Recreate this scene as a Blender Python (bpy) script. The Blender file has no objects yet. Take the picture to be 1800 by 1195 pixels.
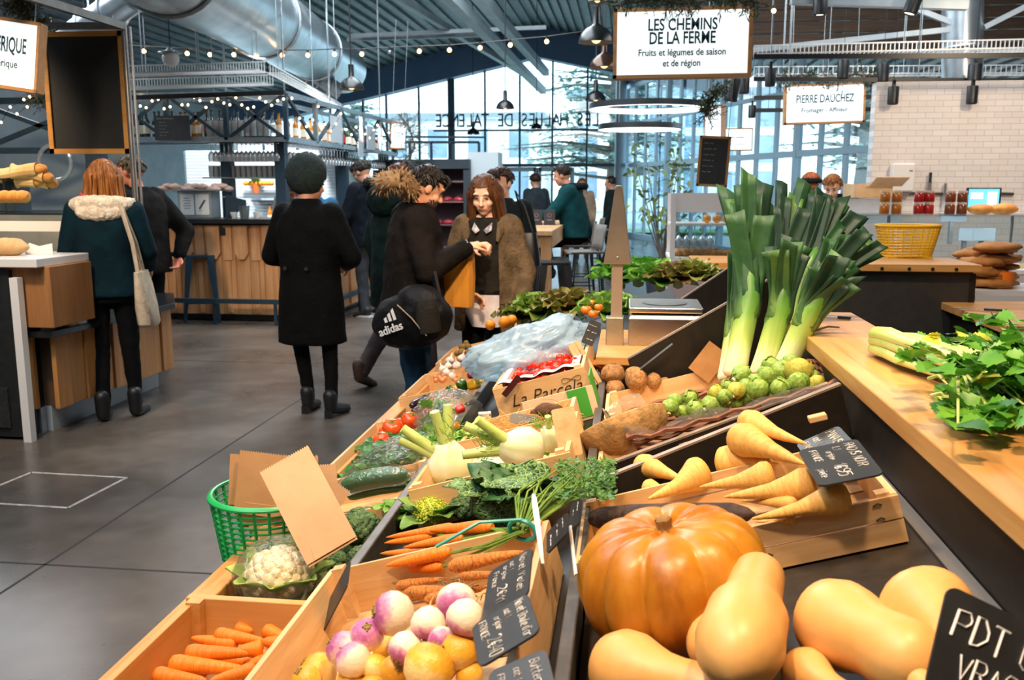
import bpy, bmesh, math, random
from math import sin, cos, pi, radians, sqrt, atan2, hypot
from mathutils import Vector, Matrix, Euler, noise
random.seed(11)
SC = bpy.context.scene
COL = SC.collection
def lin(h):
    h = h.lstrip('#'); o = []
    for i in (0, 2, 4):
        c = int(h[i:i+2], 16)/255
        o.append(c/12.92 if c <= .04045 else ((c+.055)/1.055)**2.4)
    return (o[0], o[1], o[2], 1)
# ---------------------------------------------------------------- camera
F, CX, CY, CH = 1600.0, 900.0, 597.5, 1.5
PITCH = math.atan(269.5/F); YAW = math.atan(205/hypot(F, 269.5))
cam = bpy.data.cameras.new('camera'); cam.sensor_width = 36; cam.lens = 36*F/1800
camo = bpy.data.objects.new('camera', cam); COL.objects.link(camo)
camo.location = (0, 0, CH); camo.rotation_euler = (pi/2-PITCH, 0, YAW)
cam.clip_end = 300; cam.clip_start = .05
cam.dof.use_dof = True; cam.dof.focus_distance = 2.3; cam.dof.aperture_fstop = 8
SC.camera = camo
SC.view_settings.view_transform = 'Standard'; SC.view_settings.look = 'None'
SC.view_settings.gamma = 1; SC.view_settings.use_curve_mapping = False
SC.view_settings.exposure = 0.3
# ---------------------------------------------------------------- sky and lights
W = bpy.data.worlds.new('World'); SC.world = W; W.use_nodes = True
bg = W.node_tree.nodes['Background']
bg.inputs[0].default_value = (.74, .88, 1, 1); bg.inputs[1].default_value = 4.2
def lamp(kind, name, loc, target, power, color, size=.1, spot=60, blend=.5, sizey=None):
    l = bpy.data.lights.new(name, kind); l.energy = power; l.color = color
    if kind == 'SPOT': l.spot_size = radians(spot); l.spot_blend = blend; l.shadow_soft_size = size
    elif kind == 'AREA':
        l.size = size
        if sizey: l.shape = 'RECTANGLE'; l.size_y = sizey
    elif kind == 'POINT': l.shadow_soft_size = size
    o = bpy.data.objects.new(name, l); COL.objects.link(o); o.location = loc
    d = Vector(target)-Vector(loc); o.rotation_euler = d.to_track_quat('-Z', 'Y').to_euler()
    return o
WARM = (1, .68, .40); WARM2 = (1, .77, .53)
# warm spots of the track above the stall; the last added to brighten faces
for p, q, e, c, w in (((-.55, .45, 3.0), (-.45, 1.55, .7), 165, WARM, 75), ((.45, .9, 3.0), (.15, 1.75, .8), 150, WARM, 75), ((-.5, 2.2, 3.0), (-.45, 2.7, .8), 155, WARM, 75), ((.7, 2.3, 3.0), (.55, 2.7, 1.0), 150, WARM2, 75), ((-.3, 4.0, 3.0), (-.2, 4.6, .9), 170, WARM, 75), ((1.3, 4.0, 3.0), (1.3, 5.2, 1.0), 110, WARM2, 80), ((-.35, 2.5, 2.75), (-1.0, 5.2, 1.45), 330, WARM2, 42)):
    lamp('SPOT', 'stall_spot', p, q, e, c, .09, w, .8)
lamp('SPOT', 'counter_spot', (-3.2, 3.6, 3.0), (-3.7, 5.6, .6), 190, WARM2, .1, 80, .8)
lamp('SPOT', 'deli_fill', (-4.9, 5.2, 3.0), (-5.1, 6.8, 1.3), 260, WARM2, .1, 80, .8)  # unseen lamp, added to brighten the bread and the deli
lamp('SPOT', 'bar_spot', (-3.9, 7.2, 3.2), (-4.6, 9.8, .8), 1300, WARM2, .1, 75, .8)
lamp('SPOT', 'back_bar_spot', (-4.6, 10.9, 3.0), (-5.0, 12.6, 1.4), 420, (1, .92, .84), .1, 110, .8)
lamp('SPOT', 'cheese_spot', (3.2, 6.2, 3.1), (3.2, 8.6, 1.3), 150, WARM2, .1, 95, .8)
# strip-shaped area fills, added to brighten the inside of the glass counters
lamp('AREA', 'case_fill', (3.3, 7.5, 1.26), (3.3, 7.62, .8), 14, (1, .95, .9), 3.4, sizey=.1)
lamp('AREA', 'case_fill', (-5.2, 6.6, 1.27), (-5.2, 6.75, .9), 6, (1, .93, .82), 2, sizey=.1)
# unseen area fills, added under the roof to brighten the hall
lamp('AREA', 'hall_fill', (-2.5, 2, 4.8), (-2.5, 3, 0), 190, (.88, .94, 1), 3, sizey=5)
lamp('AREA', 'hall_fill', (-2.5, 10, 5.0), (-2.5, 10.6, 0), 520, (.86, .94, 1), 3, sizey=6)
lamp('AREA', 'hall_fill', (-7.5, 11, 4.3), (-7.5, 11.6, 0), 260, (.92, .95, 1), 3, sizey=5)
lamp('AREA', 'hall_fill', (2.8, 9, 4.2), (2.8, 9.5, 0), 110, (.95, .96, 1), 2, sizey=4)
# ---------------------------------------------------------------- pixel rays
_c, _s = cos(YAW), sin(YAW)
RT = Vector((_c, _s, 0)); FW0 = Vector((-_s, _c, 0)); UP0 = Vector((0, 0, 1))
FWD = FW0*cos(PITCH)-UP0*sin(PITCH); UPV = FW0*sin(PITCH)+UP0*cos(PITCH); EYE = Vector((0, 0, CH))
def ray(x, y): return FWD+RT*((x-CX)/F)+UPV*((CY-y)/F)
def pz(x, y, z): r = ray(x, y); return EYE+r*((z-CH)/r.z)
def py(x, y, Y): r = ray(x, y); return EYE+r*(Y/r.y)
def pX(x, y, X): r = ray(x, y); return EYE+r*(X/r.x)
def pd(x, y, d): return EYE+ray(x, y)*d
# ---------------------------------------------------------------- materials
MATS = {}
def newmat(name):
    m = bpy.data.materials.new(name); m.use_nodes = True
    nt = m.node_tree; b = nt.nodes['Principled BSDF']
    return m, nt, b
def N(nt, t, **k):
    n = nt.nodes.new(t)
    for a, v in k.items():
        if a.startswith('i_'):
            key = a[2:]; key = int(key) if key.isdigit() else key.replace('_', ' ')
            n.inputs[key].default_value = v
        else: setattr(n, a, v)
    return n
def ramp(nt, fac, stops):
    r = nt.nodes.new('ShaderNodeValToRGB'); e = r.color_ramp.elements
    while len(e) < len(stops): e.new(.5)
    for k, (p, c) in enumerate(stops): e[k].position = p; e[k].color = c if isinstance(c, tuple) else lin(c)
    nt.links.new(fac, r.inputs[0]); return r.outputs[0]
def coords(nt, scale=(1, 1, 1), rot=(0, 0, 0), kind='Object'):
    t = nt.nodes.new('ShaderNodeTexCoord'); mp = nt.nodes.new('ShaderNodeMapping')
    mp.inputs['Scale'].default_value = scale; mp.inputs['Rotation'].default_value = rot
    nt.links.new(t.outputs[kind], mp.inputs[0]); return mp.outputs[0]
def bump(nt, b, h, strength=.3, dist=.01):
    n = N(nt, 'ShaderNodeBump', i_Strength=strength, i_Distance=dist)
    nt.links.new(h, n.inputs['Height']); nt.links.new(n.outputs[0], b.inputs['Normal'])
def mat(name, c1, c2=None, scale=8, rough=.6, metal=0, stretch=(1, 1, 1), bmp=0, bscale=None, detail=4, lo=.35, hi=.65, spec=.5, sss=0, vary=0, coat=0, trans=0):
    """plain surface with a noise blend of two colours and an optional bump"""
    if name in MATS: return MATS[name]
    m, nt, b = newmat(name)
    b.inputs['Roughness'].default_value = rough; b.inputs['Metallic'].default_value = metal
    b.inputs['Specular IOR Level'].default_value = spec
    if coat: b.inputs['Coat Weight'].default_value = coat; b.inputs['Coat Roughness'].default_value = .15
    if sss: b.inputs['Subsurface Weight'].default_value = sss; b.inputs['Subsurface Radius'].default_value = (.02, .01, .005); b.inputs['Subsurface Scale'].default_value = .5
    out = None
    if c2 or bmp:
        nz = N(nt, 'ShaderNodeTexNoise', i_Scale=scale, i_Detail=detail, i_Roughness=.6)
        nt.links.new(coords(nt, stretch), nz.inputs[0])
    if c2: out = ramp(nt, nz.outputs[0], [(lo, c1), (hi, c2)])
    if vary:
        oi = nt.nodes.new('ShaderNodeObjectInfo')
        hs = nt.nodes.new('ShaderNodeHueSaturation')
        mr = N(nt, 'ShaderNodeMapRange', i_3=1-vary, i_4=1+vary)
        nt.links.new(oi.outputs['Random'], mr.inputs[0]); nt.links.new(mr.outputs[0], hs.inputs['Value'])
        if out: nt.links.new(out, hs.inputs['Color'])
        else: hs.inputs['Color'].default_value = lin(c1)
        out = hs.outputs[0]
    if out: nt.links.new(out, b.inputs['Base Color'])
    else: b.inputs['Base Color'].default_value = lin(c1)
    if bmp:
        if bscale:
            nz = N(nt, 'ShaderNodeTexNoise', i_Scale=bscale, i_Detail=3)
            nt.links.new(coords(nt, stretch), nz.inputs[0])
        bump(nt, b, nz.outputs[0], bmp)
    MATS[name] = m; return m
def leafmat(name, c1, c2, scale=20, rough=.45, veins=None):
    if name in MATS: return MATS[name]
    m = mat(name, c1, c2, scale, rough, bmp=.25)
    nt = m.node_tree; b = nt.nodes['Principled BSDF']; out = nt.nodes['Material Output']
    tr = N(nt, 'ShaderNodeBsdfTranslucent'); mx = N(nt, 'ShaderNodeMixShader', i_0=.25)
    src = b.inputs['Base Color'].links[0].from_socket
    nt.links.new(src, tr.inputs[0]); nt.links.new(b.outputs[0], mx.inputs[1]); nt.links.new(tr.outputs[0], mx.inputs[2])
    nt.links.new(mx.outputs[0], out.inputs[0]); return m
def wood(name, c1, c2, axis=0, scale=6, rough=.55, knots=True, stretch=14, vary=0):
    if name in MATS: return MATS[name]
    m, nt, b = newmat(name); b.inputs['Roughness'].default_value = rough
    st = [stretch]*3; st[axis] = 1
    v = coords(nt, tuple(st))
    nz = N(nt, 'ShaderNodeTexNoise', i_Scale=scale*.35, i_Detail=5, i_Roughness=.65, i_Distortion=.6)
    nt.links.new(v, nz.inputs[0])
    n2 = N(nt, 'ShaderNodeTexNoise', i_Scale=scale*.5, i_Detail=2); nt.links.new(coords(nt), n2.inputs[0])
    col = ramp(nt, nz.outputs[0], [(.3, c1), (.7, c2)])
    mx = N(nt, 'ShaderNodeMix', data_type='RGBA', blend_type='MULTIPLY', i_0=.35)
    c3 = ramp(nt, n2.outputs[0], [(.35, (.72, .62, .5, 1)), (.6, (1, 1, 1, 1))])
    nt.links.new(col, mx.inputs[6]); nt.links.new(c3, mx.inputs[7]); last = mx.outputs[2]
    if vary:
        oi = nt.nodes.new('ShaderNodeObjectInfo'); hs = nt.nodes.new('ShaderNodeHueSaturation')
        mr = N(nt, 'ShaderNodeMapRange', i_3=1-vary, i_4=1+vary)
        nt.links.new(oi.outputs['Random'], mr.inputs[0]); nt.links.new(mr.outputs[0], hs.inputs['Value'])
        nt.links.new(last, hs.inputs['Color']); last = hs.outputs[0]
    nt.links.new(last, b.inputs['Base Color'])
    bump(nt, b, nz.outputs[0], .18, .004)
    MATS[name] = m; return m
def emit(name, c, s):
    if name in MATS: return MATS[name]
    m, nt, b = newmat(name)
    b.inputs['Base Color'].default_value = lin(c); b.inputs['Emission Color'].default_value = lin(c); b.inputs['Emission Strength'].default_value = s
    MATS[name] = m; return m
def clear(name, tint='#ffffff', gloss=.12, rough=.05, bmp=0, bscale=20, film=0, filmcol='#dde8ee'):
    """thin clear sheet: transparent with a glossy fresnel coat, film = share of milky diffuse"""
    if name in MATS: return MATS[name]
    m = bpy.data.materials.new(name); m.use_nodes = True; nt = m.node_tree; nt.nodes.clear()
    out = N(nt, 'ShaderNodeOutputMaterial'); t = N(nt, 'ShaderNodeBsdfTransparent'); g = N(nt, 'ShaderNodeBsdfGlossy')
    t.inputs[0].default_value = lin(tint); g.inputs['Roughness'].default_value = rough
    fr = N(nt, 'ShaderNodeLayerWeight', i_Blend=.35); mr = N(nt, 'ShaderNodeMapRange', i_3=gloss*.5, i_4=min(1, gloss*4))
    nt.links.new(fr.outputs['Fresnel'], mr.inputs[0])
    mx = N(nt, 'ShaderNodeMixShader'); nt.links.new(mr.outputs[0], mx.inputs[0])
    last = t.outputs[0]
    if film:
        d = N(nt, 'ShaderNodeBsdfDiffuse'); d.inputs[0].default_value = lin(filmcol)
        tl = N(nt, 'ShaderNodeBsdfTranslucent'); tl.inputs[0].default_value = lin(filmcol)
        m0 = N(nt, 'ShaderNodeMixShader', i_0=.5); nt.links.new(d.outputs[0], m0.inputs[1]); nt.links.new(tl.outputs[0], m0.inputs[2])
        m2 = N(nt, 'ShaderNodeMixShader', i_0=film)
        nt.links.new(t.outputs[0], m2.inputs[1]); nt.links.new(m0.outputs[0], m2.inputs[2]); last = m2.outputs[0]
    nt.links.new(last, mx.inputs[1]); nt.links.new(g.outputs[0], mx.inputs[2]); nt.links.new(mx.outputs[0], out.inputs[0])
    if bmp:
        nz = N(nt, 'ShaderNodeTexNoise', i_Scale=bscale, i_Detail=3, i_Distortion=1.5); nt.links.new(coords(nt), nz.inputs[0])
        n = N(nt, 'ShaderNodeBump', i_Strength=bmp, i_Distance=.02); nt.links.new(nz.outputs[0], n.inputs['Height'])
        nt.links.new(n.outputs[0], g.inputs['Normal'])
    MATS[name] = m; return m
# ---------------------------------------------------------------- mesh building
I4 = Matrix.Identity(4)
def T(x=0, y=0, z=0): return Matrix.Translation((x, y, z))
def R(a, ax='Z'): return Matrix.Rotation(a, 4, ax)
def S(x, y=None, z=None):
    if y is None: y = z = x
    return Matrix.Diagonal((x, y, z, 1))
def frame_from(p, q, up=Vector((0, 0, 1))):
    """matrix at p with local x towards q and local z near up"""
    x = (Vector(q)-Vector(p)).normalized()
    y = up.cross(x)
    if y.length < 1e-4: y = Vector((0, 1, 0)).cross(x)
    y.normalize(); z = x.cross(y)
    m = Matrix((x, y, z)).transposed().to_4x4(); m.translation = Vector(p); return m
class MB:
    def __init__(s): s.v = []; s.f = []
    def add(s, vs, fs, M=None):
        o = len(s.v)
        s.v += [tuple(M @ Vector(p)) for p in vs] if M is not None else [tuple(p) for p in vs]
        s.f += [tuple(i+o for i in f) for f in fs]; return s
    def box(s, c, d, M=None, R_=None):
        x, y, z = d[0]/2, d[1]/2, d[2]/2
        vs = [Vector((a*x, b*y, e*z)) for e in (-1, 1) for b in (-1, 1) for a in (-1, 1)]
        if R_ is not None: vs = [R_.to_3x3() @ v for v in vs]
        vs = [v+Vector(c) for v in vs]
        return s.add(vs, [(0, 2, 3, 1), (4, 5, 7, 6), (0, 1, 5, 4), (2, 6, 7, 3), (0, 4, 6, 2), (1, 3, 7, 5)], M)
    def bar(s, p, q, w, h=None, M=None, up=Vector((0, 0, 1))):
        h = h or w; m = frame_from(p, q, up); L = (Vector(q)-Vector(p)).length
        m = m @ T(L/2, 0, 0)
        return s.box((0, 0, 0), (L, w, h), (M @ m) if M is not None else m)
    def loft(s, rings, cap=True, closed=True, M=None):
        n = len(rings[0]); vs = [p for r in rings for p in r]; fs = []
        for i in range(len(rings)-1):
            for j in range(n if closed else n-1):
                k = (j+1) % n; fs.append((i*n+j, i*n+k, (i+1)*n+k, (i+1)*n+j))
        if cap and closed:
            fs.append(tuple(reversed(range(n)))); b = (len(rings)-1)*n; fs.append(tuple(range(b, b+n)))
        return s.add(vs, fs, M)
    def tube(s, pts, rad, n=8, cap=True, M=None, flat=1.0):
        pts = [Vector(p) for p in pts]; r = rad if isinstance(rad, (list, tuple)) else [rad]*len(pts)
        rings = []; ref = None
        for i, p in enumerate(pts):
            t = (pts[min(i+1, len(pts)-1)]-pts[max(i-1, 0)])
            if t.length < 1e-9: t = Vector((0, 0, 1))
            t.normalize()
            if ref is None: ref = t.orthogonal().normalized()
            ref = ref-t*ref.dot(t)
            if ref.length < 1e-6: ref = t.orthogonal()
            ref.normalize(); b = t.cross(ref)
            rings.append([p+ref*(cos(2*pi*j/n)*r[i])+b*(sin(2*pi*j/n)*r[i]*flat) for j in range(n)])
        return s.loft(rings, cap, True, M)
    def capsule(s, p, q, r0, r1, n=14, M=None):
        p, q = Vector(p), Vector(q); d = q-p
        if d.length < 1e-6: d = Vector((0, 0, 1e-4))
        t = d.normalized(); a = t.orthogonal().normalized(); b = t.cross(a); rings = []
        k = 5
        for i in range(k): th = pi/2*(1-i/(k-1)*1); u = -sin(th*.97); w = cos(th*.97); rings.append((p+t*(u*r0), w*r0))
        for i in range(k): th = pi/2*(i/(k-1)); u = sin(th*.97); w = cos(th*.97); rings.append((q+t*(u*r1), w*r1))
        return s.loft([[c+a*(cos(2*pi*j/n)*w)+b*(sin(2*pi*j/n)*w) for j in range(n)] for c, w in rings], True, True, M)
    def lathe(s, prof, n=20, M=None, fn=None, cap=True):
        rings = []
        for i, (r, z) in enumerate(prof):
            ring = []
            for j in range(n):
                a = 2*pi*j/n; rr, zz = (r, z) if fn is None else fn(r, z, a, i)
                ring.append(Vector((rr*cos(a), rr*sin(a), zz)))
            rings.append(ring)
        return s.loft(rings, cap, True, M)
    def ball(s, c, r, n=12, m=8, M=None):
        r = r if isinstance(r, (tuple, list)) else (r, r, r)
        rings = []
        for i in range(m+1):
            th = pi*(.02+.96*i/m); rings.append([Vector((c[0]+r[0]*sin(th)*cos(2*pi*j/n), c[1]+r[1]*sin(th)*sin(2*pi*j/n), c[2]-r[2]*cos(th))) for j in range(n)])
        return s.loft(rings, True, True, M)
    def prism(s, poly, h, M=None, z0=0):
        n = len(poly)
        return s.loft([[Vector((p[0], p[1], z0)) for p in poly], [Vector((p[0], p[1], z0+h)) for p in poly]], True, True, M)
    def grid(s, fn, nu, nv, M=None, thick=0):
        vs = [Vector(fn(i/nu, j/nv)) for i in range(nu+1) for j in range(nv+1)]
        fs = [(i*(nv+1)+j, (i+1)*(nv+1)+j, (i+1)*(nv+1)+j+1, i*(nv+1)+j+1) for i in range(nu) for j in range(nv)]
        return s.add(vs, fs, M)
    def build(s, name, m, parent=None, smooth=True, angle=40, bevel=0, M=None, solid=0, sub=0, **props):
        me = bpy.data.meshes.new(name); me.from_pydata(s.v, [], s.f); me.update()
        if m: me.materials.append(m)
        o = bpy.data.objects.new(name, me); COL.objects.link(o)
        if smooth:
            me.polygons.foreach_set('use_smooth', [True]*len(me.polygons))
            try: me.set_sharp_from_angle(angle=radians(angle))
            except Exception: pass
        if M is not None: o.matrix_basis = M
        if parent: o.parent = parent
        if bevel:
            b = o.modifiers.new('bevel', 'BEVEL'); b.width = bevel; b.segments = 2; b.limit_method = 'ANGLE'
        if solid:
            b = o.modifiers.new('solid', 'SOLIDIFY'); b.thickness = solid; b.offset = 0
        if sub:
            b = o.modifiers.new('sub', 'SUBSURF'); b.levels = sub; b.render_levels = sub
        for k, v in props.items(): o[k] = v
        return o
def bake(o):
    """apply the modifiers of o"""
    dg = bpy.context.evaluated_depsgraph_get(); e = o.evaluated_get(dg)
    me = bpy.data.meshes.new_from_object(e); old = o.data; o.modifiers.clear(); o.data = me
    me.name = o.name
    return o
def blob(mb, name, m, parent=None, voxel=.01, smooth=6, disp=0, dscale=.1, M=None, **props):
    """fuse overlapping closed shapes into one continuous skin"""
    o = mb.build(name, m, None, smooth=True, angle=180)
    r = o.modifiers.new('r', 'REMESH'); r.mode = 'VOXEL'; r.voxel_size = voxel; r.use_smooth_shade = True
    if smooth:
        c = o.modifiers.new('s', 'SMOOTH'); c.factor = .5; c.iterations = smooth
    if disp:
        t = bpy.data.textures.new(name, 'CLOUDS'); t.noise_scale = dscale; t.noise_depth = 2
        d = o.modifiers.new('d', 'DISPLACE'); d.texture = t; d.strength = disp; d.mid_level = .5; d.texture_coords = 'LOCAL'
    bake(o)
    o.data.polygons.foreach_set('use_smooth', [True]*len(o.data.polygons))
    if M is not None: o.matrix_basis = M
    if parent: o.parent = parent
    for k, v in props.items(): o[k] = v
    return o
def tag(o, label, cat, group=None, kind=None):
    o['label'] = label; o['category'] = cat
    if group: o['group'] = group
    if kind: o['kind'] = kind
    return o
def thing(name, label, cat, M=None, group=None):
    o = bpy.data.objects.new(name, None); COL.objects.link(o); o.empty_display_size = .05
    if M is not None: o.matrix_basis = M if isinstance(M, Matrix) else T(*M)
    return tag(o, label, cat, group)
def struct(o): o['kind'] = 'structure'; return o
def kids(o): return [c for c in bpy.data.objects if c.parent == o]
def copy_tree(o, M=None, label=None, group=None, parent=None, tree=None):
    c = o.copy(); COL.objects.link(c)
    if M is not None: c.matrix_basis = M
    if parent: c.parent = parent
    if label: c['label'] = label
    if group: c['group'] = group
    for ch in (tree if tree is not None else kids(o)): copy_tree(ch, parent=c)
    return c
def rnd(a, b): return random.uniform(a, b)
def nz(p, s=1.0): return noise.noise(Vector(p)*s)
# ================================================================ THE HALL
# ---- floor: polished dark concrete
def floor_mat():
    m, nt, b = newmat('concrete'); v = coords(nt)
    n1 = N(nt, 'ShaderNodeTexNoise', i_Scale=.7, i_Detail=6, i_Roughness=.6); nt.links.new(v, n1.inputs[0])
    n2 = N(nt, 'ShaderNodeTexNoise', i_Scale=9, i_Detail=5); nt.links.new(v, n2.inputs[0])
    c = ramp(nt, n1.outputs[0], [(.3, '#413b36'), (.5, '#59514a'), (.72, '#7b7168')])
    c2 = ramp(nt, n2.outputs[0], [(.3, (.7, .7, .7, 1)), (.7, (1, 1, 1, 1))])
    mx = N(nt, 'ShaderNodeMix', data_type='RGBA', blend_type='MULTIPLY', i_0=.8)
    nt.links.new(c, mx.inputs[6]); nt.links.new(c2, mx.inputs[7]); nt.links.new(mx.outputs[2], b.inputs['Base Color'])
    r = N(nt, 'ShaderNodeMapRange', i_3=.16, i_4=.42); nt.links.new(n1.outputs[0], r.inputs[0]); nt.links.new(r.outputs[0], b.inputs['Roughness'])
    b.inputs['Specular IOR Level'].default_value = .6
    bump(nt, b, n2.outputs[0], .05, .005); return m
struct(MB().box((0, 12, -.1), (44, 33.9, .2)).build('floor', floor_mat(), smooth=False))
jm = mat('joint', '#2c2927', rough=.8)
jb = MB()
for x0 in (-6.1, -2.3, 1.5): jb.box((x0, 14, .0005), (.012, 28, .001))
for y0 in (3.2, 7.4, 11.6, 15.8, 20, 24.2): jb.box((-2, y0, .0005), (18, .012, .001))
struct(jb.build('trim_1', jm, smooth=False))
mk = MB(); a, b_, c_ = (-3.12, 4.30), (-2.57, 4.28), (-2.6, 3.80)
for p, q in (((-3.12, 4.30), (-2.57, 4.28)), ((-2.57, 4.28), (-2.60, 3.82)), ((-2.60, 3.82), (-3.17, 3.84)), ((-3.17, 3.84), (-3.12, 4.30))):
    mk.bar((p[0], p[1], .001), (q[0], q[1], .001), .018, .003)
struct(mk.build('trim_2', mat('floor_strip', '#b9aea4', '#8d857e', 30, .5), smooth=False))
# ---- roof: two pitches of ribbed steel deck, ridge along the stall axis
RX, RZ, RS = -2.7, 6.1, .228
def roofz(x): return RZ-abs(x-RX)*RS
dk = mat('deck', '#8d989e', '#77838a', 3, .5, metal=.35)
rb = MB()
for x0, x1 in ((-13, RX), (RX, 9)):
    n = int(abs(x1-x0)/.25)
    for i in range(n):
        xa = x0+(x1-x0)*i/n; xb = x0+(x1-x0)*(i+.5)/n; xc = x0+(x1-x0)*(i+1)/n
        rb.loft([[Vector((p, y, roofz(p)+h)) for p, h in ((xa, 0), (xa, .3), (xb, .3), (xb, 0))] for y in (-4, 28.6)])
        rb.loft([[Vector((p, y, roofz(p)+h)) for p, h in ((xb, .07), (xb, .3), (xc, .3), (xc, .07))] for y in (-4, 28.6)])
struct(rb.build('ceiling', dk, smooth=False))
# ---- far glazed gable
FY = 28.0
def glz(x): return 5.27-abs(x+2.75)*.215          # underside of the fascia
blue = mat('fascia_blue', '#4d7699', '#44698c', 1, .5)
fb = MB()
for x0, x1 in ((-13, -2.75), (-2.75, 2.6)):
    fb.loft([[Vector((x, y, z)) for y, z in ((FY-.35, glz(x)), (FY+.2, glz(x)), (FY+.2, roofz(x)+.3), (FY-.35, roofz(x)+.3))] for x in (x0, x1)])
struct(fb.build('wall_far', blue, smooth=False))
frame_m = mat('mullion', '#2b4250', rough=.45, metal=.3)
gl = clear('facade_glass', '#cfe6ee', .1, .02)
def mullions(xs, thick):
    m = MB()
    for x in xs: m.box((x, FY, glz(x)/2), (thick, .12, glz(x)))
    return m
w1 = mullions([-12.5, -11.4, -10.3, -9.2, -8.15, -7.42, -6.4, -4.36, -3.3, -2.31, -1.27, .9, 1.9], .055)
w1.box((-5.5, FY, 2.14), (14.6, .14, .09)); w1.box((-5.5, FY, .06), (14.6, .14, .12))
w1 = struct(w1.build('window_1', frame_m, smooth=False))
struct(mullions([-5.4], .2).build('trim_3', frame_m, smooth=False))
gp = MB(); gp.add([(x, FY, z) for x, z in ((-12.8, 0), (2.6, 0), (2.6, glz(2.6)), (-2.75, glz(-2.75)), (-12.8, glz(-12.8)))], [(0, 1, 2, 3, 4)])
gp.build('glass', gl, w1, smooth=False, kind='structure')
# door leaves in the gable
for n_, x in ((1, -3.3), (2, -2.2)):
    d = MB()
    for e in (-.5, .5): d.box((x+e, FY-.08, 1.04), (.13, .07, 2.05))
    d.box((x, FY-.08, 2.02), (1, .07, .13)); d.box((x, FY-.08, .16), (1, .07, .22))
    d = struct(d.build('door_%d' % n_, mat('door_frame', '#86a0ac', rough=.4, metal=.4), smooth=False))
    h = MB().tube([(x+.38, FY-.16, .85), (x+.38, FY-.16, 1.35)], .016)
    h.build('handle', mat('steel', '#b9bec2', rough=.28, metal=1), d, kind='structure')
# steel column at the corner, then the raking glazed side towards the right
colm = mat('column_blue', '#9fb3bf', rough=.45, metal=.2)
struct(MB().tube([(-.27, 27.6, 0), (-.27, 27.6, 5.2)], .16, 16).build('trim_4', colm))
A, B = Vector((-.1, 28, 0)), Vector((4.3, 15.2, 0)); SD = (B-A)
w2 = MB(); up = Vector((0, 0, 1))
for i in range(17):
    p = A+SD*(i/16); w2.bar(p, p+Vector((0, 0, 4.4)), .06 if i % 4 else .14, .12, up=SD.normalized())
for z, h in ((.08, .16), (2.12, .12), (3.3, .08), (4.4, .14)): w2.bar(A+up*z, B+up*z, .12, h)
w2 = struct(w2.build('window_2', mat('mullion_pale', '#b9ccd6', rough=.45, metal=.3), smooth=False))
MB().add([A, B, B+up*4.4, A+up*4.4], [(0, 1, 2, 3)]).build('glass', gl, w2, smooth=False, kind='structure')
fa = MB(); fa.bar(A+up*5.1, B+up*5.1, .3, 1.3); struct(fa.build('trim_5', blue, smooth=False))
# ---- left side: pale wall far behind the bar, closing the hall
struct(MB().box((-12.6, 12, 2.2), (.2, 33, 4.4)).build('wall_left', mat('wall_grey', '#a9b2b6', '#98a2a7', 2, .8), smooth=False))
wg = MATS['wall_grey']; struct(MB().box((-2, -4.1, 2.6), (22, .2, 5.4)).build('added_wall_back', wg, smooth=False)); struct(MB().box((9, 5, 2), (.2, 18, 4)).build('added_wall_side', wg, smooth=False))  # unseen back and side walls, added to cut the sky fill
# ---- right side: glazed tile wall behind the cheese counter, timber bulkhead above
def tile_mat():
    m, nt, b = newmat('tile'); v = coords(nt, (1, 1, 1), (pi/2, 0, 0))
    br = N(nt, 'ShaderNodeTexBrick', i_Scale=1, i_Mortar_Size=.003, i_Brick_Width=.15, i_Row_Height=.053, i_Mortar_Smooth=.3)
    br.inputs['Color1'].default_value = lin('#e6dcd4'); br.inputs['Color2'].default_value = lin('#dfd3ca'); br.inputs['Mortar'].default_value = lin('#c3b6ad')
    nt.links.new(v, br.inputs[0]); nt.links.new(br.outputs[0], b.inputs['Base Color'])
    b.inputs['Roughness'].default_value = .16; bump(nt, b, br.outputs['Fac'], -.4, .003)
    return m
struct(MB().box((5.0, 9.1, 1.225), (5.5, .16, 2.45)).build('wall_right', tile_mat(), smooth=False))
tim = wood('bulkhead_timber', '#4a3a2e', '#6a5442', 0, 5, .7)
bh = MB()
for k in range(13): bh.box((5.3, 13.6, 3.36+k*.16), (8, .05, .145))
struct(bh.build('wall_upper_right', tim, smooth=False))
struct(MB().box((6.6, 10.6, 4.2), (4.4, .1, 2.6)).build('wall_upper_side', wood('dark_timber', '#2e251e', '#42352a', 2, 5, .8), smooth=False))
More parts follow.
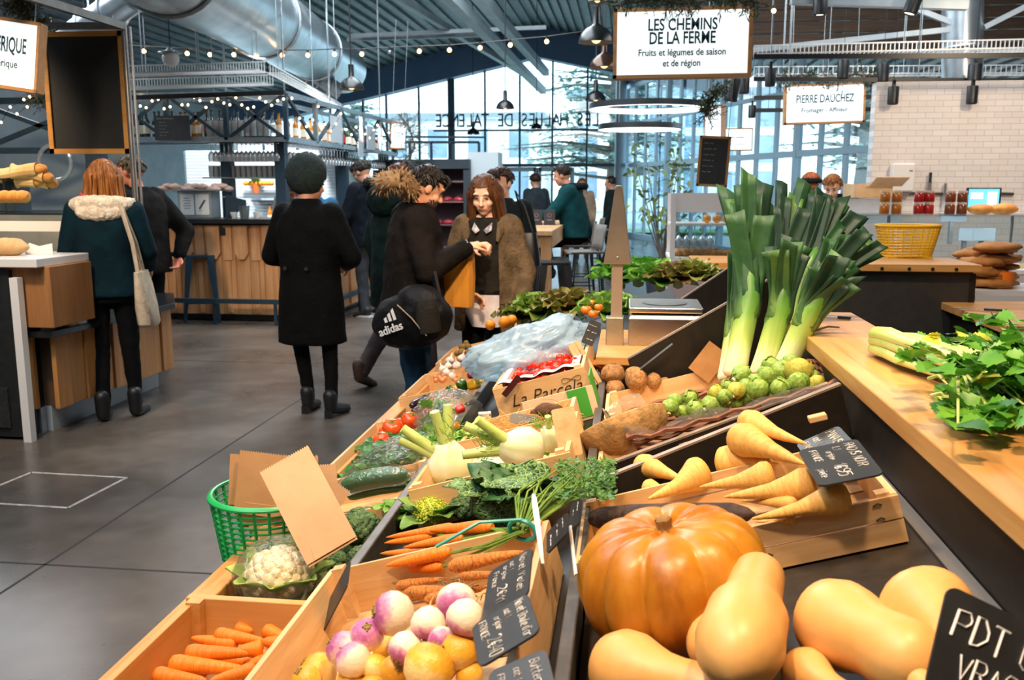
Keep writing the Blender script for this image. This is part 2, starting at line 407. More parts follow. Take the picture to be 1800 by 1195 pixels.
# ================================================================ OUTSIDE
struct(MB().box((0, 62, -.08), (120, 67, .1)).build('ground', mat('pavement', '#c9c7c2', '#aeb0ac', 1, .8), smooth=False))
ga = MB().box((1, 30.6, .02), (30, 2.4, .1)).build('lawn', mat('lawn', '#8fa873', '#6f8d5c', 6, .9), smooth=False)
tag(ga, 'strip of green lawn on the forecourt outside the glass gable', 'lawn', kind='stuff')
def far_building(name, label, x0, x1, y, z, cols, rows):
    wm = mat('render_wall', '#f3f0ea', '#ebe7df', 1, .85); gm = mat('far_pane', '#93a7b6', '#7d92a3', 1, .3)
    t = thing(name, label, 'building', (0, y, 0))
    MB().box(((x0+x1)/2, 4, z/2), (x1-x0, 8, z)).build('wall', wm, t, smooth=False)
    MB().box(((x0+x1)/2, 4, z+.2), (x1-x0+.6, 8.6, .4)).build('roof', mat('zinc', '#8c979d', rough=.5), t, smooth=False)
    for i in range(cols):
        for j in range(rows):
            x = x0+(x1-x0)*(i+.5)/cols; zz = 1.6+j*(z-.6)/rows
            f = MB(); 
            for e in (-.62, .62): f.box((x+e, -.03, zz), (.1, .1, 1.7))
            for e in (-.85, .85): f.box((x, -.03, zz+e), (1.34, .1, .1))
            f = f.build('window', mat('window_trim', '#f4f4f0', rough=.6), t, smooth=False)
            MB().box((x, 0, zz), (1.16, .04, 1.6)).build('pane', gm, f, smooth=False)
far_building('apartment_building', 'pale rendered apartment block outside the glass gable, left of the cedar', -19, -5, 52, 5.2, 6, 2)
far_building('apartment_building', 'long pale building behind the cedar tree outside', -3.5, 9, 56, 6.8, 6, 3)
far_building('apartment_building', 'white building seen outside the raking glazed side at right', 11, 26, 48, 6.5, 7, 3)
bark = mat('bark', '#7d746c', '#5f574f', 12, .9, bmp=.4)
needles = leafmat('needles', '#8fb0a4', '#648a7e', 3, .6)  # outdoor haze put into the paler needle and bark colours
def cedar(x, y, h, rad, label, n, z0=1.8, seed=3):
    rr = random.Random(seed)
    t = thing('cedar_tree', label, 'tree', (x, y, 0))
    tk = MB(); tk.tube([(0, 0, 0), (.1, 0, h*.4), (0, .1, h*.75), (.1, 0, h)], [.42, .3, .18, .04], 10)
    lf = MB()
    for i in range(n):
        z = z0+(h-z0)*(i/n); L = rad*(1-.65*(i/n))*rr.uniform(.6, 1.1); a = rr.uniform(0, 2*pi)
        p = Vector((0, 0, z)); d = Vector((cos(a), sin(a), .12)); pts = [p, p+d*L*.5, p+d*L-Vector((0, 0, .1*L))]
        tk.tube(pts, [.08, .05, .015], 5)
        for k in range(60):
            u = rr.uniform(.25, 1); q = p+d*L*u+Vector((rr.gauss(0, .3), rr.gauss(0, .3), rr.gauss(0, .1)-.1*L*u*u))
            b_ = rr.uniform(0, 2*pi); s = rr.uniform(.16, .4); e = Vector((cos(b_), sin(b_), rr.uniform(-.5, .15)))*s
            w = Vector((-sin(b_), cos(b_), rr.uniform(-.3, .3)))*s*.28
            lf.add([q, q+e*.5+w, q+e, q+e*.5-w], [(0, 1, 2, 3)])
    tk.build('trunk', bark, t); lf.build('foliage', needles, t, smooth=False)
cedar(-.6, 37.5, 8.6, 5.2, 'spreading cedar tree outside behind the hanging ring lamps', 90)
cedar(8.2, 34, 7, 3.6, 'smaller dark conifer outside the raking glazed side', 45, 2.2, 5)
cedar(-12.2, 40, 5.2, 2.6, 'low conifer outside the far left of the glass gable', 36, 1, 8)
# ================================================================ HELPERS FOR PLACING AND WRITING
DBG = False
class Tier:
    """a sloping shelf: u up the slope, v along the stall, n off the shelf"""
    def __init__(s, x0, z0, deg):
        t = radians(deg); s.o = Vector((x0, 0, z0)); s.u = Vector((cos(t), 0, sin(t))); s.n = Vector((-sin(t), 0, cos(t)))
        s.M = T(x0, 0, z0) @ R(-t, 'Y')
    def at(s, x, y, n=0):
        r = ray(x, y); p0 = s.o+s.n*n; return EYE+r*((p0-EYE).dot(s.n)/r.dot(s.n))
    def loc(s, p): return s.M.inverted() @ Vector(p)
    def P(s, u, v, n=0): return s.M @ Vector((u, v, n))
TIER1 = Tier(-.92, .55, 14); TIER2 = Tier(-.53, .69, 16); TIER3 = Tier(-.06, .765, 16.1); BOX1 = Tier(-.92, .55, 0)
def depth(p): return (Vector(p)-EYE).dot(FWD)
def quad(c, d, n=None):
    """pose of a flat rectangle seen at the four pixel corners TL, TR, BR, BL, its centre d metres deep: matrix, width, height.
    n: its normal, or the slope in degrees of a card leaning towards the customers on the left; None faces the viewer"""
    cx_, cy_ = sum(p[0] for p in c)/4, sum(p[1] for p in c)/4; o = pd(cx_, cy_, d)
    if n is None: n = (EYE-o).normalized()
    elif isinstance(n, tuple): n = Vector(n).normalized()
    elif not isinstance(n, Vector): a = radians(n); n = Vector((-sin(a), 0, cos(a)))
    w = []
    for x, y in c: r = ray(x, y); w.append(EYE+r*((o-EYE).dot(n)/r.dot(n)))
    ex = (w[1]-w[0]+w[2]-w[3])/2; ey = (w[0]-w[3]+w[1]-w[2])/2; x = ex.normalized(); y = ey.normalized()
    b = (x+y).normalized(); c2 = (x-y); c2 = (c2-b*c2.dot(b)).normalized(); x = (b+c2).normalized(); y = (b-c2).normalized()
    m = Matrix((x, y, x.cross(y))).transposed().to_4x4(); m.translation = sum(w, Vector())/4
    return m, ex.length, ey.length
GLY = {}
for _l in """A 00 26 40|12 32
B 00 06 26 35 34 23 03|23 32 31 20 00
C 45 36 16 05 01 10 30 41
D 00 06 26 44 42 20 00
E 46 06 00 40|03 33
F 46 06 00|03 33
G 45 36 16 05 01 10 30 41 43 23
H 00 06|40 46|03 43
I 20 26
J 36 31 20 10 01
K 00 06|46 03 40
L 06 00 40
M 00 06 23 46 40
N 00 06 40 46
O 16 05 01 10 30 41 45 36 16
P 00 06 36 45 44 33 03
Q 16 05 01 10 30 41 45 36 16|21 4a
R 00 06 36 45 44 33 03|23 40
S 45 36 16 05 04 13 33 42 41 30 10 01
T 06 46|26 20
U 06 01 10 30 41 46
V 06 20 46
W 06 10 23 30 46
X 00 46|06 40
Y 06 23 46|23 20
Z 06 46 00 40
0 16 05 01 10 30 41 45 36 16
1 04 26 20
2 05 16 36 45 44 00 40
3 05 16 36 45 44 33 23|33 42 41 30 10 01
4 30 36 02 42
5 46 06 04 34 43 41 30 00
6 36 16 04 01 10 30 41 42 33 02
7 06 46 10
8 13 04 05 16 36 45 44 33 13 02 01 10 30 41 42 33
9 43 13 04 05 16 36 45 42 10
a 34 14 03 01 10 30|34 30
b 06 00 30 41 43 34 04
c 34 14 03 01 10 30
d 36 30 10 01 03 14 34
e 02 32 33 24 14 03 01 10 30
f 36 26 15 10|04 34
g 34 14 03 01 10 30|34 3a 2b 0b
h 06 00|03 14 34 40
i 14 10|16 15
l 16 11 20
m 00 04|03 14 23 20|23 34 43 40
n 00 04|03 14 24 33 30
o 14 03 01 10 30 41 43 34 14
p 0b 04 34 43 41 30 00
r 00 04|03 14 34
s 34 14 03 12 22 31 20 00
t 16 11 20 30|04 34
u 04 01 10 20 33 34|33 30
v 04 20 44
x 04 30|00 34
y 04 20|44 0b
z 04 34 00 30
€ 45 36 26 14 12 20 30 41|03 33|02 32
: 11 12|14 13
. 10 11
, 11 0a
' 16 15
- 03 33
/ 00 46
* 13 53|31 35|12 54
~ 03 14 23 34 43""".split('\n'):
    k, _, rest = _l.partition(' ')
    GLY[k] = [[(int(p[0]), {'a': -1, 'b': -2}.get(p[1], None) if p[1] in 'ab' else int(p[1])) for p in st.split()] for st in rest.split('|')]
chalk = mat('chalk', '#f1efe9', rough=.9)
def glyph_w(ch): return 3.4 if ch == ' ' else (max(p[0] for g in GLY.get(ch, [[(0, 0)]]) for p in g)+1.3)
def write(mb, text, x, y, h, sx=.8, r=None, slant=.12, seed=0, z=.0, maxw=None):
    """single-stroke handwriting: baseline start x, y, cap height h"""
    rr = random.Random(len(text)*7+seed); k = h/6; r = r or h*.055
    if maxw: sx = min(sx, maxw/(k*sum(glyph_w(c) for c in text)))
    for ch in text:
        if ch == ' ': x += 3.4*k*sx; continue
        g = GLY.get(ch)
        if g is None: continue
        j = [(rr.uniform(-.18, .18), rr.uniform(-.2, .2)) for _ in range(9)]; dy = rr.uniform(-.3, .3)
        wmax = 0
        for st in g:
            pts = []
            for i, (gx, gy) in enumerate(st):
                a = j[i % 9]; wmax = max(wmax, gx); xx = gx+a[0]; yy = gy+a[1]+dy
                pts.append(Vector((x+(xx*sx+yy*slant)*k, y+yy*k, z)))
            if len(pts) == 1: pts.append(pts[0]+Vector((0, k*.4, 0)))
            mb.tube(pts, r, 5, flat=.5)
        x += (wmax+1.3)*k*sx
    return x
slate = mat('slate', '#222325', '#2d2e30', 14, .42, spec=.8)
def rrect(w, h, r=.012, k=4):
    p = []
    for cx, cy, a0 in ((w/2-r, h/2-r, 0), (-w/2+r, h/2-r, pi/2), (-w/2+r, -h/2+r, pi), (w/2-r, -h/2+r, 1.5*pi)):
        for i in range(k+1): a = a0+pi/2*i/k; p.append((cx+r*cos(a), cy+r*sin(a)))
    return p
def card(name, label, cat, corners, d, lines, m=None, group=None, thick=.003, rad=.012, seed=1, fit=True, n=45):
    """small slate price card; lines = (text, x, y, cap height) in shares of the card from its lower left corner"""
    M, w, h = quad(corners, d, n); t = thing(name, label, cat, M, group)
    if DBG: print('CARD', label[:30], round(w, 3), round(h, 3))
    MB().prism(rrect(w, h, min(rad, w*.12)), thick).build('board', m or slate, t, angle=30)
    tx = MB()
    for k, (s_, x, y, hh) in enumerate(lines): write(tx, s_, -w/2+x*w, -h/2+y*h, hh*h, seed=seed+k, z=thick+.0004, maxw=(.97-x)*w if fit else None)
    if tx.v: tx.build('chalk_writing', chalk, t)
    return t
def text(body, size, m, parent, M, align='CENTER', name='lettering', ext=.002, sx=.8, off=.0, space=1.0, lspace=1.0, shear=0):
    c = bpy.data.curves.new(name, 'FONT'); c.body = body; c.size = size; c.align_x = align; c.align_y = 'CENTER'; c.shear = shear
    c.extrude = ext; c.offset = off; c.space_character = space; c.space_line = lspace; c.resolution_u = 4
    o = bpy.data.objects.new('t', c); COL.objects.link(o); bpy.context.view_layer.update()
    me = bpy.data.meshes.new_from_object(o.evaluated_get(bpy.context.evaluated_depsgraph_get())); bpy.data.objects.remove(o)
    me.materials.clear(); me.materials.append(m)
    o = bpy.data.objects.new(name, me); COL.objects.link(o); o.parent = parent; o.matrix_basis = M @ S(sx, 1, 1); return o
# ================================================================ THE STALL
pine = wood('pine', '#d9a869', '#b9803f', 1, 5, .5)
pine_x = wood('pine_cross', '#d9a766', '#bb8444', 0, 5, .5)
pale = wood('crate_wood', '#dcb98a', '#c0955f', 0, 7, .65, vary=.1)
pale_v = wood('crate_wood_end', '#e0bf92', '#c69c68', 1, 7, .65, vary=.1)
blk = mat('black_laminate', '#191512', '#221d18', 30, .45, spec=.35)
edge = mat('panel_edge', '#8f8072', '#7a6c60', 12, .5)
steelgrey = mat('grey_strip', '#605a55', '#4d4844', 20, .45, metal=.3)
st = thing('market_stall', 'tiered black vegetable stall with wooden front rail, sloping trays and grey dividers', 'market stall', (0, 0, 0))
m = MB(); m.box((-.925, 2.85, .575), (.06, 4.0, .055)); m.build('front_rail', pine, st, smooth=False, bevel=.004)
m = MB(); m.box((-.905, 2.85, .28), (.02, 4.0, .55)); m.build('front_panel', blk, st, smooth=False)
def slab(fr, u0, u1, v0, v1, n0, n1, mb=None):
    return (mb or MB()).box(((u0+u1)/2, (v0+v1)/2, (n0+n1)/2), (u1-u0, v1-v0, n1-n0), fr.M)
slab(BOX1, .03, .42, .6, 2.0, -.02, -.002).build('shelf', blk, st, smooth=False)
slab(TIER1, .02, .42, 2.0, 4.85, -.02, -.002).build('shelf', blk, st, smooth=False)
slab(TIER2, .0, .46, .55, 4.85, -.02, -.002).build('shelf', blk, st, smooth=False)
slab(TIER3, .0, .60, .55, 5.05, -.02, -.002).build('shelf', mat('tray_dark', '#3a332d', '#2a2520', 25, .5), st, smooth=False)
slab(TIER3, -.06, .36, 4.6, 5.9, -.02, -.002).build('lettuce_shelf', blk, st, smooth=False); MB().box((.1, 5.3, .38), (.3, 1.0, .74)).build('shelf_support', blk, st, smooth=False)
MB().box((-.535, 2.72, .655), (.022, 4.25, .19)).build('divider', steelgrey, st, smooth=False, bevel=.003)
MB().box((-.075, 2.6, .75), (.022, 4.1, .20)).build('divider', steelgrey, st, smooth=False, bevel=.003)
m = MB(); m.box((.525, 2.05, .99), (.02, 3.1, .16)); m.build('riser', blk, st, smooth=False)
slab(TIER3, .575, .598, .55, 3.5, 0, .006).build('steel_strip', mat('strip_steel', '#8a8580', rough=.4, metal=.6), st, smooth=False)
def partition(v0, u0, h0, u1, h1, v1=None):
    """black cross panel with a light edge, its top rising to the right"""
    v1 = v0 if v1 is None else v1
    pts = [(u0, v0, 0), (u1, v1, 0), (u1, v1, h1), (u0, v0, h0)]; th = Vector((0, .014, 0))
    m = MB(); a = [TIER3.P(*p) for p in pts]; m.loft([a, [p+th for p in a]])
    o = m.build('partition', blk, st, smooth=False)
    MB().bar(TIER3.P(u0, v0+.007, h0), TIER3.P(u1, v1+.007, h1), .016, .005).build('edge_strip', edge, o, smooth=False)
partition(1.95, .03, .085, .60, .14, 2.06)
partition(2.10, .03, .07, .60, .105, 2.22)
partition(2.86, .12, .17, .60, .30)
partition(3.80, .25, .15, .62, .28)
MB().box((.62, 2.0, .5), (.18, 3.0, 1.0)).build('cabinet', blk, st, smooth=False)
MB().box((-.2, 2.6, .3), (.7, 4.4, .55)).build('plinth', blk, st, smooth=False)
# the continuous wooden counter on the right of the stall
oak = wood('counter_oak', '#d8a765', '#b87f40', 1, 4, .38)
ct = MB().box((.62, 2.0, 1.07), (.24, 2.2, .04)).build('countertop', oak, smooth=False, bevel=.003)
tag(ct, 'thick honey-coloured wooden countertop running beside the stall under the celery', 'countertop')
# rear counter with black front
rc = thing('rear_counter', 'black fronted counter with wooden top carrying the yellow basket', 'counter', (0, 0, 0))
MB().box((1.12, 5.35, 1.07), (1.50, .5, .04)).build('top', wood('counter_oak_x', '#d8a765', '#b87f40', 0, 4, .4), rc, smooth=False, bevel=.003)
MB().box((1.2, 5.15, .82), (1.28, .03, .46)).build('front_panel', mat('black_front', '#35312c', '#2c2925', 20, .6), rc, smooth=False)
MB().box((1.2, 5.5, .5), (1.28, .06, 1.0)).build('back_panel', blk, rc, smooth=False)
for x in (.52, 1.84): MB().box((x, 5.3, .52), (.03, .34, 1.04)).build('side_panel', blk, rc, smooth=False)
bm_ = MB()
for x in (1.5, 1.62, 1.74, 1.36): bm_.tube([(x, 5.094, 1.066), (x, 5.1, 1.066)], .009, 8)
bm_.build('screw_hole', blk, rc)
# ================================================================ VEGETABLE BUILDERS
PROTO = []; KIDS = {}
def proto(o):
    PROTO.append(o); return o
def inst(p, M, label, group=None):
    """a copy of a finished thing with copies of its parts and sub-parts"""
    def rec(o, parent):
        c = o.copy(); COL.objects.link(c)
        if parent: c.parent = parent
        if o.name not in KIDS: KIDS[o.name] = kids(o)
        for ch in KIDS[o.name]: rec(ch, c)
        return c
    c = rec(p, None); c.matrix_basis = M; c['label'] = label
    if group: c['group'] = group
    return c
def sit(fr, x, y, rpx, lift=1.0):
    n = .05
    for _ in range(3): p = fr.at(x, y, n); r = rpx*depth(p)/F; n = r*lift
    return p, r
def along(fr, a, b, n0, n1=None):
    return fr.at(a[0], a[1], n0), fr.at(b[0], b[1], n0 if n1 is None else n1)
def lay(p, q, L, r, r0):
    """matrix laying a thing of length L and radius r0 (local x) from p to q with radius r"""
    return frame_from(p, q) @ S((Vector(q)-Vector(p)).length/L, r/r0, r/r0)
# --- roots lying along local x from tip 0 to crown 1
def root_veg(name, cat, prof, m, crown=None, crown_m=None, wob=.02, seed=0, rough=0, n=14):
    rr = random.Random(seed); t = proto(thing(name, 'x', cat, I4)); mb = MB(); pts = []; rad = []; ph = rr.uniform(0, 6)
    for i, (x, r) in enumerate(prof): pts.append((x, sin(x*4+ph)*wob-sin(ph)*wob*(1-x), cos(x*3+ph)*wob*.7)); rad.append(r*(1+rr.uniform(-rough, rough)))
    mb.tube(pts, rad, n); mb.build('root', m, t, angle=60)
    if crown:
        c = MB(); e = Vector(pts[-1])
        for k in range(crown[0]):
            a = rr.uniform(0, 6.3); q = e+Vector((crown[1]*rr.uniform(.5, 1), cos(a)*crown[2]*.6, sin(a)*crown[2]*.6))
            c.tube([e-Vector((.01, 0, 0)), (e+q)/2, q], [crown[2]*.5, crown[2]*.4, crown[2]*.3], 6)
        c.build('stem_stub', crown_m, t)
    return t
m_car = mat('carrot_skin', '#f08a1c', '#e06c10', 5, .45, stretch=(14, 2, 2), bmp=.35, vary=.1)
m_soil = mat('soil_carrot', '#d98432', '#8a5a2e', 7, .75, stretch=(5, 2, 2), bmp=.5, vary=.1, lo=.4, hi=.66)
m_par = mat('parsnip_skin', '#e5b25e', '#cf9844', 5, .6, stretch=(5, 2, 2), bmp=.3, vary=.07, lo=.3, hi=.7)
m_stub = mat('stem_stub', '#9a9a3c', '#6a6a2a', 20, .6)
m_stub2 = mat('parsnip_crown', '#b98a45', '#7d5c2b', 30, .8)
car_prof = [(0, .003), (.03, .022), (.12, .045), (.35, .068), (.7, .09), (.9, .1), (.97, .088), (1, .05)]
CARROT = [root_veg('carrot', 'carrot', car_prof, m_car, (3, .02, .03), m_stub, .012, s) for s in (1, 2, 3)]
thin = [(0, .002), (.05, .02), (.15, .045), (.4, .075), (.75, .1), (.92, .095), (1, .05)]
BCARROT = [root_veg('bunch_carrot', 'carrot', thin, m_car, None, None, .02, s) for s in (4, 5)]
SCARROT = [root_veg('soil_carrot', 'carrot', thin, m_soil, (3, .03, .03), m_stub2, .015, s, .05) for s in (6, 7)]
par_prof = [(0, .006), (.06, .018), (.3, .045), (.5, .066), (.72, .108), (.86, .135), (.95, .128), (.99, .09), (1.0, .05)]
PARSNIP = [root_veg('parsnip', 'parsnip', par_prof, m_par, (2, .012, .03), m_stub2, .02, s, .03, 18) for s in (8, 9, 10)]
RADISH = root_veg('black_radish', 'radish', [(0, .004), (.04, .03), (.12, .052), (.4, .06), (.7, .062), (.92, .055), (.98, .035), (1, .01)], mat('radish_skin', '#4a352d', '#2c201c', 14, .75, bmp=.5), (7, .04, .006), mat('root_hair', '#8c7454', rough=.9), .0, 5, .02)
# --- round things, centre at the origin, radius 1
def turnip(seed, yellow=False):
    rr = random.Random(seed); name = 'yellow_turnip' if yellow else 'turnip'
    t = proto(thing(name, 'x', 'turnip', I4)); k = 'tm%d' % yellow
    if k not in MATS:
        m, nt, b = newmat(k); tc = nt.nodes.new('ShaderNodeTexCoord'); sp = nt.nodes.new('ShaderNodeSeparateXYZ'); nt.links.new(tc.outputs['Object'], sp.inputs[0])
        nn = N(nt, 'ShaderNodeTexNoise', i_Scale=2.2, i_Detail=5); nt.links.new(tc.outputs['Object'], nn.inputs[0])
        a = N(nt, 'ShaderNodeMath', operation='MULTIPLY_ADD'); a.inputs[1].default_value = .9; nt.links.new(nn.outputs[0], a.inputs[0]); nt.links.new(sp.outputs[2], a.inputs[2])
        mr = N(nt, 'ShaderNodeMapRange', i_1=-.6, i_2=1.6); nt.links.new(a.outputs[0], mr.inputs[0])
        c = ramp(nt, mr.outputs[0], [(.3, '#f2d28a'), (.5, '#eeb63c'), (.8, '#d99a2a')] if yellow else [(.3, '#f3e3c8'), (.56, '#f1dcc6'), (.66, '#e0a8b8'), (.82, '#b9609a')])
        nt.links.new(c, b.inputs['Base Color']); b.inputs['Roughness'].default_value = .38; b.inputs['Subsurface Weight'].default_value = .08
        b.inputs['Subsurface Radius'].default_value = (.4, .2, .1); b.inputs['Subsurface Scale'].default_value = .3
        n2 = N(nt, 'ShaderNodeTexNoise', i_Scale=6, i_Detail=4); nt.links.new(tc.outputs['Object'], n2.inputs[0]); bump(nt, b, n2.outputs[0], .12, .05); MATS[k] = m
    prof = [(.02, -1.0), (.12, -.97), (.45, -.86), (.8, -.55), (.98, -.1), (.97, .25), (.8, .6), (.5, .82), (.3, .86), (.12, .85)]
    MB().lathe(prof, 28, fn=lambda r, z, a, i: (r*(1+.03*sin(2*a+seed)), z)).build('root', MATS[k], t, angle=80)
    c = MB()
    for q in range(9):
        a = q*.7+rr.uniform(-.2, .2); r = .12+.1*(q % 2); c.tube([(r*cos(a), r*sin(a), .8), (r*1.25*cos(a), r*1.25*sin(a), .97)], [.09, .05], 6)
    c.ball((0, 0, .84), (.24, .24, .09)); c.build('crown', mat('turnip_crown', '#a98b4a', '#7d6a3a', 6, .8), t)
    MB().tube([(0, 0, -.98), (.05, .02, -1.25), (.2, .1, -1.6)], [.07, .035, .01], 6).build('tap_root', mat('tap_root', '#cfae83', rough=.7), t)
    return t
TURNIP = [turnip(1), turnip(2)]; YTURNIP = [turnip(3, True), turnip(4, True)]
def tomato(name='tomato', label='x', c1='#ea5a20', c2='#dd4216'):
    t = proto(thing(name, label, 'tomato', I4))
    MB().lathe([(.02, -.8), (.4, -.78), (.8, -.5), (1, 0), (.9, .42), (.55, .68), (.2, .66), (.03, .6)], 28, fn=lambda r, z, a, i: (r*(1+.05*cos(5*a)), z)).build('fruit', mat(name+'_skin', c1, c2, 2, .2, spec=.6, vary=.06), t, angle=80)
    c = MB()
    for k in range(5): a = k*1.257; c.tube([(0, 0, .66), (.25*cos(a), .25*sin(a), .74), (.5*cos(a), .5*sin(a), .68)], [.07, .06, .01], 5, flat=.5)
    c.tube([(0, 0, .62), (.03, 0, .9)], .05, 6); c.build('calyx', mat('calyx', '#5c7a2c', rough=.6), t); return t
TOMATO = tomato(); CHERRY = tomato('cherry_tomato', 'x', '#e23a1c', '#cf2414')
def pepper(c1, c2, name):
    t = proto(thing('bell_pepper', 'x', 'pepper', I4))
    MB().lathe([(.03, -1.15), (.4, -1.2), (.7, -1.0), (.82, -.4), (.95, .3), (.9, .75), (.55, .95), (.2, .85), (.03, .8)], 28, fn=lambda r, z, a, i: (r*(1+.11*cos(4*a)), z)).build('fruit', mat(name, c1, c2, 2, .18, spec=.6), t, angle=80)
    MB().tube([(0, 0, .8), (.05, 0, 1.1), (.2, .05, 1.4), (.35, .1, 1.5)], [.2, .12, .1, .12], 8).build('stem', mat('pep_stem', '#7fa03a', rough=.5), t); return t
PEPPER = {'red': pepper('#d93a1a', '#b8200f', 'pep_r'), 'green': pepper('#3c6b22', '#254d18', 'pep_g'), 'yellow': pepper('#f0b81c', '#e09a10', 'pep_y')}
AUB = proto(thing('aubergine', 'x', 'aubergine', I4))
MB().tube([(0, 0, 0), (.05, 0, 0), (.25, .01, 0), (.6, 0, .02), (.9, 0, .05), (1, 0, .06)], [.03, .12, .17, .14, .1, .06], 16).build('fruit', mat('aub_skin', '#33192a', '#22101e', 3, .15, spec=.7), AUB, angle=80)
_m = MB().tube([(.93, 0, .05), (1.05, 0, .07), (1.2, .02, .1)], [.11, .05, .04], 10)
_m.build('stem', mat('aub_stem', '#5a7040', rough=.6), AUB)
def garlic():
    t = proto(thing('garlic_bulb', 'x', 'garlic', I4))
    MB().lathe([(.1, -.75), (.6, -.7), (.98, -.35), (.95, .1), (.6, .5), (.25, .85), (.16, 1.2), (.14, 1.6), (.1, 1.7)], 30, fn=lambda r, z, a, i: (r*(1+.06*cos(8*a)), z)).build('bulb', mat('garlic_skin', '#efe2d6', '#d9b9b4', 5, .6, stretch=(3, 3, .6), lo=.4, hi=.7), t, angle=80)
    c = MB()
    for k in range(12): a = k*.52; c.tube([(.1*cos(a), .1*sin(a), -.72), (.22*cos(a), .22*sin(a), -.95)], .02, 4)
    c.build('roots', mat('garlic_root', '#a98c68', rough=.9), t); return t
GARLIC = garlic()
def onion(name, c1, c2, cat='onion'):
    t = proto(thing(name, 'x', cat, I4))
    MB().lathe([(.05, -.95), (.45, -.88), (.9, -.4), (1, .05), (.85, .5), (.45, .85), (.15, 1.05), (.1, 1.35), (.13, 1.45)], 24).build('bulb', mat(name+'_skin', c1, c2, 3, .35, stretch=(2, 2, .5), spec=.6), t, angle=80)
    MB().tube([(0, 0, -.9), (.02, 0, -1.05)], [.16, .1], 8).build('root_tuft', mat('garlic_root', '#a98c68'), t); return t
ONION = onion('red_onion', '#8a2b52', '#5f1838'); SHALLOT = onion('shallot', '#d98a4a', '#b86530', 'shallot')
def lump(name, cat, m, eye=True, amp=.12, sc=1.3, el=(1, 1, 1), seed=0, tuft=0):
    t = proto(thing(name, 'x', cat, I4)); mb = MB().ball((0, 0, 0), 1, 26, 18)
    mb.v = [tuple(Vector((p[0]*el[0], p[1]*el[1], p[2]*el[2]))*(1+amp*nz(Vector(p)*sc+Vector((seed, 3, 1))))) for p in mb.v]
    mb.build('flesh', m, t, angle=180)
    if tuft:
        c = MB(); rr = random.Random(seed)
        for k in range(tuft):
            a = rr.uniform(0, 6.3); b = rr.uniform(-.6, 1); d = Vector((cos(a)*cos(b), sin(a)*cos(b), sin(b))); e = d+Vector((rr.uniform(-.3, .3), rr.uniform(-.3, .3), rr.uniform(-.2, .2)))
            c.tube([Vector((d.x*el[0], d.y*el[1], d.z*el[2]))*.95, Vector((e.x*el[0], e.y*el[1], e.z*el[2]))*1.12], [.02, .008], 4)
        c.build('fibres', mat('fibre', '#6b4f35', rough=.9), t)
    elif eye:
        c = MB().ball((0, 0, .9*el[2]), (.3, .3, .16), 10, 6); c.build('crown', mat('lump_crown', '#7a5c38', '#5f4529', 12, .9), t)
    return t
m_ruta = mat('swede_skin', '#b5854e', '#7d5630', 4, .75, bmp=.5)
SWEDE = [lump('swede', 'swede', m_ruta, seed=s, el=(1, 1, .85)) for s in (1, 2)]
KIWI = lump('kiwi_fruit', 'kiwi', mat('kiwi_skin', '#8f7436', '#6d5526', 12, .85, bmp=.3), False, .03, el=(1.2, 1, .9))
TARO = lump('hairy_taro_root', 'root vegetable', mat('taro_skin', '#6d4c36', '#4a3123', 10, .9, bmp=.6), False, .12, el=(1.4, .9, .85), seed=5, tuft=70)
ORANGE = lump('orange', 'orange', mat('orange_skin', '#f39b1c', '#ea8610', 8, .4, bmp=.15, bscale=40), True, .02)
# --- butternut: bulb at 0, neck end at 1 (local x), bulb radius .3
def butternut(seed, bend, fat=1, prof=None):
    t = proto(thing('butternut_squash', 'x', 'squash', I4)); pts = []; rad = []
    prof = prof or [(-.04, .02), (-.02, .1), (.02, .18), (.1, .265), (.22, .305), (.34, .29), (.46, .235), (.57, .19), (.68, .172), (.8, .17), (.9, .165), (.96, .13), (.985, .08), (1, .03)]
    for x, r in prof: pts.append((x, bend*x*x, .03*sin(x*3))); rad.append(r*(fat if x > .4 else 1))
    MB().tube(pts, rad, 28).build('fruit', mat('butternut_skin', '#e6b46e', '#d9a056', 2.2, .42, bmp=.06, bscale=9, vary=.05, lo=.3, hi=.75), t, angle=180)
    e = Vector(pts[-1]); MB().lathe([(.07, 0), (.05, .02), (.045, .05), (.055, .07), (.03, .075)], 10, M=T(*e) @ R(pi/2, 'Y'), fn=lambda r, z, a, i: (r*(1+.15*cos(5*a)), z)).build('stem', mat('squash_stem', '#b59a62', '#8c7343', 20, .8), t)
    return t
BUTTER = [butternut(1, .05), butternut(2, -.12), butternut(3, .18), butternut(4, .06, 1, [(-.04, .02), (-.02, .12), (.03, .2), (.12, .28), (.24, .305), (.36, .285), (.47, .245), (.58, .23), (.7, .245), (.82, .25), (.91, .21), (.97, .12), (1, .03)]), butternut(5, .03, 1.22)]
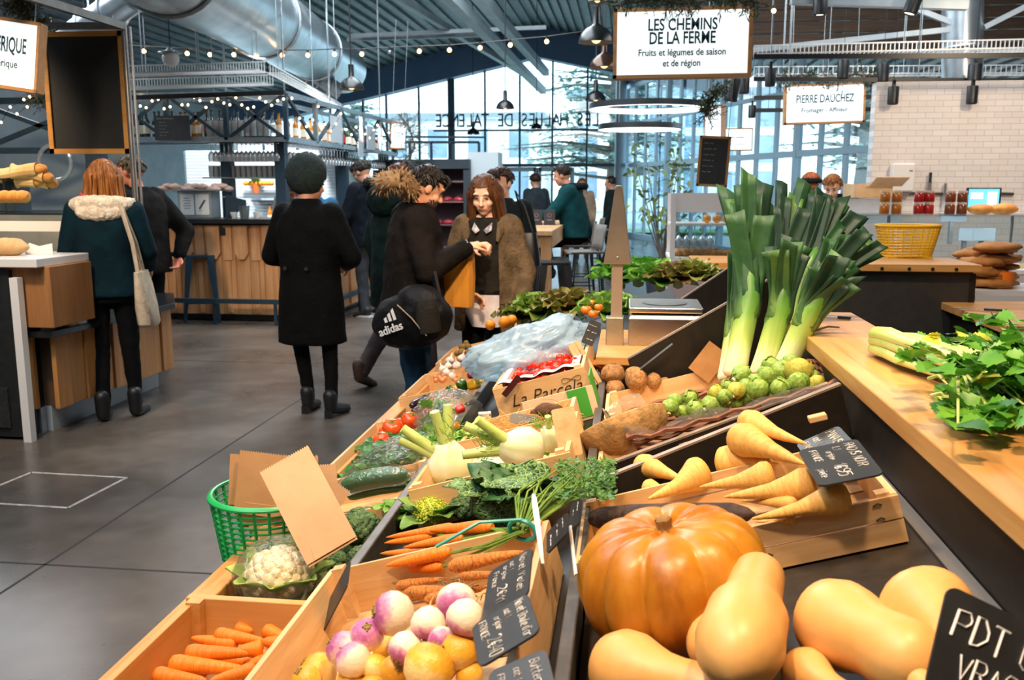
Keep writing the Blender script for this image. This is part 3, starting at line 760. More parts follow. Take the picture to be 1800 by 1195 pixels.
# --- leafy stuff
def leaf_blade(mb, M, L, Wd, cup=.2, ruffle=0, nu=8, nv=6, curl=.3, seed=0, lobes=0, tip=1.0):
    """curved leaf along local x, width along y"""
    def fn(u, v):
        w = Wd*(sin(pi*min(.98, (u*.92+.04))**tip))*.5*(1+(.28*abs(sin(u*pi*lobes)) if lobes else 0))
        y = (v*2-1); r = ruffle*Wd*sin((u*5+seed)*3.1+y*2)*abs(y)**2
        return M @ Vector((L*u*(1-.12*curl*u), y*w, -curl*L*u*u*.6+cup*w*y*y+r))
    mb.grid(fn, nu, nv)
def lettuce(name, label, cat, M, size, c1, c2, n=26, ruffle=.12, seed=0, group=None, open_=1.0, upright=.9):
    rr = random.Random(seed); t = thing(name, label, cat, M, group); lm = leafmat(name+c1, c1, c2, 9)
    lo, up_ = MB(), MB()
    for i in range(n):
        f = i/n; a = i*2.4; el = radians(10+75*f*upright)*open_; L = size*(1.05-.45*f)*rr.uniform(.9, 1.1)
        MM = R(a) @ R(-el, 'Y') @ T(size*.08, 0, 0)
        leaf_blade(lo if f < .55 else up_, MM, L, L*.8, .35, ruffle, 8, 8, .35, seed+i)
    lo.build('outer_leaves', lm, t); up_.build('heart', leafmat(name+'heart'+c2, c2, c1, 7), t)
    MB().lathe([(.004, -size*.2), (size*.14, -size*.15), (size*.16, size*.1), (size*.05, size*.2)], 12).build('stalk', mat('lettuce_stalk', '#e3e6b8', rough=.5), t)
    return t
def florets(mb, c, r, n, rr, k=.3, flat=.8):
    """broccoli style crown of bumps on a dome"""
    for i in range(n):
        z = 1-(i+.5)/n*1.25; a = i*2.39996; q = sqrt(max(0, 1-z*z)); s = r*k*rr.uniform(.8, 1.2)
        mb.ball((c[0]+q*cos(a)*r, c[1]+q*sin(a)*r, c[2]+z*r*flat), (s, s, s), 7, 5)
def broccoli(name, label, cat, M, r, c1, c2, seed=0, n=60, group=None):
    rr = random.Random(seed); t = thing(name, label, cat, M, group); mb = MB().ball((0, 0, 0), (r, r, r*.8), 14, 10); florets(mb, (0, 0, 0), r*.9, n, rr, .26)
    o = mb.build('florets', mat('flor'+c1, c1, c2, 60, .7, bmp=1.0, bscale=160), t, angle=180)
    MB().tube([(0, 0, -r*1.3), (0, 0, -.2*r)], [r*.3, r*.45], 10).build('stem', mat('broc_stem', '#a9bb78', rough=.6), t); return t
def crate(fr, u0, u1, v0, v1, h, label, n0=0, slat=2, M=None, group=None, name='wooden_crate', post=True, t_=.007):
    """shallow wooden crate standing on a tier: base, side boards, end boards, corner posts"""
    t = thing(name, label, 'crate', M if M is not None else fr.M @ T(u0, v0, n0), group); L, Wd = u1-u0, v1-v0
    mb = MB(); n = 4
    for k in range(n): mb.box((L/2, Wd*(k+.5)/n, t_/2+.001), (L, Wd/n*.88, t_))
    mb.build('base', pale, t, smooth=False)
    hh = h/slat
    for y in (t_/2, Wd-t_/2):
        mb = MB()
        for k in range(slat): mb.box((L/2, y, hh*(k+.5)+.002), (L, t_, hh*.92))
        mb.build('side_board', pale, t, smooth=False)
    for x in (t_*.8, L-t_*.8):
        mb = MB().box((x, Wd/2, h/2+.002), (t_*1.6, Wd-2*t_, h)); mb.build('end_board', pale_v, t, smooth=False)
    if post:
        for x in (.022, L-.022):
            for y in (.018, Wd-.018): MB().box((x, y, h*.54), (.022, .022, h*1.06)).build('corner_post', pale_v, t, smooth=False)
    return t
# ================================================================ VEGETABLES ON THE UPPER TIER
# ---- parsnip crate
pc = crate(TIER3, .0, .555, 1.50, 1.83, .085, 'long wooden crate of parsnips and black radish behind the pumpkin')
lb = text('PRODUITS DE FRANCE', .017, mat('stamp_ink', '#4a3a2c', rough=.8), pc, T(-.0015, .165, .05) @ R(-pi/2, 'Z') @ R(pi/2, 'X'), name='stamp_lettering', sx=.85, ext=.0004)
for x, z in ((.10, .02), (.33, .03), (.52, .05), (.52, .075)): MB().tube([(x-.008, -.001, z), (x, -.002, z+.004), (x+.006, -.001, z)], .0011, 5).build('staple', mat('staple_dark', '#2a2018', rough=.5), pc)
def c8(x, y): return (1000+x/2.414, 700+y/2.414)
PL = [((1010, 195), (740, 90), 44, .15, 'parsnip lying topmost at the back of the crate, its tip under the dark card'),
 ((1000, 272), (715, 170), 58, .13, 'thick parsnip pointing its hollow crown left, just under the topmost parsnip'),
 ((890, 268), (645, 275), 56, .085, 'parsnip showing its round hollow crown left of the middle of the crate'),
 ((555, 378), (870, 315), 52, .10, 'parsnip with its tip to the left and crown in the middle of the crate'),
 ((335, 420), (575, 310), 58, .085, 'broad parsnip leaning over the left half of the crate rim'),
 ((500, 350), (310, 285), 42, .075, 'short stubby parsnip at the far left of the crate'),
 ((660, 420), (1045, 350), 60, .11, 'large parsnip with a brown scar, in front of the radish card'),
 ((775, 505), (1190, 415), 56, .105, 'long slim parsnip lying along the front rim of the crate'),
 ((730, 430), (960, 452), 26, .09, 'thin parsnip root between the two front parsnips'),
 ((790, 525), (960, 505), 24, .085, 'small parsnip tip poking out lowest at the front rim'),
 ((440, 395), (330, 385), 34, .05, 'little parsnip end low at the left below the broad one')]
for k, (a, b, r, n, l) in enumerate(PL):
    p, q = along(TIER3, c8(*a), c8(*b), n); R_ = r*1.22/2.414*depth(q)/F
    inst(PARSNIP[k % 3], lay(p, q, 1, R_, .135), l)
p, q = along(TIER3, c8(790, 490), c8(85, 510), .10); mid = TIER3.at(*c8(430, 440), .13)
inst(RADISH, lay(p, q, 1, .024, .062) @ T(0, 0, .0), 'long black radish lying along the crate behind the pumpkin')
card('price_card', 'grey slate card reading RADIS NOIR on the right end of the parsnip crate', 'price card', [(1508, 773), (1553, 835), (1440, 858), (1403, 794)], depth(TIER3.at(1480, 815, .155)),
     [('RADIS NOIR', .08, .74, .16), ('L1', .12, .54, .12), ('origine:', .2, .40, .10), ('FRANCE', .10, .16, .12), ('1€95', .56, .38, .2), ('piece', .62, .12, .12)], seed=3, n=(-.24, -.09, .97))
card('price_card', 'slate card for parsnips tucked behind the radish card', 'price card', [(1473, 748), (1512, 790), (1430, 820), (1400, 785)], depth(TIER3.at(1455, 785, .125)),
     [('PANAIS', .08, .66, .2), ('cat 1', .1, .36, .16), ('FRANCE', .1, .1, .15)], seed=8, n=(-.45, -.06, .89))
wb = MB().box((0, 0, 0), (.035, .022, .012), TIER3.M @ T(.50, 1.80, .155)).build('wood_block', pale, smooth=False, bevel=.002); tag(wb, 'small wooden block wedged behind the parsnip card', 'wood block')
# ---- pumpkin
def pumpkin():
    p = TIER3.at(1183, 1015, .105); d = depth(p); r = 170*d/F
    t = thing('pumpkin', 'huge ribbed orange pumpkin in front of the parsnip crate', 'pumpkin', T(*p) @ R(-radians(11), 'Y') @ R(.2))
    m, nt, b = newmat('pumpkin_skin'); v = coords(nt, (1, 1, .35))
    n1 = N(nt, 'ShaderNodeTexNoise', i_Scale=9, i_Detail=6, i_Roughness=.65); nt.links.new(v, n1.inputs[0])
    c = ramp(nt, n1.outputs[0], [(.25, '#744010'), (.42, '#ac6a17'), (.6, '#c28526'), (.8, '#b06c28')]); nt.links.new(c, b.inputs['Base Color'])
    b.inputs['Roughness'].default_value = .36; n2 = N(nt, 'ShaderNodeTexNoise', i_Scale=40, i_Detail=4); nt.links.new(v, n2.inputs[0]); bump(nt, b, n2.outputs[0], .12, .01)
    H = .112; prof = []
    for i in range(25):
        th = pi*i/24; prof.append((r*sin(th)**.85 if 0 < i < 24 else .002, -H*cos(th)))
    def fn(rr, z, a, i):
        th = pi*i/24; g = abs(cos(a*5.5+.6*sin(a*2))); lobe = .86+.14*g**.6
        dip = max(0, (th-2.2)/.94); z2 = z-.036*dip**1.6*(1.25-.3*g) if dip > 0 else z
        return (rr*(lobe*min(1, rr/(r*.25))+1*(1-min(1, rr/(r*.25)))), z2)
    MB().lathe(prof, 132, fn=fn).build('rind', m, t, angle=180)
    MB().lathe([(.03, .066), (.014, .072), (.0105, .082), (.012, .094), (.009, .097)], 14, fn=lambda rr, z, a, i: (rr*(1+.18*cos(5*a)), z)).build('stem', mat('pumpkin_stem', '#a87f45', '#7a5a2e', 40, .8), t)
pumpkin()
# ---- butternuts: bulb end, neck end, bulb radius in px
BT = [((690, 1165), (828, 730), 200, .115, 4, 'butternut squash standing upright in the front middle, its neck up against the pumpkin'),
 ((570, 1020), (760, 1090), 132, .06, 1, 'butternut squash half hidden behind the upright one, beside the pumpkin'),
 ((150, 1135), (600, 1290), 165, .06, 2, 'butternut squash at the bottom left below the pumpkin'),
 ((1050, 915), (1530, 1190), 182, .075, 3, 'large butternut squash lying to the right of the upright one, stem at lower right'),
 ((1475, 865), (1660, 1110), 195, .075, 0, 'round-ended butternut squash at the far right beside the PDT card'),
 ((965, 1135), (1150, 1300), 105, .05, 2, 'small pale squash tip squeezed between the two big front squashes'),
 ((1640, 1330), (1440, 1205), 120, .09, 1, 'butternut squash at the very bottom right under the PDT card')]
for a, b, r, n, k, l in BT:
    p, q = along(TIER3, c8(*a), c8(*b), n); rr = r/2.414*depth(p)/F
    if k == 0 and a[0] == 690: q = TIER3.at(*c8(*b), n+.05)
    inst(BUTTER[k], lay(p, q, 1, rr, .305), l)
card('price_card', 'large black slate card reading PDT GRE in the lower right corner', 'price card', [(1665, 1028), (1900, 1140), (1870, 1330), (1620, 1210)], .92,
     [('PDT GRENAILLE', .09, .56, .27), ('VRAC', .17, .22, .22)], seed=5, fit=False, n=(.27, -.82, .5))
# ---- brussels sprouts in a lined wicker tray
m_spr = leafmat('sprout_leaf', '#a9c45c', '#6d9a3a', 3); m_spr2 = leafmat('sprout_yellow', '#d9c85a', '#a5b54a', 4)
def sprout(m, seed):
    t = proto(thing('brussels_sprout', 'x', 'sprout', I4)); MB().ball((0, 0, 0), .93, 14, 10).build('head', m, t); lv = MB()
    for k in range(5):
        MM = R(k*1.3+seed) @ R(rnd(.1, .5), 'X')
        lv.grid(lambda u, v: MM @ Vector((cos(v*1.7-.85)*cos(u*1.5-.9), sin(v*1.7-.85)*cos(u*1.5-.9), sin(u*1.5-.9)))*(1.0+.1*u*u+.05*sin(v*7)), 5, 6)
    lv.build('wrapper_leaves', m, t)
    MB().tube([(0, 0, -.85), (0, 0, -1.08)], [.28, .22], 8).build('stump', mat('sprout_stump', '#d8d0a0', rough=.6), t); return t
SPROUT = [sprout(m_spr, 1), sprout(m_spr, 2), sprout(m_spr2, 3)]
def c3(x, y): return (1000+x/3.6, 480+y/3.6)
SL = [(1095, 650, 58), (1250, 650, 55), (1180, 690, 45), (1345, 620, 62), (1455, 615, 74), (1450, 690, 60), (1200, 735, 62), (1335, 725, 56), (1280, 590, 52), (1060, 745, 46), (985, 780, 42), (1000, 715, 36), (930, 755, 42), (770, 790, 42), (672, 808, 40), (640, 850, 44), (800, 860, 50), (890, 835, 46), (1120, 715, 46), (1405, 560, 42), (1540, 660, 50), (1570, 690, 42), (1140, 790, 46), (1240, 790, 44), (1060, 810, 46), (960, 845, 46), (720, 880, 46), (860, 890, 44), (1400, 760, 40), (1310, 660, 40), (1080, 700, 30), (1500, 730, 44)]
for k, (x, y, r) in enumerate(SL):
    p, rr = sit(TIER3, *c3(x, y), r/3.6, .5); p = TIER3.at(*c3(x, y), .085+.03*(k < 20))
    nm = ['smooth green brussels sprout at the left top of the heap', 'brussels sprout in the heap in the lined wicker tray']
    inst(SPROUT[2 if k in (4, 9, 12, 21) else k % 2], T(*p) @ Euler((rnd(-1, 1), rnd(-1, 1), rnd(0, 6))).to_matrix().to_4x4() @ S(rr), 'big yellow-edged brussels sprout at the right of the heap' if k == 4 else nm[0] if k == 0 else nm[1], None if k in (0, 4) else 'brussels sprouts in the wicker tray')
wick = mat('wicker', '#8a5638', '#5f3826', 30, .7)
wk = thing('wicker_tray', 'shallow brown wicker tray lined with plastic holding brussels sprouts', 'tray', TIER3.M @ T(.365, 2.34, .025) @ R(.16))
mb = MB(); 
for k in range(6):
    z = .012+k*.013; a, b = .25+.006*k, .13+.005*k
    mb.tube([Vector((a*max(-1, min(1, 1.25*cos(t))), b*max(-1, min(1, 1.25*sin(t))), z+.004*sin(t*24+k*pi))) for t in [2*pi*i/96 for i in range(97)]], .006, 5)
mb.build('woven_rim', wick, wk); MB().box((0, 0, .004), (.48, .24, .008)).build('base', wick, wk, smooth=False)
film = clear('film', '#ffffff', .25, .08, .6, 30, .22, '#f0ece8')
def sheet(name, label, cat, fn, nu, nv, m, amp=.006, sc=30, group=None, seed=0):
    mb = MB().grid(fn, nu, nv); mb.v = [tuple(Vector(p)+Vector((nz((p[0]*sc+seed, p[1]*sc, p[2]*sc)), nz((p[0]*sc, p[1]*sc+9+seed, p[2]*sc)), nz((p[0]*sc, p[1]*sc, p[2]*sc+5+seed))))*amp) for p in mb.v]
    o = mb.build(name, m, angle=180); return tag(o, label, cat, group)
def liner(u, v):
    a = -.1+u*3.5+pi*.72; b = v
    r = 1+.12*(b-.5); base = Vector((.36+.30*r*max(-1, min(1, 1.2*cos(a))), 2.36+.165*r*max(-1, min(1, 1.2*sin(a))), .01+.11*b))
    return TIER3.M @ (base+Vector((0, 0, .01*sin(u*40))))
sheet('plastic_liner', 'crinkled clear plastic liner hanging over the wicker tray of sprouts', 'plastic liner', liner, 60, 14, film, .014, 24)
# ---- halved celeriac, its cut face up
p, rr = sit(TIER3, 1092, 742, 84, .9)
ce = thing('celeriac', 'halved celeriac with rough brown skin at the left end of the sprouts', 'celeriac', T(*p) @ Euler((-.45, -.35, .2)).to_matrix().to_4x4())
mb = MB().lathe([(.002, -1), (.35, -.94), (.7, -.7), (.92, -.35), (1, 0), (.985, .03)], 34, fn=lambda r, z, a, i: (r*(1+.05*nz((cos(a)*2, sin(a)*2, z*2))), z))
mb.v = [(a*rr, b*rr, c*rr*.85) for a, b, c in mb.v]; mb.build('skin', mat('celeriac_skin', '#b88f58', '#86683c', 25, .85, bmp=.9), ce, angle=180)
MB().lathe([(.002, .03), (.96, .028), (.97, .02)], 34).build('cut_face', mat('celeriac_flesh', '#ecdcb4', '#e0c996', 8, .6), ce, M=S(rr))
p2, r2 = sit(TIER3, 1110, 800, 26, .8); inst(SWEDE[0], T(*p2) @ S(r2), 'small brown root lying under the halved celeriac')
# ---- swedes in the crate behind
crate(TIER3, .03, .42, 2.50, 2.82, .085, 'wooden crate of brown swedes between the black panels', slat=1)
crate(TIER3, .02, .36, 2.14, 2.24, .07, 'narrow pale wooden box beside the halved celeriac', slat=1, post=False)
def c9(x, y): return (940+x/5.431, 500+y/5.431)
for k, (x, y, r, n, l) in enumerate([(745, 850, 115, .10, 'round brown swede at the left of the crate, under the orange net'), (965, 900, 125, .11, 'largest brown swede in the middle of the crate, tipped forward'), (1135, 920, 80, .09, 'swede with a root tail just right of the largest one'), (1000, 1000, 100, .06, 'swede low at the front board below the largest one'), (760, 1010, 105, .05, 'swede at the front left corner of the crate'), (1240, 950, 80, .06, 'swede at the right end by the front board'), (770, 1060, 70, .03, 'swede lowest at the left front corner')]):
    p = TIER3.at(*c9(x, y), n); inst(SWEDE[k % 2], T(*p) @ Euler((k*.7, k*1.1, k)).to_matrix().to_4x4() @ S(r/5.431*depth(p)/F), l)
net = mat('net_orange', '#e09a2a', '#b8641c', 30, .35, bmp=.8)
def lumpbag(name, label, fr, x, y, n, a, b, c, m, seed, cat='bag'):
    mb = MB().ball((0, 0, 0), 1, 30, 20)
    mb.v = [tuple(Vector((p[0]*a, p[1]*b, p[2]*c))*(1+.3*nz(Vector(p)*2.2+Vector((seed, 0, 0)))+.12*nz(Vector(p)*7))) for p in mb.v]
    o = mb.build(name, m, angle=180, M=T(*fr.at(x, y, n)) @ R(.2)); return tag(o, label, cat)
lumpbag('orange_net_bag', 'orange net bag of onions lying at the left behind the swedes', TIER3, 1083, 640, .10, .085, .06, .03, net, 1)
o = lumpbag('beetroot_bag', 'dark red vacuum bag of beetroot behind the swedes, against the black panel', TIER3, 1168, 640, .10, .075, .05, .055, mat('beet_bag', '#4d1a18', '#8a3420', 12, .15, spec=.7), 2)
MB().bar(TIER3.at(1125, 648, .14), TIER3.at(1182, 604, .19), .022, .0015).build('palette_knife', mat('steel', '#b9bec2'), smooth=False)
tag(bpy.data.objects['palette_knife'], 'flat steel blade leaning on the beetroot bag', 'blade')
cb = MB(); M_, w_, h_ = quad([(1248, 606), (1290, 625), (1243, 668), (1205, 645)], depth(TIER3.at(1248, 640, .1))); cb.box((0, 0, 0), (w_, h_, .004))
tag(cb.build('cardboard_flap', mat('cardboard', '#a87a48', '#94693c', 12, .85), smooth=False, M=M_), 'brown cardboard flap standing left of the leeks', 'cardboard')
# ---- leeks
def leek(name, label, base, split, top, spread, n, d0, d1, r, seed, dark=0):
    rr = random.Random(seed); b, s, e = pd(base[0], base[1], d0), pd(split[0], split[1], d0+.55*(d1-d0)), pd(top[0], top[1], d1)
    M = frame_from(b, e, Vector((0, -1, .2))); inv = M.inverted(); s_ = inv @ s; L = (e-b).length; ls = s_.x
    t = thing(name, label, 'leek', M); k = 'leek_shaft'
    if k not in MATS:
        m, nt, bb = newmat(k); tc = nt.nodes.new('ShaderNodeTexCoord'); sp = nt.nodes.new('ShaderNodeSeparateXYZ'); nt.links.new(tc.outputs['Object'], sp.inputs[0])
        wv = N(nt, 'ShaderNodeTexNoise', i_Scale=30, i_Detail=2); mp = N(nt, 'ShaderNodeMapping'); mp.inputs['Scale'].default_value = (.04, 2.5, 2.5); nt.links.new(tc.outputs['Object'], mp.inputs[0]); nt.links.new(mp.outputs[0], wv.inputs[0])
        ad = N(nt, 'ShaderNodeMath', operation='MULTIPLY_ADD'); ad.inputs[1].default_value = .05; nt.links.new(wv.outputs[0], ad.inputs[0]); nt.links.new(sp.outputs[0], ad.inputs[2])
        mr = N(nt, 'ShaderNodeMapRange', i_1=0, i_2=.27); nt.links.new(ad.outputs[0], mr.inputs[0])
        nt.links.new(ramp(nt, mr.outputs[0], [(.05, '#f0ecd0'), (.3, '#e4e6b0'), (.5, '#b4cc6a'), (.8, '#6c9a3c'), (1, '#4f8236')]), bb.inputs['Base Color']); bb.inputs['Roughness'].default_value = .38; MATS[k] = m
    c = Vector((0, s_.y, s_.z))
    def ax(u): return Vector((u, s_.y*min(1, u/ls)*(1 if u < ls else max(0, 1-(u-ls)/(L-ls))), s_.z*min(1, u/ls)*(1 if u < ls else max(0, 1-(u-ls)/(L-ls)))))
    sh = MB(); sh.tube([ax(u) for u in (0, .01, ls*.3, ls*.7, ls, ls*1.2, ls*1.5)], [r*.8, r*1.02, r*.95, r*.97, r*.98, r*.8, r*.3], 18); sh.build('shaft', MATS[k], t, angle=80)
    rt = MB()
    for q in range(16): a = q*.39; rt.tube([(0, cos(a)*r*.5, sin(a)*r*.5), (-.02, cos(a)*r*.9, sin(a)*r*.9)], .0015, 4)
    rt.build('root_tuft', mat('root_hair', '#8c7454'), t)
    def lmat(nm, c1, c2, c3):
        if nm in MATS: return MATS[nm]
        m = leafmat(nm, c2, c3, 12, .5); nt = m.node_tree; bb = nt.nodes['Principled BSDF']; src = bb.inputs['Base Color'].links[0].from_socket
        tc = nt.nodes.new('ShaderNodeTexCoord'); sp = nt.nodes.new('ShaderNodeSeparateXYZ'); nt.links.new(tc.outputs['Object'], sp.inputs[0]); mr = N(nt, 'ShaderNodeMapRange', i_1=.11, i_2=.25); nt.links.new(sp.outputs[0], mr.inputs[0])
        mx = N(nt, 'ShaderNodeMix', data_type='RGBA'); nt.links.new(mr.outputs[0], mx.inputs[0]); mx.inputs[6].default_value = lin(c1); nt.links.new(src, mx.inputs[7])
        for q in [l.to_socket for l in list(src.links) if l.to_node != mx]: nt.links.new(mx.outputs[2], q)
        return m
    lm = [lmat('leek_leaf', '#7fa64a', '#3a6a3a', '#2a5136'), lmat('leek_leaf_dark', '#5f8c44', '#294d34', '#203c30'), lmat('leek_leaf_light', '#a5bd60', '#6a9448', '#447440')]
    for i in range(n):
        f = (i/(n-1)*2-1) if n > 1 else 0; sg = 1 if i % 2 else -1; st = ls*rr.uniform(.62, .9); ll = (L-st)*rr.uniform(.74, 1.06); w = r*rr.uniform(.55, .85); off = f*spread; dz = sg*rr.uniform(.2, 1.1)*r; mb = MB(); bz = rr.uniform(-.03, .03); fold = rr.uniform(.3, .9); jag = rr.uniform(-.015, .015)
        def fn(u, v):
            y = v*2-1; x = st+ll*u+(jag*y if u > .99 else 0); g = u**1.4; a = ax(min(x, L)); b_ = min(1, u*2.2)
            rb = r*(.85+2.4*min(.1, u)); zw = sg*rb*sqrt(max(0, 1-(y*.97)**2)); zf = sg*abs(y)*w*fold*.8
            return Vector((x-abs(off)*g*.25, a.y+off*g+y*(rb*(1-b_)+w*(1+.1*u)*b_), a.z+dz*g+bz*u*u+zw*(1-b_)+zf*b_))
        mb.grid(fn, 10, 6); mb.build('leaf', lm[2 if (i+seed) % 9 == 0 else dark if rr.random() < .75 else 1-dark], t, solid=.0016)
    return t
LK = [('leek standing furthest left, its leaves cut square high up', (1290, 662), (1318, 520), (1312, 312), .055, 8, 2.66, 2.72, .035, 1, 0),
 ('leek in the front middle of the bunch with a split yellowish leaf', (1335, 664), (1372, 545), (1385, 425), .05, 7, 2.62, 2.58, .033, 2, 0),
 ('thick leek at the front right leaning over the counter', (1375, 655), (1425, 545), (1488, 455), .05, 7, 2.58, 2.5, .034, 3, 0),
 ('dark leek at the back of the bunch reaching straight up', (1345, 640), (1365, 500), (1405, 318), .085, 8, 2.9, 3.0, .032, 4, 1),
 ('leek at the back leaning right with dark folded leaves', (1375, 630), (1410, 490), (1480, 350), .08, 8, 2.88, 2.96, .032, 5, 1),
 ('leek leaning furthest right with its leaf ends drooping', (1385, 635), (1435, 500), (1520, 410), .07, 7, 2.76, 2.78, .03, 6, 1),
 ('small leek squeezed at the left edge behind the tall one', (1272, 668), (1285, 580), (1310, 400), .03, 5, 2.74, 2.86, .02, 7, 0)]
for k in LK: leek('leek', *k[:5], k[5]+3, *k[6:])
# ================================================================ MIDDLE TIER
def c7(x, y): return (520+x/3.6, 900+y/3.6)
def c5(x, y): return (580+x/3.514, 660+y/3.514)
def c6(x, y): return (250+x/2.88, 780+y/2.88)
def c2(x, y): return (600+x/3.6, 480+y/3.6)
def cA(x, y): return (740+x/5.431, 560+y/5.431)
crate(TIER2, .02, .445, .98, 1.56, .10, 'wooden crate of turnips and soil-covered carrots in the front of the middle tier', slat=1)
TL = [((617, 640), 138, .11, 0, (.35, -1.35, 0), 'largest white and purple turnip at the back left of the turnip heap'), ((450, 780), 108, .09, 0, (.5, .2, 0), 'purple-topped turnip showing its tan crown, in front of the largest one'),
 ((300, 865), 112, .08, 1, (.1, -.9, 0), 'deep purple turnip against the left board of the crate'), ((362, 935), 115, .07, 0, (-.3, -.9, 0), 'white-bellied turnip low at the left front, under the deep purple one'),
 ((838, 705), 112, .11, 1, (2.6, 0, 0), 'almost white turnip in the middle of the heap'), ((697, 862), 112, .09, 0, (2.4, .5, 0), 'pale turnip with purple underside, in front of the white one'),
 ((927, 820), 98, .09, 1, (1.2, -1.2, 0), 'small turnip with a purple left cheek, beside the yellow turnips'), ((1020, 575), 132, .10, 1, (1.7, .2, 0), 'pinkish turnip at the back right of the heap'), ((1075, 670), 125, .12, 0, (2.9, .5, 0), 'white turnip with purple base beside the slate cards')]
for k, ((x, y), r, n, v, e, l) in enumerate(TL):
    p = TIER2.at(*c7(x, y), n); inst(TURNIP[v], T(*p) @ Euler(e).to_matrix().to_4x4() @ S(r/3.6*depth(p)/F), l)
YL = [((840, 985), 165, .08, 0, 'largest yellow turnip at the front of the crate'), ((632, 1000), 98, .06, 1, 'yellow turnip just left of the largest yellow one'), ((505, 985), 88, .05, 0, 'smaller yellow turnip under the pale purple turnip'),
 ((1040, 880), 128, .08, 1, 'orange-yellow turnip beside the front slate card'), ((1105, 905), 88, .06, 0, 'yellow turnip half hidden under the front slate card'), ((140, 1015), 125, .04, 1, 'yellow turnip at the left edge of the crate'),
 ((70, 1065), 100, .05, 0, 'bright yellow turnip at the lower left corner of the crate'), ((360, 1060), 100, .04, 1, 'pale yellow turnip at the bottom edge in front'), ((1100, 1030), 88, .05, 1, 'yellow turnip with a rough brown crown at the bottom right'),
 ((575, 870), 90, .03, 0, 'yellow turnip deep in the gap below the purple-topped one'), ((720, 1075), 80, .03, 0, 'yellow turnip low in front, left of the largest'), ((480, 1120), 90, .03, 1, 'yellow turnip at the bottom edge under the pale one')]
for k, ((x, y), r, n, v, l) in enumerate(YL):
    p = TIER2.at(*c7(x, y), n); inst(YTURNIP[v], T(*p) @ Euler((rnd(-1, 1), rnd(-1, 1) if k != 8 else .2, k)).to_matrix().to_4x4() @ S(r/3.6*depth(p)/F), l)
# soil-covered carrots behind the turnips
for k, (a, b, r, n, l) in enumerate([((975, 345), (1470, 250), 50, .10, 'thick soil-covered carrot at the back of the crate'), ((1040, 410), (1330, 385), 32, .09, 'slim soil-covered carrot under the thick one'), ((700, 510), (1180, 500), 44, .05, 'dusty carrot half buried behind the largest turnip'), ((820, 560), (1220, 470), 40, .06, 'soil-covered carrot behind the pinkish turnip'), ((640, 470), (960, 420), 36, .05, 'soil-covered carrot lying under the bunched carrots')]):
    p, q = along(TIER2, c7(*b), c7(*a), n); inst(SCARROT[k % 2], lay(p, q, 1, r/3.6*depth(q)/F, .1), l)
dirt = MB()
for k in range(26):
    p = TIER2.at(*c7(rnd(640, 1180), rnd(440, 560)), .04); dirt.tube([p, p+Vector((rnd(-.02, .02), rnd(-.02, .02), rnd(0, .02))), p+Vector((rnd(-.04, .04), rnd(-.04, .04), rnd(0, .015)))], .0012, 4)
tag(dirt.build('rootlets', mat('root_hair', '#8c7454')), 'dry rootlets scattered behind the turnips', 'rootlets', kind='stuff')
# ---- bunch of carrots tied with a teal band
bu = thing('carrot_bunch', 'bunch of orange carrots with green tops tied by a teal band', 'carrots', I4)
tie = TIER2.at(*c5(1190, 955), .10)
gs = MB()
for k, (a, b, r, n) in enumerate([((345, 1000), (780, 930), 34, .085), ((610, 952), (1000, 945), 46, .10), ((335, 1035), (640, 985), 34, .075), ((450, 1058), (820, 1010), 36, .09), ((308, 1100), (600, 1085), 34, .07), ((335, 1170), (745, 1095), 44, .09), ((380, 1185), (700, 1175), 38, .07)]):
    p, q = along(TIER2, c5(*a), c5(*b), n)
    for ch in kids(BCARROT[k % 2]):
        c = ch.copy(); COL.objects.link(c); c.name = 'carrot'; c.parent = bu; c.matrix_basis = lay(p, q, 1, r/3.514*depth(q)/F, .1)
    for j in range(3):
        o = Vector((rnd(-.01, .01), rnd(-.012, .012), rnd(-.006, .006))); mid = (q+tie)/2+Vector((0, 0, -.005))+o
        gs.tube([q, mid, tie+o*.6], [.003, .0022, .0022], 5)
end = TIER2.at(*c5(1420, 660), .12)
for j in range(26):
    o = Vector((rnd(-.02, .02), rnd(-.012, .012), rnd(-.01, .012))); e = end+Vector((rnd(-.06, .07), rnd(-.05, .06), rnd(-.02, .02)))
    gs.tube([tie+o*.5, (tie+e)/2+o*1.3+Vector((0, 0, .008)), e], [.0024, .002, .0014], 5)
gs.build('stems', leafmat('carrot_stem', '#8fb04a', '#5f8c30', 20, .45), bu)
fr = MB()
for j in range(560):
    e = TIER2.at(*c5(rnd(1400, 1760), rnd(520, 760)), rnd(.06, .13)); 
    for q in range(4):
        d = Vector((rnd(-1, 1), rnd(-1, 1), rnd(-.3, .7)))*.0115; w = Vector((-d.y, d.x, rnd(-.005, .005)))*.32
        fr.add([e, e+d*.5+w, e+d, e+d*.5-w], [(0, 1, 2, 3)])
fr.build('fronds', leafmat('carrot_frond', '#5f8f34', '#39702c', 30), bu, smooth=False)
bd = MB(); dirv = (end-tie).normalized(); fm = frame_from(tie, end)
bd.tube([fm @ Vector((.0, .026*cos(a), .020*sin(a))) for a in [2*pi*i/20 for i in range(21)]], .0042, 6)
tl = TIER2.at(*c5(655, 1057), .12); bd.tube([fm @ Vector((0, 0, .022)), (tie+tl)/2+Vector((0, 0, .03)), tl], .0034, 6)
bd.build('band', mat('teal_band', '#1f9d92', rough=.35), bu)
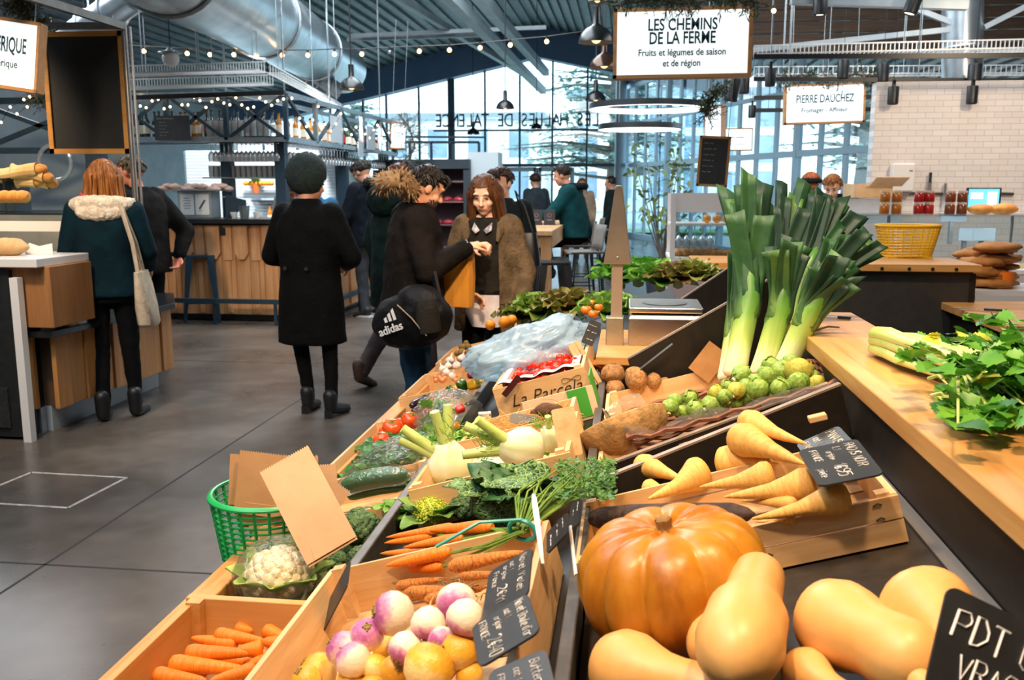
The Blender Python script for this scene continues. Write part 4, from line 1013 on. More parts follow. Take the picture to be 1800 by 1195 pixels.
# ---- savoy cabbage: crinkled leaves with a pale vein net
def savoy():
    if 'savoy' in MATS: return MATS['savoy']
    m, nt, b = newmat('savoy'); v = coords(nt)
    vo = N(nt, 'ShaderNodeTexVoronoi', feature='DISTANCE_TO_EDGE', i_Scale=85); nt.links.new(v, vo.inputs[0])
    n1 = N(nt, 'ShaderNodeTexNoise', i_Scale=16); nt.links.new(v, n1.inputs[0])
    vein = ramp(nt, vo.outputs[0], [(.015, (1, 1, 1, 1)), (.07, (0, 0, 0, 1))])
    g = ramp(nt, n1.outputs[0], [(.35, '#234f2c'), (.65, '#5b8440')])
    mx = N(nt, 'ShaderNodeMix', data_type='RGBA'); nt.links.new(vein, mx.inputs[0]); nt.links.new(g, mx.inputs[6]); mx.inputs[7].default_value = lin('#93b068')
    nt.links.new(mx.outputs[2], b.inputs['Base Color']); b.inputs['Roughness'].default_value = .5; bump(nt, b, vo.outputs[0], .8, .01); MATS['savoy'] = m; return m
pcab, rcab = sit(TIER2, 900, 884, 64, .72)
cb = thing('savoy_cabbage', 'crinkled dark green savoy cabbage behind the bunched carrots', 'cabbage', T(*pcab) @ S(1.08, 1, .78))
MB().ball((0, 0, 0), (rcab*1.1, rcab, rcab*.85), 28, 20).build('head', savoy(), cb, angle=180)
lv = MB(); lv2 = MB(); rr_ = random.Random(4)
for i in range(9):
    MM = T(0, 0, -rcab*.5) @ R(i*.75+.3) @ R(-radians(62+16*(i % 2)), 'Y') @ T(rcab*.35, 0, 0)
    def fn(u, v, MM=MM, i=i):
        w = rcab*1.5*sin(pi*min(.97, u*.9+.06))**.6; y = v*2-1
        z = -.62*rcab*u*u+.35*rcab*y*y*(.4-u)+.07*rcab*sin(u*26+i)*abs(y)+.10*rcab*sin(v*30)*u*abs(y)**2+.22*rcab*nz((u*7+i, v*7, 3))
        return MM @ Vector((rcab*1.55*u, y*w*.5, z))
    (lv if i % 3 else lv2).grid(fn, 16, 16)
lv.build('outer_leaves', savoy(), cb, solid=.002); lv2.build('curled_leaves', leafmat('savoy_dark', '#3d6f38', '#24522f', 40, .5), cb, solid=.002)
# ---- romanesco
prm, rrm = sit(TIER2, *c5(630, 845), 32, .9)
rm = thing('romanesco', 'yellow-green romanesco with pointed florets beside the cabbage', 'romanesco', T(*prm)); fl = MB()
for i in range(46):
    z = 1-(i+.5)/46*1.2; a = i*2.39996; q = sqrt(max(0, 1-z*z)); c = Vector((q*cos(a), q*sin(a), z))*rrm*.8; s_ = rrm*(.16+.16*(i/46))
    ax = frame_from((0, 0, 0), c)
    for j in range(10):
        h = j/10; b = j*2.4; fl.ball(tuple(c+ax.to_3x3() @ Vector((h*s_*1.4, cos(b)*s_*.7*(1-h), sin(b)*s_*.7*(1-h)))), s_*.34*(1.15-h), 6, 4)
fl.ball((0, 0, 0), rrm*.82, 12, 8); fl.build('florets', mat('romanesco', '#c5cc46', '#93a930', 30, .6), rm)
rl = MB()
for k, (a, e) in enumerate(((2.6, .5), (3.3, .9), (4.1, .4), (-.4, .9), (.3, .6), (5.4, .7))): leaf_blade(rl, T(0, 0, -rrm*.6) @ R(a) @ R(-e, 'Y') @ T(rrm*.35, 0, 0), rrm*2.0, rrm*1.5, .3, .05, 10, 8, .5, k)
rl.build('leaves', leafmat('romanesco_leaf', '#8fae58', '#5d8a40', 14), rm, solid=.0015)
lettuce('green_leaf_cluster', 'bright green loose leaves at the left of the romanesco', 'leaves', T(*TIER2.at(*c5(430, 850), .03)), .07, '#86b24a', '#5c8f34', 12, .1, 5, upright=.5)
pb, rb_ = sit(TIER2, *c5(845, 815), 24, .9); broccoli('broccoli', 'dark broccoli head between the romanesco and the cabbage', 'broccoli', T(*pb), rb_*1.2, '#4d6b3c', '#34512f', 8, 50)
# ---- slate cards of the turnip crate
card('price_card', 'slate card reading Navet Violet standing behind the front turnip card', 'price card', [(938, 958), (930, 1052), (848, 1090), (862, 1012)], depth(TIER2.at(895, 1025, .15)),
     [('Navet Violet', .05, .74, .15), ('cat 1', .08, .52, .1), ('origine:', .1, .36, .1), ('France', .12, .14, .12), ('2€11', .5, .3, .2)], seed=2, n=(-.59, -.21, .78))
card('price_card', 'slate card reading Navet Boule d\'or leaning on the right edge of the turnip crate', 'price card', [(929, 1048), (951, 1107), (843, 1183), (832, 1099)], depth(TIER2.at(890, 1110, .14)),
     [("Navet Boule d'or", .04, .76, .15), ('cat 1', .1, .56, .11), ('origine:', .14, .38, .11), ('FRANCE.', .06, .12, .13), ('2€40', .55, .2, .22)], seed=4, n=(-.49, -.1, .87))
card('price_card', 'slate card reading Butternut at the bottom edge, beside the tray divider', 'price card', [(964, 1135), (985, 1260), (880, 1290), (855, 1192)], depth(TIER2.at(930, 1200, .13)),
     [('Butternut', .1, .7, .16), ('cat 1', .12, .42, .12), ('FRANCE', .12, .14, .12)], seed=6, n=(-.35, -.22, .91))
card('price_card', 'slate card clipped upright at the far end of the carrot crate', 'price card', [(1003, 898), (995, 930), (962, 988), (966, 935)], depth(TIER2.at(985, 940, .14)),
     [('~~~', .08, .7, .18), ('~ ~~', .1, .42, .18), ('~~~', .3, .1, .2)], seed=7, n=(-.8, -.3, .5))
card('price_card', 'slate card behind the carrot card, next to the parsnip crate stamp', 'price card', [(1024, 872), (1020, 925), (1002, 930), (1006, 890)], depth(TIER2.at(1012, 905, .15)), [('~~~', .1, .6, .25), ('~~', .3, .2, .25)], seed=9, n=(-.8, -.33, .4))
card('price_card', 'blank back of a slate card hooked on the grey divider beside the pine box', 'price card', [(603, 1043), (608, 1062), (548, 1127), (542, 1106)], depth(TIER2.at(575, 1085, .05)), [], n=(-.85, -.3, .4))
pk = MB(); a, b = pd(938, 868, 1.62), pd(954, 990, 1.46)
pk.loft([[a+(b-a)*t+RT*(s*w)+FWD*z for s, z in ((-1, -.001), (1, -.001), (1, .001), (-1, .001))] for t, w in ((0, .002), (.06, .0045), (.3, .0052), (.7, .004), (1, .0025))])
tag(pk.build('card_pick', mat('pick_white', '#e4dcd2', rough=.5)), 'pale wooden pick standing upright behind the turnip cards', 'pick')
pk = MB(); a, b = pd(1002, 925, 1.45), pd(1012, 1010, 1.36)
pk.tube([a, b], .0035, 6, flat=.4); tag(pk.build('card_pick', mat('pick_white', '#e4dcd2')), 'short pale pick behind the carrot card by the pumpkin', 'pick')
# ---- fennel crate
crate(TIER2, .065, .455, 1.98, 2.36, .10, 'wooden crate of fennel in the middle of the stall', slat=1)
M_, w_, h_ = quad([(968, 722), (1008, 712), (1026, 800), (985, 803)], depth(TIER2.at(995, 760, .12)))
eb = MB(); eb.prism(rrect(w_, h_, .006), .008, M=M_); tag(eb.build('crate_panel', pale_v, smooth=False), 'pale upright crate end with a notch beside the fennel', 'crate panel')
m_fen = mat('fennel_bulb', '#f0efdc', '#d5dcaa', 4, .38, stretch=(4, 4, .6), sss=.1); m_fst = mat('fennel_stalk', '#c8d98a', '#a5c060', 8, .4)
def fennel(label, c, r, n, stalks, tilt):
    p, R_ = sit(TIER2, *c5(*c), r*1.1/3.514, .8); p = TIER2.at(*c5(*c), n)
    t = thing('fennel_bulb', label, 'fennel', T(*p) @ Euler(tilt).to_matrix().to_4x4())
    MB().lathe([(.05, -.85), (.4, -.88), (.8, -.6), (1, -.1), (.92, .35), (.62, .75), (.4, 1.05)], 30, M=S(R_, R_*.75, R_), fn=lambda rr, z, a, i: (rr*(1+.03*cos(10*a)), z)).build('bulb', m_fen, t, angle=80)
    for k, (x, y, L) in enumerate(stalks):
        e = Vector((x, y, 1)).normalized(); b0 = Vector((x*.3, y*.3, .55)); MB().tube([b0*R_, (b0+e*L*.5)*R_, (b0+e*L)*R_], [R_*.3, R_*.22, R_*.2], 12).build('stalk', m_fst, t, angle=60)
    f = MB(); rr = random.Random(int(c[0]))
    for k in range(60):
        b = Vector((rr.uniform(-.6, .6), rr.uniform(-.4, .4), rr.uniform(1, 1.7)))*R_; e = b+Vector((rr.uniform(-.5, .5), rr.uniform(-.5, .5), rr.uniform(0, .7)))*R_; f.tube([b, (b+e)/2+Vector((0, 0, .002)), e], .0007, 4)
    f.build('fronds', leafmat('fennel_frond', '#86b43c', '#5f9430', 20), t)
fennel('fennel bulb at the left of the crate with stubby stalks pointing up', (738, 555), 128, .08, [(-1.6, .2, 1.6), (-1.0, .1, 1.9), (-.1, 0, 1.9), (.15, .2, 2.0)], (.1, -.15, .2))
fennel('fennel bulb lying on its side at the right of the crate', (1190, 455), 118, .11, [(-.3, 0, 2.0), (.2, .2, 2.1), (.5, -.1, 1.9)], (.2, -1.35, .1))
fennel('fennel bulb low in the middle of the crate showing its cut base', (1020, 570), 125, .06, [(.3, .3, 1.5)], (1.9, .2, 0))
fennel('fennel bulb half hidden behind the cut one', (930, 540), 95, .05, [(.9, .2, 1.8), (.5, 0, 2)], (.2, .5, 0))
fennel('round fennel bulb at the front board of the crate', (750, 665), 100, .03, [(0, 0, .5)], (1.7, 0, 0))
fennel('pale fennel bulb at the far right beside the crate end', (1370, 395), 75, .09, [(.3, 0, 1.4)], (.4, -.4, 0))
lettuce('leafy_greens', 'frilly light green leaves behind the fennel', 'leaves', T(*TIER2.at(*c5(900, 420), .05)), .09, '#93bd4a', '#6aa03a', 22, .16, 9, upright=.6)
lettuce('leafy_greens', 'frilly leaves at the back left of the fennel crate', 'leaves', T(*TIER2.at(*c5(690, 420), .05)), .06, '#8cc048', '#5f9a38', 16, .16, 10, upright=.6)
lettuce('leafy_greens', 'small tuft of leaves between the fennel and the crate end', 'leaves', T(*TIER2.at(*c5(1340, 470), .05)), .045, '#a5cc5a', '#78aa40', 12, .16, 12, upright=.6)
# ---- straw crate and taro box
crate(TIER2, .11, .43, 2.40, 2.62, .085, 'low wooden crate of straw behind the fennel', slat=1, post=False)
sw = MB()
for k in range(330):
    p = TIER2.P(rnd(.13, .41), rnd(2.42, 2.60), rnd(.03, .085)); d = Vector((rnd(-1, 1), rnd(-1, 1), rnd(-.15, .25))).normalized()*rnd(.03, .07); sw.tube([p, p+d*.5+Vector((0, 0, .005)), p+d], .0011, 4)
tag(sw.build('straw', mat('straw', '#e0ac58', '#c88a38', 20, .7)), 'golden straw heaped in the crate behind the fennel', 'straw', kind='stuff')
bx = thing('cardboard_box', 'open cardboard box printed green at its right end, holding hairy roots', 'box', TIER2.M @ T(.27, 2.66, 0))
m_cb = mat('cardboard', '#a87a48', '#94693c'); m_cg = mat('print_green', '#3f9a34', rough=.55)
MB().box((.10, .0, .05), (.22, .004, .10)).build('front_flap', mat('cardboard_light', '#d8c0a0', rough=.8), bx, smooth=False); MB().box((.10, .13, .03), (.22, .004, .06)).build('back_flap', m_cb, bx, smooth=False)
MB().box((.208, .065, .065), (.004, .13, .13)).build('end_flap', m_cg, bx, smooth=False); MB().box((.10, .065, .004), (.21, .126, .004)).build('bottom', m_cb, bx, smooth=False); MB().box((.16, -.0035, .055), (.06, .003, .09)).build('print_patch', m_cg, bx, smooth=False)
for x, y, r, n, l in ((1190, 870, 95, .11, 'largest hairy taro root lying on the cardboard box'), (1120, 900, 70, .09, 'hairy brown root behind the small slate label'), (1290, 860, 60, .12, 'hairy root at the right end of the cardboard box')):
    p = TIER2.at(*cA(x, y), n); inst(TARO, T(*p) @ R(.4) @ S(r/5.431*depth(p)/F*.8), l)
for x, y, r, n, l in ((640, 975, 42, .06, 'small greenish root in the dark tray left of the label'), (745, 970, 48, .06, 'brown root in the dark tray just left of the label')):
    p = TIER2.at(*cA(x, y), n); inst(SWEDE[0], T(*p) @ S(r/5.431*depth(p)/F), l)
card('price_card', 'small slate label lying in front of the hairy roots', 'price card', [cA(850, 905), cA(1140, 925), cA(1130, 1010), cA(845, 1000)], depth(TIER2.at(*cA(1000, 955), .09)), [('~~ ~', .3, .5, .34), ('~ ~', .5, .1, .3)], seed=11, n=(-FWD+UP0*.4).normalized())
pf = MB(); M_, w_, h_ = quad([cA(560, 890), cA(650, 885), cA(690, 970), cA(540, 975)], depth(TIER2.at(*cA(610, 930), .07)))
pf.grid(lambda u, v: M_ @ Vector(((u-.5)*w_, (v-.5)*h_, .012*sin(u*9)+.006*sin(v*11))), 14, 8); tag(pf.build('paper_scrap', mat('paper_white', '#e8ddca', rough=.8), solid=.001), 'crumpled pale paper in the dark tray left of the hairy roots', 'paper')
# ---- La Parcela crate of cherry tomatoes
lp = crate(TIER2, .15, .455, 2.83, 3.36, .10, 'wooden crate lettered La Parcela, full of cherry tomatoes', slat=1, n0=.03)
c_ = TIER2
text('La Parcela', .058, mat('ink_black', '#231a14', rough=.8), lp, T(.165, -.0015, .045) @ R(pi/2, 'X'), sx=1.0, ext=.0004, off=-.0005, shear=.35, name='crate_lettering')
sq = MB(); sq.tube([Vector((.255+.02*cos(t)*1.6, -.0015, .07+.008*sin(2*t))) for t in [i*.3 for i in range(22)]], .0008, 4); sq.build('flourish', mat('ink_black', '#231a14'), lp)
cel = MB().grid(lambda u, v: c_.P(.165+.275*u, 2.845+.50*v, .138+.004*sin(u*25)-.06*(1 if .12 < v < .9 and .1 < u < .9 else 0)), 40, 24)
tag(cel.build('paper_liner', mat('liner_violet', '#d9ccd6', rough=.45), solid=.001), 'pale crate liner under the cherry tomatoes', 'crate liner')
rr = random.Random(2); k = 0
for i in range(9):
    for j in range(13):
        u = .185+.028*i+rr.uniform(-.005, .005); v = 2.865+.038*j+rr.uniform(-.006, .006)
        if v > 3.32: continue
        inst(CHERRY, TIER2.M @ T(u, v, .105+rr.uniform(0, .025)) @ Euler((rr.uniform(-1, 1), rr.uniform(-1, 1), 0)).to_matrix().to_4x4() @ S(.0145), 'red cherry tomato in the La Parcela crate', 'cherry tomatoes in the lettered crate'); k += 1
M_, w_, h_ = quad([cA(925, 540), cA(970, 575), cA(810, 745), cA(755, 715)], depth(TIER2.at(*cA(870, 640), .13)))
tag(MB().prism(rrect(w_, h_, .003), .012, M=M_).build('dark_packet', mat('packet', '#4a1a18', '#2c1012', 10, .2)), 'dark red glossy packet lying on the cherry tomatoes', 'packet')
# upright slatted crate end at the right of that crate
M_, w_, h_ = quad([(1003, 603), (1022, 598), (1050, 668), (1034, 690)], depth(TIER2.at(1028, 640, .1)))
ce_ = thing('slatted_crate_end', 'small crate tipped on end right of the La Parcela crate', 'crate', M_)
for k in (-.33, 0, .33): MB().box((k*w_, 0, 0), (w_*.28, h_, .012)).build('slat', pale_v, ce_, smooth=False)
MB().box((0, 0, -.05), (w_, h_, .006)).build('back_board', pale, ce_, smooth=False)
for e in (-.45, .45): MB().box((e*w_, 0, -.025), (.008, h_, .05)).build('side_board', pale, ce_, smooth=False)
card('price_card', 'slate card with chalk writing standing above the tipped crate', 'price card', [(1036, 560), (1056, 568), (1042, 612), (1024, 600)], depth(TIER2.at(1040, 590, .2)), [('~~~', .06, .7, .16), ('~ ~~', .1, .45, .16), ('~~', .3, .12, .2)], seed=12, n=None)
# ---- blue plastic bag over the crate
blue_film = clear('blue_film', '#eef9ff', .08, .22, .5, 14, .58, '#c9e8f8')
pc_ = TIER2.at(935, 612, .16)
mb = MB().ball((0, 0, 0), 1, 72, 48)
def crumple(p):
    p = Vector(p); q = Vector((p.x*.235, p.y*.19, p.z*.09)); r = 1+.28*nz(p*1.8)+.2*abs(nz(p*3.2+Vector((3, 1, 2))))-.13*abs(nz(p*5.5))+.04*nz(p*14)
    return q*r
mb.v = [tuple(crumple(p)) for p in mb.v]
o = mb.build('plastic_bag', blue_film, angle=180, M=T(*pc_) @ R(.25) @ R(-.25, 'Y'))
tag(o, 'crumpled pale blue plastic bag lying over the far crates', 'plastic bag')
# ---- oranges, lettuces and orange flowers at the far end
for x, y, r, l in ((887, 566, 11, 'front orange beside the blue plastic bag'), (900, 562, 9, 'orange just behind the front orange by the bag'), (862, 571, 9, 'orange half hidden at the left behind the bag')):
    p = TIER2.at(x, y, .17); inst(ORANGE, T(*p) @ S(r*depth(p)/F), l)
for k, (x, y, s, l, c1, c2) in enumerate([(950, 555, .2, 'frilly green lettuce left of the orange tomatoes', '#8aa63a', '#5f7f2c'), (995, 548, .19, 'bronze-tipped lettuce just left of the orange tomatoes', '#93963a', '#76582c'), (1068, 556, .17, 'light green lettuce under the steel post', '#8fb544', '#5f8f34'), (915, 562, .15, 'small red-edged lettuce at the far left of the row', '#6f7a34', '#5a3c2a')]):
    lettuce('lettuce', l, 'lettuce', T(*TIER2.at(x, y, .12)), s, c1, c2, 30, .18, 20+k)
for k, (x, y, s, l, c1, c2) in enumerate([(1090, 497, .22, 'bright green lettuce behind the steel post', '#7fb83c', '#4f9430'), (1122, 492, .22, 'round green lettuce behind the scale', '#6fae38', '#3f8a2e'), (1160, 500, .2, 'frilly green lettuce to the right behind the scale', '#86b844', '#5f9a38'), (1192, 496, .17, 'brown-tinged lettuce in the black bin', '#8a8a44', '#7a5034'), (1218, 490, .16, 'yellowish lettuce at the right end of the black bin', '#a5a850', '#7f8a40')]):
    lettuce('lettuce', l, 'lettuce', T(*TIER3.at(x, y, .16)), s, c1, c2, 28, .12, 30+k)
OT = tomato('orange_tomato', 'x', '#f28a1a', '#e87410')
for x, y, r, l in ((1030, 545, 10, 'orange tomato at the left front of the little pile'), (1043, 552, 9, 'orange tomato at the front of the little pile'), (1040, 533, 10, 'orange tomato on top of the little pile'), (1052, 540, 8, 'orange tomato at the right of the little pile')):
    p = TIER2.at(x, y, .2); inst(OT, T(*p) @ S(r*depth(p)/F), l)
# ---- steel scale with tapered column on its wooden ledge
lg = MB().box((.10, 3.42, .905), (.40, .62, .03)); tag(lg.build('scale_ledge', pine_x, smooth=False, bevel=.003), 'wooden ledge between the trays carrying the steel scale', 'ledge')
MB().box((.10, 3.42, .45), (.36, .5, .87)).build('ledge_support', blk, bpy.data.objects['scale_ledge'], smooth=False)
stl = mat('brushed_steel', '#c9c4be', '#b3aea8', 40, .28, metal=1, stretch=(1, 20, 20)); stc = mat('steel_plain', '#cfccc8', rough=.3, metal=1)
sc_ = thing('scale', 'brushed steel shop scale with a tapered steel column beside the lettuces', 'scale', T(.02, 3.35, .92))
B_ = MB(); B_.loft([[Vector((x, y, z)) for x, y in ((x0, y0), (x1, y0), (x1, y1), (x0, y1))] for x0, x1, y0, y1, z in ((-.01, .26, 0, .28, 0), (-.01, .26, 0, .28, .10), (.0, .25, .01, .27, .115))]); B_.build('housing', stl, sc_, smooth=False, bevel=.004)
MB().box((.125, .14, .132), (.27, .28, .022)).build('weighing_plate', stc, sc_, smooth=False, bevel=.005)
MB().lathe([(.07, 0), (.085, .001), (.085, .002), (.07, .0025)], 30, M=T(.125, .14, .1435)).build('plate_ring', stl, sc_)
MB().box((-.06, .02, .05), (.065, .06, .11)).build('column_socket', stl, sc_, smooth=False, bevel=.003)
MB().box((-.055, .02, .20), (.042, .022, .25)).build('column', mat('column_steel', '#bda894', rough=.45, metal=.7), sc_, smooth=False, bevel=.002)
hd = MB(); hd.loft([[Vector((x, y, z)) for x, y in ((-w, -.02), (w, -.02), (w*.7, .04), (-w*.7, .04))] for w, z in ((.052, 0), (.014, .275), (.008, .285))], M=T(-.055, .02, .30)); hd.build('tapered_head', mat('head_steel', '#bfae9a', '#a39482', 4, .35, metal=.85), sc_, smooth=False, bevel=.003)
MB().ball((-.055, -.002, .325), .004, 8, 6).build('rivet', stc, sc_)
# ================================================================ COUNTER: celery, knife, twig
ce = thing('celery', 'whole celery head with leafy top lying on the wooden counter', 'celery', I4)
Z = 1.09; a0 = pz(1548, 605, Z+.03); a1 = pz(1725, 655, Z+.035); axd = (a1-a0).normalized(); sd = Vector((0, 0, 1)).cross(axd).normalized()
m_st = mat('celery_rib', '#d3dc8e', '#b4c962', 5, .35, stretch=(1, 1, 1)); stalks = []
for k in range(11):
    lat = (k % 5-2)*.016; hz = .012+.022*(k//5)+.004*(k % 2); L = (a1-a0).length*rnd(.85, 1.05)
    p0 = a0+sd*lat*.55+Vector((0, 0, hz*.8-.016)); pm = a0+axd*L*.45+sd*lat*1.5+Vector((0, 0, hz-.018)); p1 = a0+axd*L+sd*lat*1.9+Vector((0, 0, hz-.02))
    MB().tube([p0-axd*.012, p0, (p0+pm)/2+Vector((0, 0, .004)), pm, p1], [.009, .018, .019, .016, .011], 12, flat=.75).build('rib', m_st, ce, angle=80); stalks.append(p1)
MB().ball(tuple(a0-axd*.008+Vector((0, 0, .0))), (.022, .034, .028), 14, 10).build('base', mat('celery_base', '#dfe0b0', '#c3c88a', 8, .5), ce)
lm = [leafmat('celery_leaf', '#7fbb3c', '#4f9a2c', 12, .4), leafmat('celery_leaf_dark', '#41822c', '#2f6a26', 12, .4), leafmat('celery_leaf_yellow', '#d9c93c', '#a9c040', 12, .4)]
lf = [MB(), MB(), MB()]; sm = MB(); rr = random.Random(6)
def cleaf(mb, c, d, up, s):
    x = d.normalized(); y = up.cross(x).normalized(); z = x.cross(y); M = Matrix((x, y, z)).transposed().to_4x4(); M.translation = c
    pts = [(0, 0)]; prof = [(.12, .16), (.2, .42), (.3, .34), (.36, .56), (.5, .40), (.56, .48), (.7, .26), (.78, .3), (.9, .1), (1, 0)]
    up_ = [M @ Vector((u*s, w*s, -.25*s*u*u+.12*s*w)) for u, w in prof]; dn = [M @ Vector((u*s, -w*s, -.25*s*u*u+.12*s*w)) for u, w in prof[:-1]]
    ctr = [M @ Vector((u*s, 0, -.25*s*u*u)) for u, w in prof]
    vs = [M @ Vector((0, 0, 0))]+ctr+up_[:-1]+dn; n = len(prof); fs = [(0, 1, 1+n), (0, 1+n+n-1, 1)]
    for i in range(n-2): fs.append((1+i, 2+i, 2+i+n, 1+i+n)); fs.append((1+i, 1+i+2*n-1, 2+i+2*n-1, 2+i))
    fs.append((n-1, n, 2*n-1)); fs.append((n-1, 3*n-2, n)); mb.add(vs, fs)
px_l = [(rr.uniform(1660, 1850), rr.uniform(600, 745)) for _ in range(120)]+[(rr.uniform(1590, 1690), rr.uniform(585, 650)) for _ in range(16)]+[(rr.uniform(1630, 1700), rr.uniform(700, 730)) for _ in range(7)]+[(rr.uniform(1700, 1830), rr.uniform(560, 640)) for _ in range(34)]
for k, (x, y) in enumerate(px_l):
    hz = rr.uniform(.02, .115) if y < 670 else rr.uniform(.008, .06)
    c = pz(x, y, Z+hz); base = min(stalks, key=lambda s: (s-c).length) if rr.random() < .8 else c-axd*.06
    if k % 5 == 0: sm.tube([base, (base+c)/2+Vector((0, 0, .012)), c], [.004, .003, .002], 6)
    d0 = axd*rr.uniform(.2, 1)+sd*rr.uniform(-1, 1)+Vector((0, 0, rr.uniform(-.15, .5)))
    for j in range(3): cleaf(lf[2 if k % 23 == 7 else 1 if rr.random() < .3 else 0], c, d0+sd*(j-1)*.9+Vector((0, 0, rr.uniform(-.1, .2))), Vector((rr.uniform(-.9, .9), rr.uniform(-.9, .9), 1)), rr.uniform(.034, .052))
for k, n in enumerate(('leaves', 'dark_leaves', 'yellow_leaves')): lf[k].build(n, lm[k], ce, angle=180)
sm.build('leaf_stalks', m_st, ce)
kn = MB(); p = pz(1435, 580, Z+.003); q = pz(1475, 575, Z+.003); kn.tube([p, (p+q)/2+Vector((0, 0, .006)), q], [.004, .003, .002], 6)
tag(kn.build('dry_twig', mat('twig', '#5f4a38', rough=.9)), 'short dark twig lying on the counter beside the leeks', 'twig')
kn = thing('paring_knife', 'small knife lying on the counter end behind the leeks', 'knife', I4); p = pz(1440, 556, Z+.004); q = pz(1495, 560, Z+.004); fm = frame_from(p, q); L = (q-p).length
MB().box((L*.3, 0, 0), (L*.6, .012, .002), fm).build('blade', stc, kn, smooth=False); MB().box((L*.8, 0, .002), (L*.4, .014, .008), fm).build('grip', mat('grip_black', '#222', rough=.4) if False else mat('grip_black', '#222222', rough=.4), kn, smooth=False)
# ================================================================ LOWER TIER
# ---- pine box of loose carrots
bx = thing('pine_box', 'pine box of loose orange carrots at the lower left corner of the stall', 'box', T(0, 0, 0))
MB().box((-.735, 1.695, .602), (.33, .02, .105)).build('back_board', pine_x, bx, smooth=False, bevel=.002)
MB().box((-.885, 1.26, .602), (.016, .85, .095)).build('side_board', pine, bx, smooth=False, bevel=.002)
MB().box((-.72, 1.27, .556), (.31, .83, .01)).build('floor_board', pine, bx, smooth=False)
MB().box((-.873, 1.672, .605), (.03, .022, .10)).build('corner_post', pine, bx, smooth=False)
CL = [((245, 985), (480, 1012), 28, .05, 'carrot at the back left with its tip touching the box side'), ((570, 1062), (222, 1055), 32, .07, 'straight carrot crossing the heap, crown to the left'), ((530, 1140), (140, 1112), 34, .06, 'thick carrot at the left front lying across the box'),
 ((330, 1200), (60, 1168), 32, .05, 'carrot at the bottom left corner of the heap'), ((620, 1000), (375, 962), 28, .06, 'carrot lying behind, parallel to the back board'), ((480, 1045), (612, 1030), 34, .075, 'short carrot on top with its dark crown to the right'),
 ((540, 1115), (652, 1085), 30, .06, 'small carrot stub in the middle of the heap'), ((600, 1005), (838, 1030), 40, .06, 'thick carrot at the right against the divider'), ((760, 995), (620, 945), 28, .06, 'carrot at the back right sloping towards the board'),
 ((560, 950), (480, 930), 26, .045, 'stubby carrot end resting against the back board'), ((590, 1160), (810, 1055), 27, .06, 'slim carrot pointing to the lower left beside the crate'), ((340, 1200), (572, 1130), 27, .065, 'carrot in front pointing to the lower left corner'),
 ((560, 1200), (720, 1172), 26, .05, 'carrot at the bottom edge near the crate'), ((700, 985), (842, 1000), 26, .04, 'carrot tip low at the right behind the thick one'), ((430, 1080), (700, 1110), 28, .035, 'carrot lying deep in the middle of the heap'), ((250, 1130), (60, 1200), 26, .03, 'carrot under the thick front one at the far left')]
for k, (a, b, r, n, l) in enumerate(CL):
    p, q = along(BOX1, c6(*a), c6(*b), n); inst(CARROT[k % 3], lay(p, q, 1, r*1.33/2.88*depth(q)/F, .095), l)
for k in range(12):
    a = (rnd(90, 560), rnd(1060, 1200)); b = (a[0]+rnd(150, 230), a[1]+rnd(-70, 50)); p, q = along(BOX1, c6(*a), c6(*b), .02+.012*(k % 2)); inst(CARROT[k % 3], lay(p, q, 1, 32/2.88*depth(q)/F, .095), 'orange carrot lying underneath in the pine box', 'carrots at the bottom of the pine box')
# ---- black tray: cauliflowers and broccoli
film2 = clear('wrap_film', '#ffffff', .14, .06, .5, 45, .05, '#f4f6ec')
def cauli(label, c, r, seed, wrap):
    p, R_ = sit(BOX1, *c6(*c), r/2.88, .75); t = thing('cauliflower', label, 'cauliflower', T(*p)); rr = random.Random(seed); mb = MB().ball((0, 0, 0), (R_*.8, R_*.8, R_*.6), 16, 12)
    florets(mb, (0, 0, 0), R_*.78, 70, rr, .24, .8); mb.build('curd', mat('curd', '#efe3c2', '#dcc795', 30, .65, bmp=.6, bscale=120), t, angle=180)
    lv = MB()
    for k in range(8): leaf_blade(lv, T(0, 0, -R_*.75) @ R(k*.79+seed) @ R(-.75, 'Y') @ T(R_*.3, 0, 0), R_*1.5, R_*1.0, .5, .03, 8, 6, .2, k)
    lv.build('leaves', leafmat('cauli_leaf', '#b3c86a', '#86ab48', 14), t, solid=.002); rb2 = MB()
    for k in range(8): MM = R(k*.79+seed); rb2.tube([MM @ Vector((R_*.2, 0, -R_*.75)), MM @ Vector((R_*.85, 0, -R_*.55)), MM @ Vector((R_*1.08, 0, 0))], [R_*.12, R_*.09, R_*.03], 8)
    rb2.build('leaf_ribs', mat('cauli_rib', '#e9ecc8', '#d5deA0' if False else '#d5dea0', 6, .5), t)
    if wrap:
        w = MB().ball((0, 0, 0), 1, 34, 22); w.v = [tuple(Vector((x*R_*1.22, y*R_*1.2, z*R_*1.02+R_*.05))*(1+.05*abs(nz((x*3, y*3, z*3+seed))))) for x, y, z in w.v]
        w.build('film_wrap', film2, t, angle=180)
cauli('film-wrapped cauliflower in front of the green basket', (700, 675), 192, 1, True)
cauli('second cauliflower half hidden behind the wrapped one, by the divider', (1010, 710), 100, 2, False)
for k, (c, r, n, l) in enumerate([((1110, 420), 105, .11, 'large broccoli head peeking out under the paper bags'), ((1110, 580), 70, .08, 'broccoli head beside the grey divider'), ((975, 600), 66, .05, 'broccoli head low beside the basket, above the cauliflower'), ((1180, 480), 60, .09, 'broccoli floret at the right by the romanesco'), ((1060, 520), 55, .06, 'small dark broccoli between the larger heads')]):
    p = BOX1.at(*c6(*c), n); broccoli('broccoli', l, 'broccoli', T(*p), r/2.88*depth(p)/F, '#5f8050', '#3c5c38', 40+k, 90)
